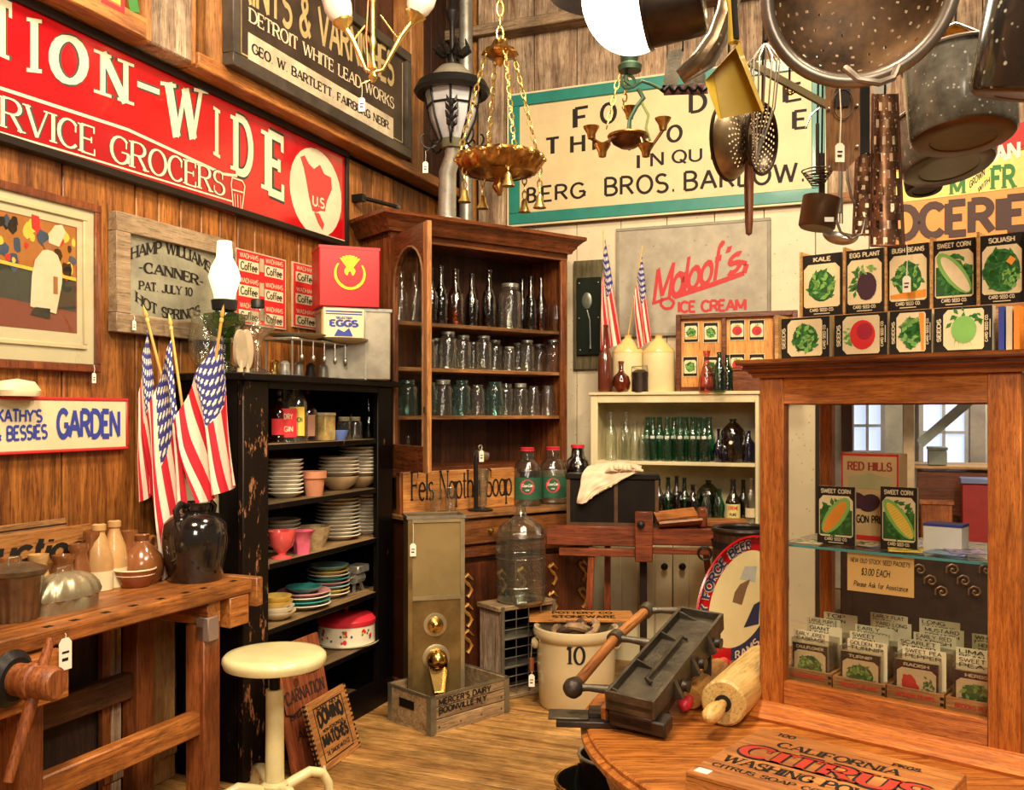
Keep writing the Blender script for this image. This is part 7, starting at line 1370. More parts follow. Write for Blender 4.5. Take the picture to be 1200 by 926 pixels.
for st, f0, f1, zz, hh in (('NEW OLD STOCK SEED PACKETS', .05, .95, .76, .11), ('$3.00 EACH', .22, .66, .45, .17), ('Please Ask for Assistance', .10, .92, .14, .13)):
    mb = MB(); put_text(mb, st, (a+(b-a)*f0, z0+h*zz), (a+(b-a)*f1, z0+h*zz), h*hh, y-.001, wt=.13, slant=.2); t.part('lettering', mb, INK)
# ------------------------------------------------------------ seed packet racks on top of the case
RWD = wood('rack_pine', (.42, .18, .05), (.78, .48, .18), 'x', .5, 1, .3, .1)
yl = .10; xa, xb = K(908, 400, yl)[0], KW_+.02; t = TH('packet_tray', 'low wooden tray of sideways seed packets on the display case', 'tray', KC, ((xa+xb)/2, yl+.04, zc2)); zl = K(1000, 418, yl)[1]; zl = max(zc2, zl); zT = K(1000, 366, yl)[1]
t.part('bottom', MB().box(xa, xb, yl, yl+.08, zc2, zc2+.008), RWD); t.part('back_board', MB().box(xa, xb, yl+.072, yl+.08, zc2, zT+.004), RWD)
for x in (xa, xb-.01): t.part('end_board', MB().box(x, x+.01, yl, yl+.08, zc2, zT+.006), RWD)
for i, (pa, pb, kind, lb) in enumerate(((914, 972, 'herb', 'leafy green herb'), (978, 1040, 'beet', 'round red beet'), (1043, 1092, 'bean', 'green bean plant'), (1095, 1163, 'kohlrabi', 'pale green kohlrabi'))):
    a, b = K(pa, 400, yl+.02)[0], K(pb, 400, yl+.02)[0]; hgt = zT-zc2-.012; wdt = b-a
    p_ = TH('seed_packet', f'{lb} seed packet laid sideways in the low tray on the case', 'packet', KC, ((a+b)/2, yl+.02, zc2+.008), 'packets in the low tray'); p_.part('card', MB().box(a, b, yl+.02, yl+.05, zc2+.009, zc2+.009+hgt), CREAMP)
    packet_art(p_.e, p_.off @ Matrix.Translation((b, yl+.0195, zc2+.009)) @ Matrix.Rotation(R(-90), 4, 'Y'), hgt, wdt, kind, rg_, 'SEEDS')
for i in range(3): x = K(1170+i*9, 400, yl+.02)[0]; o = MB().box(x, x+.012, yl+.02, yl+.06, zc2+.009, zc2+.009+hgt*.95).build('seed_packet', [BLUEINK, CREAMP, ORP][i], None, M=KC.M); tag(o, f'{["blue", "cream", "orange"][i]} backed packet edge on at the right end of the low tray', 'packet')
yu = .22; xa, xb = K(938, 320, yu)[0], KW_+.05; zu0 = K(1000, 366, yu)[1]-.012; zu1 = K(1000, 293, yu)[1]; zu0 = min(zu0, zT)
t = TH('packet_rack', 'tall pine rack holding a row of upright seed packets', 'rack', KC, ((xa+xb)/2, yu+.04, zc2)); t.part('base_block', MB().box(xa, xb, yu, yu+.10, zc2, zu0, bev=.002), RWD); t.part('back_board', MB().box(xa, xb, yu+.09, yu+.10, zu0, zu1+.012), RWD); t.part('front_lip', MB().box(xa, xb, yu-.006, yu, zu0-.015, zu0+.008, bev=.001), RWD)
ed = [938, 989, 1038, 1091, 1146, 1203]; pks = [('leaf', 'KALE'), ('eggplant', 'EGG PLANT'), ('bean', 'BUSH BEANS'), ('corn', 'SWEET CORN'), ('squash', 'SQUASH')]
for i in range(6): x = K(ed[i], 320, yu)[0]; t.part('divider', MB().box(x-.003, x+.003, yu, yu+.09, zu0, zu1+.01), RWD)
for i, (kind, ti) in enumerate(pks):
    a, b = K(ed[i], 320, yu+.01)[0]+.005, K(ed[i+1], 320, yu+.01)[0]-.005; p_ = TH('seed_packet', f'upright {ti.lower()} seed packet in the tall rack on the display case', 'packet', KC, ((a+b)/2, yu+.02, zu0), 'packets in the tall rack')
    p_.part('card', MB().box(a, b, yu+.01, yu+.06, zu0+.010, zu1), CREAMP); packet_art(p_.e, p_.off @ Matrix.Translation((a, yu+.0095, zu0+.010)), b-a, zu1-zu0-.010, kind, rg_, ti)
price_tag(t, K(1063, 285, yu-.01)[0], yu-.012, K(1063, 285, yu)[1], .02, .085)
# ------------------------------------------------------------ citrus crate board
c0 = onz(803, 905, .79); c1 = onz(883, 850, .79); CF = Frame(Vector((c0.x, c0.y, TZ_)), (.764, -.645, 0)); cw, cd_ = .43, .34; CIW = wood('citrus_crate_wood', (.32, .09, .02), (.74, .30, .07), 'x', .4, .9, .3)
t = TH('citrus_crate', 'shallow wooden crate with red CITRUS lettering lying on the table', 'crate', CF); t.part('top_board', MB().box(0, cw, 0, cd_, .052, .062, bev=.002), CIW)
for nm, q in (('front_board', (0, cw, 0, .01)), ('back_board', (0, cw, cd_-.01, cd_)), ('side_board', (0, .01, .01, cd_-.01)), ('side_board', (cw-.01, cw, .01, cd_-.01))): t.part(nm, MB().box(q[0], q[1], q[2], q[3], 0, .052, bev=.001), CIW)
def flat_text(st, x0, x1, y, h, m, dz=.0626, **k):
    mb = MB(); put_text(mb, st, (x0, y), (x1, y), h, 0, fn=lambda X, Z: (X, Z, dz), **k); t.part('lettering', mb, m)
flat_text('100', .05, .09, .31, .018, INK, wt=.2); flat_text('PKGS.', .30, .36, .292, .016, INK, wt=.24, serif=.06)
flat_text('CALIFORNIA', .075, .335, .245, .032, INK, wt=.2, serif=.08, cr=.6); flat_text('CITRUS', .022, .415, .15, .074, INK, wt=.33, serif=.12, cr=.7, gap=.2); flat_text('CITRUS', .026, .411, .155, .064, mat('citrus_red', (.46, .03, .012), .5), .0632, wt=.23, serif=.09, cr=.6, gap=.22)
flat_text('WASHING POWDER', .022, .41, .098, .036, INK, wt=.22, serif=.08, cr=.6); flat_text('CITRUS SOAP CO.', .022, .25, .062, .018, INK, wt=.2, serif=.06, cr=.6); flat_text('SAN DIEGO, CAL.', .27, .41, .062, .018, INK, wt=.2, serif=.06, cr=.6)
t.part('sticker', MB().box(.012, .042, .012, .035, .062, .0628), WHITEP)
# ------------------------------------------------------------ iron press
po = Vector((.227, 2.247, .83)); pa_ = Vector((.253, .403, .12)).normalized(); px_ = Vector((.94, -.34, 0)); px_ = (px_-pa_*px_.dot(pa_)).normalized(); PF = Frame(po, px_, px_.cross(pa_)); PLn = .491; PWd = .115
CI = mat('worn_cast_iron', (.13, .11, .075), .42, .55, var=.6, nscale=14, bmp=.5); CI2 = mat('dark_cast_iron', (.06, .045, .035), .42, .5, var=.5, nscale=14, bmp=.4)
t = TH('iron_press', 'long cast iron press with wooden rollers lying on the oval table', 'press', PF)
PO = t.part('tray_floor', MB().box(0, PWd, 0, PLn, -.03, -.018), CI)
for q in ((-.006, .003, 0, PLn), (PWd-.003, PWd+.006, 0, PLn)): t.part('tray_side', MB().box(q[0], q[1], q[2], q[3], -.045, .004, bev=.001), CI)
for q in ((0, .008), (PLn-.008, PLn)): t.part('tray_end', MB().box(0, PWd, q[0], q[1], -.045, .004, bev=.001), CI)
t.part('slide_bar', MB().tube([(PWd*.62, .10, -.012), (PWd*.5, .105, -.006), (PWd*.5, .34, -.006), (PWd*.62, .345, -.012)], .006, 8), CI)
for yy in (.02, .17, .33, PLn-.03): t.part('cross_rib', MB().prism([(0, .003), (0, -.018), (PWd*.5, -.018)], yy, yy+.006), CI)
t.part('side_rail', MB().box(-.02, -.008, .0, PLn, -.075, -.045), BENCHY); t.part('under_rail', MB().box(.0, PWd, .0, PLn*.98, -.078, -.045, bev=.003), CI2)
t.part('front_block', MB().box(-.0, PWd+.03, -.0, .05, -.088, -.05, bev=.004), CI2)
for q in (.12, .24, .36): t.part('gusset', MB().prism([(PWd+.004, -.0), (PWd+.028, -.05), (PWd+.004, -.06)], q, q+.014), CI); t.part('pulley', MB().lathe([(0, -.008), (.015, -.008), (.012, 0), (.015, .008), (0, .008)], 16, Matrix.Translation((PWd+.018, q+.05, -.045)) @ Matrix.Rotation(R(90), 4, 'Y')), CI2)
gz = PF.M.inverted() @ Vector((po.x, po.y, TZ_+.001)); Mi = PF.M.inverted()
def Pz(px, py, z=-.02): return PF.hitz(px, py, z)
e0, e1, e2 = Pz(672, 806), Pz(721, 748), Pz(757, 716); z_ = -.02; dv = Vector((e2[0]-e0[0], e2[1]-e0[1], 0)).normalized()
t.part('wooden_roller', MB().cyl((e0[0], e0[1], z_), (e1[0], e1[1], z_), .014, n=14), BENCHY); t.part('wooden_roller', MB().cyl((e1[0], e1[1], z_), (e2[0], e2[1], z_), .014, n=14), BENCHY)
t.part('ball_end', MB().lathe([(0, -.03), (.012, -.026), (.024, -.012), (.026, 0), (.02, .02), (.014, .026)], 18, axisM((e0[0], e0[1], z_), dv)), CI2)
for e, px2, py2 in ((e0, 716, 806), (e1, 764, 752), (e2, 800, 714)):
    f2 = Pz(px2, py2); t.part('arm_collar', MB().cyl(Vector((e[0], e[1], z_))-dv*.012, Vector((e[0], e[1], z_))+dv*.016, .021, n=16), CI); t.part('arm', MB().tube([(e[0], e[1], z_), ((e[0]*.6+f2[0]*.4), e[1]*.6+f2[1]*.4, z_), (f2[0], f2[1], z_-.006)], [.011, .009, .012], 10), CI)
gf = Frame(Vector((.03, 2.33, TZ_)), (1, -.08, 0)); Mx = Mi @ gf.M
for nm, q, m in (('base_plate', (0.08, .34, -.03, .02, .001, .016), CI2), ('base_tongue', (.06, .16, -.02, .05, .016, .022), CI), ('support_foot', (.16, .36, .0, .06, .016, .03), CI2)): t.part(nm, MB().box(*q, M=Mx, bev=.002), m)
for (x, yy) in ((.0, PLn-.06), (PWd-.02, PLn-.06)): a = PF.w(x, yy, -.05); t.part('support_leg', MB().bar(Mi @ a, Mi @ Vector((a.x, a.y, TZ_)), .02, .02), CI2)
# ------------------------------------------------------------ rolling pins
def rolling_pin(label, p0, d, L, r, m, mh, hl, hr, m2=None):
    d = Vector(d).normalized(); F_ = Frame(p0, (d.y, -d.x, 0)); t = TH('rolling_pin', label, 'rolling pin', F_); t.part('barrel', MB().lathe([(0, 0), (r*.9, 0), (r, .006), (r, L-.006), (r*.9, L), (0, L)], 32, Matrix.Rotation(R(-90), 4, 'X')), m)
    for s_ in (0, 1):
        Mh = Matrix.Rotation(R(-90), 4, 'X') if s_ else Matrix.Rotation(R(90), 4, 'X')
        if s_: Mh = Matrix.Translation((0, L, 0)) @ Mh
        t.part('handle', MB().lathe([(0, 0), (hr*.5, 0), (hr*.55, hl*.18), (hr*.8, hl*.3), (hr, hl*.6), (hr*.9, hl*.85), (hr*.5, hl*.97), (0, hl)], 18, Mh), mh)
        if m2: t.part('socket', MB().lathe([(0, 0), (hr*.95, 0), (hr*.95, .004), (0, .006)], 18, Mh), m2)
    return t
MAPL = wood('maple', (.62, .36, .10), (.86, .60, .22), 'y', .4, .6, .2, .1); MAPO = wood('old_maple', (.50, .20, .04), (.80, .42, .10), 'y', .4, .6, .3, .1)
rolling_pin('large pale maple rolling pin leaning towards the display case', (.517, 2.30, TZ_+.058), (.48, .877, 0), .40, .057, MAPL, MAPL, .13, .022, INK)
rolling_pin('smaller orange rolling pin with bright red handles', (.462, 2.43, TZ_+.031), (.43, .90, 0), .32, .030, MAPO, CAPR, .075, .018)
# ------------------------------------------------------------ beer tray
yT = 2.93; bc = at(874, 775, yT); BTF = Frame(Vector((bc.x, bc.y, TZ_+.002)), (1, .12, 0), Vector((.0, .22, .97))); A_, B_ = .205, .132; rot = R(62); cz2 = .185
t = TH('beer_tray', 'oval red and cream beer tray leaning behind the rolling pins', 'tray', BTF)
def ring(mb, f0, f1, y0, y1, a0=0, a1=360, n=56):
    p = []
    for f, y in ((f0, y0), (f1, y1)):
        for i in range(n+1):
            q = R(a0+(a1-a0)*i/n); u, v = A_*f*math.cos(q) if f <= 1 else (A_+(f-1)*.2)*math.cos(q), (B_-(1-f)*A_)*math.sin(q) if f <= 1 else (B_+(f-1)*.2)*math.sin(q)
            p.append((u*math.cos(rot)-v*math.sin(rot), y, cz2+u*math.sin(rot)+v*math.cos(rot)))
    mb.add(p, [(i, i+1, n+2+i, n+1+i) for i in range(n)]); return mb
t.part('tray_back', MB().prism(ell(0, cz2, A_, B_, rot, 40), .0, .004), CREAMP); t.part('rim', ring(ring(MB(), 1.0, 1.0001, 0, -.02), 1.0, 1.03, -.02, -.018), RED)
t.part('red_ring', ring(MB(), .80, .999, -.0008, -.001), RED); t.part('navy_ring', ring(MB(), .80, .999, -.0014, -.0016, 200, 320), flat('tray_navy', (.02, .025, .07)))
t.part('cream_field', ring(MB(), .001, .80, -.0006, -.0008) if False else MB().poly([(p[0], p[1]) for p in ell(0, cz2, A_*.8, B_-.2*A_, rot, 40)], -.0012), mat('tray_cream', (.84, .72, .36), .3, var=.12))
def ring_text(st, a0, a1, f, h, m, flip=False, wt=.2, yy=-.0022):
    mb = MB()
    def fn(X, Z):
        q = R(a0+(a1-a0)*X); rr_ = Z if not flip else -Z; u, v = (A_*f+rr_)*math.cos(q), (B_-(1-f)*A_+rr_)*math.sin(q)
        return (u*math.cos(rot)-v*math.sin(rot), yy, cz2+u*math.sin(rot)+v*math.cos(rot))
    put_text(mb, st, (0, 0), (1, 0), h, 0, fn=fn, wt=wt, gap=.2); t.part('lettering', mb, m)
ring_text('VALLEY FORGE BEER', 168, 20, .83, .024, CREAMP, wt=.42); ring_text('VALLEY FORGE BEER', 168, 20, .83, .024, flat('tray_blue_letter', (.02, .03, .12)), wt=.22, yy=-.003); ring_text('RAMS HEAD ALE', 206, 306, .965, .02, CREAMP, True)
t.part('scene_print', MB().poly([(-.03, cz2-.01), (.0, cz2-.02), (.02, cz2+.03), (.035, cz2+.06), (.0, cz2+.045), (-.02, cz2+.02)], -.0018), flat('tray_brown', (.22, .12, .05))); t.part('scene_print', MB().poly([(.0, cz2-.09), (.05, cz2-.08), (.06, cz2-.01), (.04, cz2-.02)], -.0018), MC['tray_navy']); t.part('scene_print', MB().poly([(.0, cz2+.06), (.05, cz2+.05), (.06, cz2+.10), (.02, cz2+.10)], -.0018), mat('tray_cloud', (.5, .52, .45), .5))
# ------------------------------------------------------------ dark bin behind, pots on the floor
db = at(872, 615, 4.2); t = TH('dark_barrel', 'tall dark leather-bound barrel behind the beer tray', 'barrel', Frame(Vector((db.x, db.y, 0)), (1, 0, 0))); DL_ = wood('dark_stave', (.03, .012, .006), (.12, .05, .02), 'z', .4)
t.part('body', MB().lathe([(0, 0), (.12, 0), (.125, .02), (.15, .5), (.135, db.z-.02)], 32), DL_); t.part('rim', MB().torus((0, 0, db.z-.02), .135, .135, .012), mat('dark_leather', (.02, .012, .008), .35)); t.part('inside', MB().lathe([(0, .3), (.11, .3), (.125, db.z-.02)], 28), BLACKX)
for z in (.15, .6, .9): t.part('hoop', MB().lathe([(.142+.008*(z == .6)-.004*(z == .15), z), (.145+.008*(z == .6)-.004*(z == .15), z+.03)], 32), IRON)
for i, (px, py, zz, r, lb) in enumerate(((704, 915, .30, .145, 'black iron kettle on the floor before the oval table'), (716, 884, .36, .105, 'grey rimmed black pail behind the floor kettle'))):
    c = onz(px, py, zz); c.x += .0; t = vessel('iron_pot', lb, 'pot', Frame(Vector((c.x, c.y, 0)), (1, 0, 0)), 0, 0, 0, r, zz, [(0, 0), (.7, 0), (.86, .06), (.98, .5), (1, .95), (1.04, .97), (1.04, 1), (.97, 1), (.94, .9), (.9, .3), (.6, .06), (0, .05)], IRON if i == 0 else DARKST, n=36, part='body')
    MB().torus((0, 0, zz), r*1.02, r*1.02, .006).build('rim', BRASS if i == 0 else STEEL, t.e); MB().tube([(-r, 0, zz-.03), (-r*1.15, -.02, zz-.09), (-r*1.05, -.04, zz-.15)], .006, 6).build('bail', IRON, t.e)
# ------------------------------------------------------------ hanging pans, graters and lamps
RKZ = 2.72
rk = thing('pot_rack', 'iron ceiling rack bars from which the pans hang', 'rack', Matrix.Translation((.8, 2.0, RKZ)))
for y_ in (-.35, -.05, .25): MB().bar((-.7, y_, 0), (.9, y_, 0), .02, .02).build('bar', IRON, rk)
for x_ in (-.65, .85): MB().bar((x_, -.4, 0), (x_, .3, 0), .02, .02).build('bar', IRON, rk); MB().cyl((x_, 0, 0), (x_, 0, 4.6-RKZ), .006, n=8).build('hanger_rod', IRON, rk)
def hang(name, label, cat, c, z=None): return TH(name, label, cat, Frame(c, (1, 0, 0)))
def hook(t, p, top=None):
    """S hook and wire from a point of the thing (its own frame) up to the rack"""
    o = t.e.matrix_world.translation; h = (RKZ if top is None else top)-o.z; t.part('hanging_wire', MB().tube([p, (p[0]+.004, p[1], (p[2]+h)/2), (p[0], p[1], h)], .0025, 5), IRON)
BOWLP = lambda r, d, n=14: [(r*math.sin(i/n*math.pi/2), -d*math.cos(i/n*math.pi/2)) for i in range(n+1)]
ENB = mat('brown_colander_steel', (.20, .10, .035), .55, .45, var=.65, nscale=9, col2=(.035, .018, .008)); GRN_ = mat('graniteware', (.16, .15, .12), .25, .1, var=.5, nscale=30, coat=.4, speck=((.45, .44, .38), 70, .12)); PANB = mat('pan_bottom', (.16, .08, .035), .4, .6, var=.6, nscale=5)
c = at(1006, -14, 1.62); t = hang('steel_colander', 'big brown steel colander hanging open side towards the room', 'colander', c); ax = Vector((-.35, -1, -.22)).normalized(); M = axisM((0, 0, 0), ax); r = .156; n = 120; prof = BOWLP(r*.94, .075, 40)
def sk(i, j):
    if j < 6: return False
    k = (j-4) % 4; per = 8 if j < 18 else (5 if j < 30 else 4)
    return k == 0 and (i+(j//5)*3) % per == 0
t.part('bowl', MB().lathe(prof, n, M, skip=sk), ENB); t.part('rim', MB().torus((0, 0, 0), r*.98, r*.98, .0125, 56, 10, M), mat('colander_rim', (.30, .25, .20), .35, .7, var=.4)); hook(t, M @ Vector((0, r*.98, 0)) if (M @ Vector((0, r, 0))).z > 0 else M @ Vector((0, -r*.98, 0)))
t.part('side_handle', MB().tube([(-.03, -.02, -.145), (-.015, -.04, -.172), (.02, -.04, -.178), (.045, -.035, -.168), (.06, -.02, -.142)], .006, 8), mat('colander_rim', (0, 0, 0)))
def pan(name, label, px, py, Y, r, h, tilt, m, mb_, spin=0, hand=None, inner=None):
    """px,py: centre of the pan's bottom"""
    c = at(px, py, Y); t = hang(name, label, 'pan', c); ax = Vector((math.sin(R(spin))*math.sin(R(tilt)), math.cos(R(spin))*math.sin(R(tilt)), math.cos(R(tilt)))); M = axisM((0, 0, 0), ax)
    t.part('body', MB().lathe([(r*.93, 0), (r*.97, .006), (r, h*.5), (r*1.01, h), (r*1.04, h+.002), (r*.99, h-.002), (r*.97, h*.5), (r*.9, .008), (0, .006)], 44, M), m)
    t.part('base', MB().lathe([(0, .0), (r*.6, -.0015), (r*.62, -.004), (r*.88, -.004), (r*.93, 0)], 44, M), mb_); t.part('rim', MB().torus((0, 0, h), r*1.03, r*1.03, .004, 44, 6, M), STEEL if inner is None else inner)
    p = M @ Vector((0, 0, h)); q = [M @ Vector(v) for v in ((-r, 0, h*.9), (-r*.6, 0, h+r*.55), (0, 0, h+r*.8), (r*.6, 0, h+r*.55), (r, 0, h*.9))]; t.part('bail', MB().tube(q, .003, 6), STEEL); hook(t, q[2]); return t
pan('enamel_stockpot', 'grey speckled straight-sided pot hanging with brown bottom showing', 1129, 161, 1.9, .104, .165, 8, GRN_, PANB)
pan('black_stockpot', 'big black speckled pot hanging at the upper right', 1215, 112, 1.62, .112, .24, 16, mat('black_graniteware', (.03, .028, .025), .2, .1, var=.4, coat=.6, speck=((.55, .55, .45), 45, .10)), PANB, spin=160)
pan('speckled_basin', 'wide speckled basin hanging behind the straight pot', 1112, 196, 2.15, .105, .12, 14, GRN_, mat('basin_base', (.06, .05, .05), .3, .2), spin=-20)
pan('small_black_pan', 'small black pan hanging lowest before the groceries sign', 1083, 222, 2.3, .045, .05, 12, IRON, IRON)
c = at(1100, 60, 2.4); t = hang('brass_cover', 'oval yellow brass pan lid hanging behind the pots', 'lid', c); M = axisM((0, 0, 0), (-.25, -.6, -.75)); t.part('lid', MB().lathe([(0, -.02), (.04, -.016), (.07, -.008), (.078, 0), (.082, .004)], 32, M), BRASS); t.part('knob', MB().lathe([(0, -.02), (.006, -.02), (.006, .01), (.014, .02), (0, .026)], 12, M), BRASS); hook(t, (.0, .05, .05))
# saucepan upper left of the group
c = at(757, 12, 1.9); t = hang('dark_saucepan', 'dark steel saucepan hanging sideways against the bright lamp', 'pan', c); M = axisM((0, 0, 0), (1, -.32, .12)); r = .075
t.part('body', MB().lathe([(r*.99, .0), (r, .01), (r*.98, .10), (r*.93, .112), (0, .112)], 40, M), DARKST); t.part('base', MB().lathe([(0, .1125), (r*.7, .1125), (r*.72, .115), (r*.86, .115), (r*.88, .1125)], 40, M), mat('pan_base_steel', (.16, .14, .10), .3, .8)); t.part('rim', MB().torus((0, 0, 0), r*1.02, r*1.02, .004, 40, 6, M), DARKST); t.part('handle', MB().tube([(.0, .0, .07), (.01, .02, .16), (.02, .03, .28)], [.01, .008, .008], 8), DARKST); hook(t, (.02, .03, .28))
# two round strainers with wooden handle
def strainer(label, px, py, Y, r, ax, m, dm, sk_):
    c = at(px, py, Y); t = hang('mesh_strainer', label, 'strainer', c); M = axisM((0, 0, 0), ax); n = 96
    t.part('bowl', MB().lathe(BOWLP(r, r*.55, 26), n, M, skip=sk_), m); t.part('rim', MB().torus((0, 0, 0), r*1.01, r*1.01, .004, 40, 8, M), dm); return t, M
t, M = strainer('round pierced strainer with pale bowl, nearer the glowing lamp', 853, 166, 2.1, .084, (-.80, .62, .05), mat('tarnished_strainer', (.55, .44, .28), .4, .8, var=.6, nscale=8, col2=(.16, .10, .05)), DARKST, lambda i, j: 2 < j < 15 and j % 2 and (i+j//2) % 4 == 0)
t.part('wooden_handle', MB().lathe([(0, 0), (.009, 0), (.011, .05), (.009, .14), (.007, .165), (0, .17)], 14, Matrix.Translation((.042, -.02, -.045)) @ Matrix.Rotation(R(180), 4, 'X')), MAHZ); t.part('handle_strap', MB().box(.036, .048, -.022, -.018, -.05, .01), DARKST); hook(t, (.0, .0, .08))
t, M = strainer('dark wire mesh strainer showing its open bowl', 893, 163, 2.1, .076, (.80, -.66, -.1), mat('dark_mesh', (.07, .05, .035), .4, .7, var=.5), DARKST, lambda i, j: 3 < j < 24 and j % 2 and (i+j//2) % 3 == 0); hook(t, (.0, .0, .07)); t.part('handle', MB().tube([(-.035, -.01, -.05), (-.04, -.02, -.09)], .004, 6), DARKST)
# yellow dustpan
YS = mat('yellow_enamel', (.72, .50, .06), .3, var=.3, nscale=4, coat=.4); c = at(858, 48, 1.85); t = hang('yellow_scoop', 'yellow enamelled tin scoop hanging below its dark handle', 'scoop', c)
def W(px, py, dy=0): return at(px, py, 1.85+dy)-c
q = [W(832, 82), (W(866, 45)), W(895, 130, -.01), W(848, 139, -.02), W(838, 90, -.05), W(868, 55, .03), W(895, 128, .04), W(850, 136, .03)]
t.part('pan', MB().add([W(836, 84, .02), W(866, 48, .02), W(896, 129, .03), W(846, 139, .03)], [(0, 1, 2, 3)]), YS); t.part('side_wall', MB().add([W(836, 84, .02), W(846, 139, .03), W(842, 140, -.03), W(826, 95, -.03)], [(0, 1, 2, 3)]), YS); t.part('side_wall', MB().add([W(866, 48, .02), W(896, 129, .03), W(893, 132, -.02), W(862, 56, -.02)], [(0, 1, 2, 3)]), YS); t.part('back_wall', MB().add([W(836, 84, .02), W(866, 48, .02), W(862, 56, -.03), W(826, 95, -.03)], [(0, 1, 2, 3)]), YS)
t.part('handle', MB().tube([W(860, 50), W(858, 15), W(853, -10)], [.012, .008, .007], 8), YS); t.part('handle_tip', MB().tube([W(863, 46, -.01), W(860, -5, -.01)], .006, 8), IRON); hook(t, W(855, -8))
# whisk
c = at(897, 60, 1.95); t = hang('wire_whisk', 'old wire whisk hanging beside the yellow scoop', 'whisk', c)
for k in range(7):
    a = k*math.pi/7; t.part('wire', MB().tube([(.0, 0, .02), (.03*math.cos(a), .03*math.sin(a), -.02), (.024*math.cos(a)-.005, .024*math.sin(a), -.12), (-.02, 0, -.235), (-.024*math.cos(a)-.005, -.024*math.sin(a), -.12), (-.03*math.cos(a), -.03*math.sin(a), -.02), (0, 0, .02)], .0014, 4), STEEL)
t.part('ferrule', MB().cyl((0, 0, .02), (0, 0, .10), .007), DARKST); hook(t, (0, 0, .1))
# curved grater strip, iron casting
HOLE = mat('pierced_steel', (.34, .26, .16), .35, .8, var=.6, nscale=6, col2=(.09, .05, .03), speck=((.75, .65, .5), 60, .14))
c = at(835, 30, 1.98); W = lambda px, py, dy=0: at(px, py, 1.98+dy)-c
t = hang('curved_grater', 'curved pierced steel grater strip hanging by the saucepan', 'grater', c); L_ = [(846, -12), (842, 10), (832, 38), (815, 62), (793, 84)]; Rr = [(868, -6), (862, 18), (850, 52), (835, 78), (802, 98)]
mb = MB(); vs = []
for a, b in zip(L_, Rr):
    for k in range(5): f = k/4; vs.append(W(a[0]*(1-f)+b[0]*f, a[1]*(1-f)+b[1]*f, -.02*math.sin(f*math.pi)))
mb.add(vs, [(i*5+j, i*5+j+1, i*5+6+j, i*5+5+j) for i in range(4) for j in range(4)], True); o = t.part('blade', mb, HOLE); md = o.modifiers.new('t', 'SOLIDIFY'); md.thickness = .002
for e_ in (L_, Rr): t.part('wire_edge', MB().tube([W(a, b) for a, b in e_], .003, 6), STEEL)
hook(t, W(857, -9))
c = at(802, 100, 2.3); W = lambda px, py, dy=0: at(px, py, 2.3+dy)-c
t = hang('iron_casting', 'black ornamental iron stove casting hanging behind the grater', 'casting', c)
def plate(t, nm, pts, d, m): 
    n = len(pts); vs = [W(a, b) for a, b in pts]+[W(a, b, d) for a, b in pts]; return t.part(nm, MB().add(vs, [tuple(range(n)), tuple(range(2*n-1, n-1, -1))]+[(i, n+i, n+(i+1) % n, (i+1) % n) for i in range(n)]), m)
plate(t, 'side_plate', [(783, 60), (802, 56), (794, 98), (776, 104)], .02, CI); plate(t, 'front_plate', [(803, 88), (826, 76), (827, 98), (805, 98)], .02, CI)
mb = MB(); mb.tube([W(x_, 104+3*math.sin((x_-775)*.55), -.01) for x_ in range(775, 831, 3)], .006, 6); t.part('scalloped_skirt', mb, IRON); plate(t, 'base_strip', [(776, 100), (828, 98), (830, 110), (778, 112)], .02, mat('rusty_red_iron', (.13, .02, .012), .5))
hook(t, W(800, 60))
# hanging rod
t = TH('iron_toggle', 'long square iron rod hung slantwise above the mesh strainers', 'rod', Frame(at(922, 97, 2.0), (1, 0, 0))); c = at(922, 97, 2.0); W = lambda px, py, dy=0: at(px, py, 2.0+dy)-c
t.part('rod', MB().bar(W(877, 73), W(972, 125), .010, .014), mat('olive_iron', (.22, .18, .09), .4, .5)); t.part('eye', MB().torus(W(926, 106), .008, .008, .003, 14, 6, plane='xz'), BRASS); t.part('hook_wire', MB().tube([W(944, 150), W(950, 135), W(965, 122)], .002, 5), STEEL); hook(t, W(925, 98))
# wooden slicer with tag
c = at(988, 97, 1.9); W = lambda px, py, dy=0: at(px, py, 1.9+dy)-c; SLW = wood('slicer_wood', (.30, .11, .03), (.66, .32, .09), 'z', .5)
t = hang('wooden_slicer', 'wooden cabbage slicer board with clipped corner and steel blade', 'slicer', c); plate(t, 'board', [(967, 97), (1008, 94), (1008, 182), (990, 201), (968, 200)], .016, SLW); t.part('blade_slot', MB().add([W(979, 104, -.002), (W(996, 102, -.002)), W(996, 124, -.002), W(979, 126, -.002)], [(0, 1, 2, 3)]), INK); plate(t, 'side_strip', [(1008, 94), (1019, 92), (1019, 178), (1008, 182)], .02, IRON)
for a, b in ((1004, 124), (1004, 172), (971, 128), (972, 196)): t.part('rivet', MB().lathe([(0, 0), (.004, 0), (.003, .003), (0, .004)], 8, Matrix.Translation(W(a, b, -.0)) @ Matrix.Rotation(R(90), 4, 'X')), STEEL)
tg = W(984, 104, -.012); price_tag(t, tg.x, tg.y, tg.z, .018, .11); hook(t, W(990, 96, .008)); t.part('curved_mark', MB().torus(W(988, 122, -.002), .02, .03, .001, 24, 4, plane='xz'), MC['faded_black'])
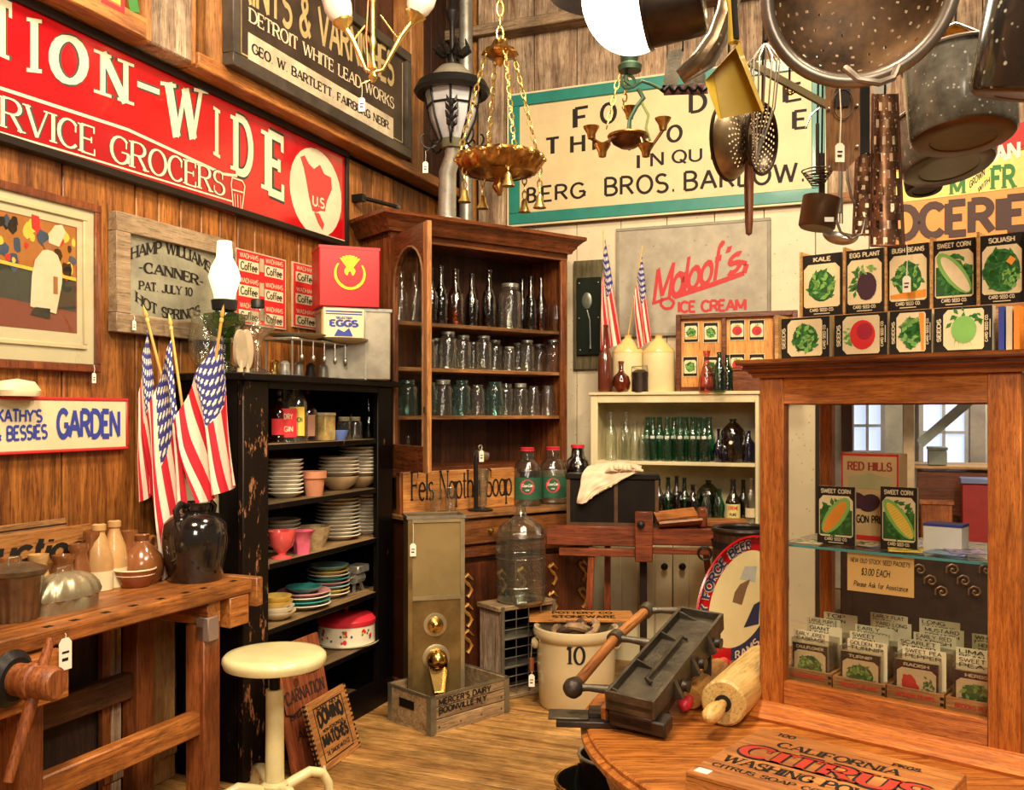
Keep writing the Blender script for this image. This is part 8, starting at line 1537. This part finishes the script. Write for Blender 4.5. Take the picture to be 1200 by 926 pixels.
# graters
def grater(label, px0, px1, py0, py1, Y, flare, lean=0):
    c = at((px0+px1)/2, py0, Y); W = lambda px, py, dy=0: at(px, py, Y+dy)-c; t = hang('tin_grater', label, 'grater', c); vs = []; nj, nk = 18, 12
    for j in range(nj+1):
        f = j/nj; y = py0+(py1-py0)*f; w_ = ((px1-px0)/2)*(1-flare+flare*f) if True else 0; cx = (px0+px1)/2+lean*f
        for k in range(nk+1): a = math.pi*k/nk; vs.append(W(cx-w_*math.cos(a), y, -.045*math.sin(a)*(1-flare+flare*f)))
    t.part('pierced_shell', MB().add(vs, [(j*(nk+1)+k, j*(nk+1)+k+1, (j+1)*(nk+1)+k+1, (j+1)*(nk+1)+k) for j in range(nj) for k in range(nk) if not (j % 2 and (k+j//2) % 3 == 1)], True), mat('rusty_grater_tin', (.26, .12, .055), .4, .7, var=.7, nscale=25, col2=(.07, .035, .02), speck=((.62, .50, .38), 110, .16)))
    e_ = [vs[j*(nk+1)] for j in range(nj+1)], [vs[j*(nk+1)+nk] for j in range(nj+1)]
    for q in e_: t.part('wire_edge', MB().tube(q, .003, 6), mat('rust_wire', (.22, .07, .03), .5, .5))
    t.part('bottom_wire', MB().tube(vs[-(nk+1):], .003, 6), MC['rust_wire']); hook(t, vs[nk//2]); return t
grater('long curved rusty tin grater hanging beside the wooden slicer', 1018, 1056, 110, 288, 1.95, .25, 3)
grater('shorter dark tin grater half hidden behind the long one', 998, 1036, 180, 275, 2.06, .3, 2)
c = at(1030, 85, 2.2); W = lambda px, py, dy=0: at(px, py, 2.2+dy)-c; t = hang('steel_spatula', 'flat steel spatula blade hanging point down behind the slicer', 'spatula', c); plate(t, 'blade', [(1020, 80), (1050, 72), (1046, 95), (1031, 120), (1025, 108)], .006, STEEL); t.part('handle', MB().tube([W(1036, 76), W(1040, -10)], .006, 8), STEEL); hook(t, W(1040, -10))
# small utensils
c = at(963, 232, 2.1); W = lambda px, py, dy=0: at(px, py, 2.1+dy)-c; t = hang('small_dipper', 'small brown straight-sided dipper pot hanging low', 'dipper', c); t.part('body', MB().lathe([(0, -.07), (.036, -.07), (.040, -.065), (.041, 0), (.038, 0), (.036, -.06), (0, -.06)], 28, Matrix.Rotation(R(10), 4, 'Y')), PANB); t.part('handle', MB().box(-.006, .006, -.003, .003, 0, .10), DARKST); hook(t, (0, 0, .1)); t.part('sticker', MB().box(-.008, .012, -.0435, -.042, -.062, -.052), WHITEP)
c = at(958, 208, 2.1); t = hang('spiral_beater', 'small coiled wire egg beater hanging beside the slicer', 'beater', c)
for k in range(6): t.part('coil', MB().torus((0, 0, .015-.006*k), .034-.004*k, .034-.004*k, .0018, 22, 5), DARKST)
t.part('handle', MB().cyl((0, 0, .01), (0, 0, .12), .004), DARKST); hook(t, (0, 0, .12))
c = at(985, 275, 2.05); W = lambda px, py, dy=0: at(px, py, 2.05+dy)-c; t = hang('tin_ladle', 'dull tin ladle with curved wire handle hanging by the graters', 'ladle', c); t.part('bowl', MB().lathe(BOWLP(.038, .022, 8), 26, axisM((0, 0, 0), (.1, -.4, 1))), STEEL); t.part('handle', MB().tube([W(1003, 276), W(1012, 262), W(1008, 245), W(998, 232), W(993, 210), W(992, 170, .02)], [.003]*6, 6), STEEL); hook(t, W(992, 170, .02)); t.part('hook_loop', MB().tube([W(980, 258, -.03), W(985, 272, -.03), W(998, 280, -.03), (W(1010, 274, -.03)), W(1014, 258, -.03)], .003, 6), STEEL)
c = at(975, 215, 2.25); W = lambda px, py, dy=0: at(px, py, 2.25+dy)-c; t = hang('steel_fork', 'narrow steel serving fork hanging behind the dipper', 'fork', c); t.part('shank', MB().tube([W(985, 150), W(985, 215), W(984, 250)], .005, 6), STEEL)
for d_ in (-3, 0, 3): t.part('tine', MB().tube([W(984+d_, 232), W(984+d_, 262)], .002, 5), STEEL)
hook(t, W(985, 150))
# ------------------------------------------------------------ glowing lamp
c = at(741, -8, 2.9); t = hang('pendant_lamp', 'large glowing white glass pendant lamp with dark ornate rim', 'lamp', c); r = .158
t.part('shade', MB().lathe([(r*math.sin(q), -.185*math.cos(q)) for q in [k*.131 for k in range(13)]]+[(r*.97, .06), (r*.7, .12), (r*.4, .15)], 40), emit('lit_white_glass', (1, .93, .80), 7)); t.part('rim', MB().lathe([(r*.7, .12), (r*1.05, .125), (r*1.3, .09), (r*1.6, .03), (r*1.62, .04), (r*1.3, .11), (r*.6, .16)], 40, Matrix.Translation((-.0, .08, .0)) @ Matrix.Rotation(R(6), 4, 'X')), CI2)
t.part('chain', MB().cyl((0, 0, .15), (0, 0, 4.6-c.z), .008), BRASS); point('pendant_lamp_light', (c.x, c.y-.28, c.z-.05), 14, .15, (1, .86, .62))
# ------------------------------------------------------------ street lantern on the hutch
Y = 5.25; c = at(530, 172, Y); LF = Frame(c, (1, 0, 0)); t = TH('street_lantern', 'black iron street lantern with frosted panes on a grey pipe', 'lantern', LF); W = lambda px, py, dy=0: at(px, py, Y+dy)-c; S = Y/1100
FRG = mat('frosted_pane', (.55, .58, .62), .25, var=.1, coat=.5)
zb_, zr1, zr2 = .02, (172-108)*S, (172-98)*S
t.part('base_cup', MB().lathe([(0, -.01), (.06, -.01), (.075, .02), (.08, .035), (0, .035)], 8), mat('lantern_base_green', (.20, .20, .12), .4))
t.part('glass_panes', MB().lathe([(.075, .035), (.125, .15), (.155, zr1)], 8), FRG)
for k in range(8): a = math.pi/4*k; t.part('rib', MB().tube([(.078*math.cos(a), .078*math.sin(a), .03), (.128*math.cos(a), .128*math.sin(a), .15), (.158*math.cos(a), .158*math.sin(a), zr1)], .007, 6), IRON)
t.part('middle_band', MB().torus((0, 0, .22), .142, .142, .007, 8, 6), IRON)
t.part('brim', MB().lathe([(.15, zr1-.01), (.20, zr1-.02), (.215, zr1+.0), (.19, zr2), (.12, zr2+.02)], 36), IRON); t.part('dome', MB().lathe([(.125, zr2+.01), (.11, zr2+.05), (.07, zr2+.09), (.04, zr2+.10), (0, zr2+.10)], 30), mat('dome_grey', (.32, .29, .22), .4, .3, var=.3))
t.part('finial', MB().lathe([(.03, zr2+.1), (.02, zr2+.14), (.035, zr2+.17), (.015, zr2+.19), (.015, zr2+.33), (.03, zr2+.36), (.04, zr2+.40), (.02, zr2+.43), (.01, zr2+.48)], 16), IRON)
for k in range(8): a = math.pi/4*k+.3; t.part('leaf', MB().tube([(.02*math.cos(a), .02*math.sin(a), zr2+.17), (.06*math.cos(a), .06*math.sin(a), zr2+.16), (.10*math.cos(a), .10*math.sin(a), zr2+.19), (.085*math.cos(a), .085*math.sin(a), zr2+.235)], [.012, .016, .014, .003], 6), IRON)
for k in range(8):
    a = math.pi/4*k; t.part('scroll', MB().tube([((.08+.045*(1-math.cos(q))*.7+.01*q)*math.cos(a), (.08+.045*(1-math.cos(q))*.7+.01*q)*math.sin(a), .03-.04*math.sin(q)) for q in [j*.6 for j in range(9)]], .006, 5), IRON)
fa = -math.pi/2+.05
for zz, s_ in ((.09, .8), (.13, 1), (.17, 1), (.205, .8)):
    rr_ = .10+.27*(zz-.035)+.012
    for d_ in (-1, 1): t.part('leaf_ornament', MB().tube([(rr_*math.cos(fa), rr_*math.sin(fa), zz-.02), (rr_*math.cos(fa)+d_*.025*s_, rr_*math.sin(fa)-.01, zz), (rr_*math.cos(fa)+d_*.035*s_, rr_*math.sin(fa)-.01, zz+.03)], [.006, .011, .002], 6), IRON)
t.part('leaf_ornament', MB().tube([(.10*math.cos(fa), .10*math.sin(fa)-.01, .05), (.15*math.cos(fa), .15*math.sin(fa), .22)], [.01, .006], 6), IRON)
pb = W(524, 252, .12); pz = ZC-c.z+.005; t.part('pipe', MB().tube([(0, 0, 0), (.0, .02, -.05), (-.03, .05, -.13), (-.035, .08, pz)], [.04, .045, .05, .052], 16), ZINC); t.part('pipe_foot', MB().lathe([(.052, 0), (.085, .0), (.085, .015), (.055, .02)], 24, Matrix.Translation((-.035, .08, pz))), ZINC)
a, b = W(546, 95, .2), W(546, -30, .2); t2 = TH('stove_pipe', 'grey galvanised pipe running up behind the street lantern', 'pipe', BW, (BW.X(546, -.09), -.19, 0)); x_ = BW.X(546, -.19); t2.part('pipe', MB().cyl((x_, -.19, ZC+.05), (x_, -.19, 4.6), .045), ZINC); t2.part('bracket', MB().box(x_-.02, x_+.02, -.15, -.08, 3.2, 3.24), IRON)
price_tag(t, W(499, 178).x, -.02, W(499, 178).z, .03, .06); t.part('tag_hook', MB().bar(W(499, 178), W(512, 168), .004, .004), IRON)
# ------------------------------------------------------------ brass ring chandelier
def chain(mb, p0, p1, pitch=.03, r=.0035, lw=.011):
    p0 = Vector(p0); p1 = Vector(p1); d = p1-p0; n = max(2, int(d.length/pitch)); d.normalize()
    for i in range(n):
        cc = p0+(p1-p0)*((i+.5)/n); M = axisM(cc, d, 90*(i % 2)); mb.torus((0, 0, 0), lw, (p1-p0).length/n*.62, r, 10, 5, M, 'xz')
    return mb
Y = 4.55; c = at(586, 190, Y); t = hang('brass_chandelier', 'antique brass ring chandelier hanging on four long chains', 'chandelier', c); W = lambda px, py, dy=0: at(px, py, Y+dy)-c; OB = mat('antique_brass', (.62, .34, .09), .3, .95, var=.6, nscale=18, col2=(.20, .08, .02)); YB = mat('yellow_brass', (.85, .62, .20), .28, .9, var=.3)
t.part('ring', MB().lathe([(.15, -.06), (.17, -.055), (.205, -.01), (.215, .015), (.205, .03), (.17, .01), (.15, -.04)], 48, fold=lambda a, j: 1+.035*math.cos(24*a)), OB)
for k in range(16): a = 2*math.pi*k/16; t.part('boss', MB().lathe([(0, -.012), (.014, -.008), (.018, 0), (.014, .008), (0, .012)], 8, Matrix.Translation((.21*math.cos(a), .21*math.sin(a), .01))), YB)
t.part('lower_dish', MB().lathe([(0, -.085), (.06, -.08), (.10, -.065), (.15, -.055)], 36), OB)
cz_ = W(582, 62).z; t.part('crown', MB().lathe([(.03, cz_+.06), (.04, cz_+.03), (.075, cz_+.01), (.085, cz_-.01), (.05, cz_-.025), (0, cz_-.03)], 30, fold=lambda a, j: 1+.08*math.cos(10*a)), OB); t.part('crown_drop', MB().lathe([(0, cz_-.07), (.02, cz_-.05), (.03, cz_-.03)], 16), OB)
for k in range(4): a = R(20+90*k); o = t.part('chain', chain(MB(), (.205*math.cos(a), .205*math.sin(a), .02), (.07*math.cos(a), .07*math.sin(a), cz_), .035), YB)
t.part('top_chain', chain(MB(), (0, 0, cz_+.06), (0, 0, 4.6-c.z), .06, .005, .016), YB)
for k, (dx, dy, l) in enumerate(((-.17, -.05, .09), (.19, -.06, .12), (.04, -.16, .04), (-.09, .14, .08), (.12, .13, .1))):
    t.part('drop_chain', chain(MB(), (dx, dy, -.04), (dx, dy, -.05-l), .03), YB); t.part('bell', MB().lathe([(.008, 0), (.016, -.012), (.018, -.035), (.03, -.06), (.032, -.066), (.0, -.062)], 18, Matrix.Translation((dx, dy, -.05-l))), YB)
t.part('inner_arm', MB().tube([(0, 0, -.08), (-.01, 0, -.12), (.0, 0, -.16)], [.02, .03, .012], 12), OB)
# ------------------------------------------------------------ small bronze chandelier
Y = 3.7; c = at(736, 165, Y); t = hang('bronze_chandelier', 'small bronze five-cup chandelier with green scrolled canopy', 'chandelier', c); W = lambda px, py, dy=0: at(px, py, Y+dy)-c; VG = mat('verdigris_iron', (.05, .11, .06), .45, .4, var=.5); BZ = mat('dark_bronze', (.20, .08, .035), .3, .85, var=.5, nscale=12)
t.part('bowl', MB().lathe([(0, -.03), (.03, -.028), (.06, -.01), (.075, .015), (.07, .02), (.0, .03)], 30), BZ); t.part('bowl_rim', MB().torus((0, 0, .018), .076, .076, .006, 30, 6), OB)
for k, (px, py, dy) in enumerate(((693, 155, .02), (706, 176, -.08), (738, 132, .12), (777, 145, .04), (757, 176, -.09))):
    p = W(px, py, dy); t.part('arm', MB().tube([(p.x*.3, p.y*.3, .015), (p.x*.7, p.y*.7, -.01), (p.x, p.y, p.z-.025)], .007, 8), BZ); t.part('cup', MB().lathe([(0, -.03), (.014, -.026), (.018, -.005), (.030, .015), (.033, .022), (.028, .022), (.012, 0)], 20, Matrix.Translation(p)), OB)
top = W(738, 76); t.part('canopy', MB().lathe([(.0, -.025), (.045, -.025), (.048, -.005), (.03, .01), (.035, .03), (0, .04)], 20, Matrix.Translation(top)), VG)
t.part('scroll_arm', MB().tube([W(735, 84), (W(733, 95)), W(742, 102), W(752, 95), W(762, 98), W(778, 106)], .007, 8), VG); t.part('scroll', MB().torus(W(736, 96), .026, .026, .006, 20, 6, plane='xz'), VG); t.part('stem', MB().tube([W(748, 104), W(754, 115), W(746, 125), W(738, 140), (0, 0, .02)], [.009, .01, .008, .008, .008], 8), VG); t.part('green_scroll', MB().tube([W(752, 120), W(760, 135), W(757, 150), W(762, 165)], .006, 6), mat('pale_green_iron', (.28, .34, .12), .4, .3))
t.part('chain', chain(MB(), W(726, 86), W(711, 150), .028, .003, .009), YB); t.part('chain', chain(MB(), W(734, 92, .05), W(731, 128, .08), .028, .003, .009), YB); t.part('hanger_rod', MB().cyl(top, (top.x, top.y, 4.6-c.z), .006), BRASS)
# ------------------------------------------------------------ brass wall chandelier with frosted shades
Y = 4.0; c = at(437, 85, Y); t = hang('gasolier', 'brass gas-style chandelier with two frosted tulip shades', 'chandelier', c); W = lambda px, py, dy=0: at(px, py, Y+dy)-c; FS = mat('frosted_shade', (.86, .78, .70), .4, var=.12)
t.part('stem', MB().lathe([(0, -.045), (.01, -.04), (.02, -.02), (.012, 0), (.022, .015), (.01, .04), (.008, .10), (.016, .13), (.009, .16), (.009, .30), (.018, .33), (.009, .36), (.008, 4.6-c.z)], 16), YB)
t.part('side_stem', MB().tube([(-.02, 0, 0), (-.03, .0, .15), (-.02, 0, .32)], .006, 8), BZ)
for px, py, ex, ey, s_ in ((404, 32, 395, 5, -1), (484, 24, 493, 2, 1)):
    a = W(px, py); b = W(ex, ey); t.part('arm', MB().tube([(0, 0, .0), (a.x*.25, 0, .012), a*.7, a], [.009, .008, .012, .014], 10), YB); d = (b-a).normalized(); t.part('gallery', MB().lathe([(.012, -.02), (.02, 0), (.038, .015), (.045, .03)], 18, axisM(a, d), fold=lambda q, j: 1+.08*math.cos(9*q)*(j > 1)), YB)
    t.part('shade', MB().lathe([(.03, .02), (.05, .05), (.06, .09), (.055, .14), (.07, .17)], 26, axisM(a, d), fold=lambda q, j: 1+.06*math.cos(8*q)*(j > 2)), FS)
t.part('brace', MB().tube([W(446, 18), W(462, 40), W(468, 46)], .004, 6), YB); t.part('brace', MB().tube([W(428, 30), W(418, 42), W(414, 50)], .004, 6), YB); price_tag(t, W(424, 98).x, -.0, W(424, 98).z, .028, .06); t.part('tag_hook', MB().bar(W(424, 98), (-.005, 0, -.03), .003, .003), YB)
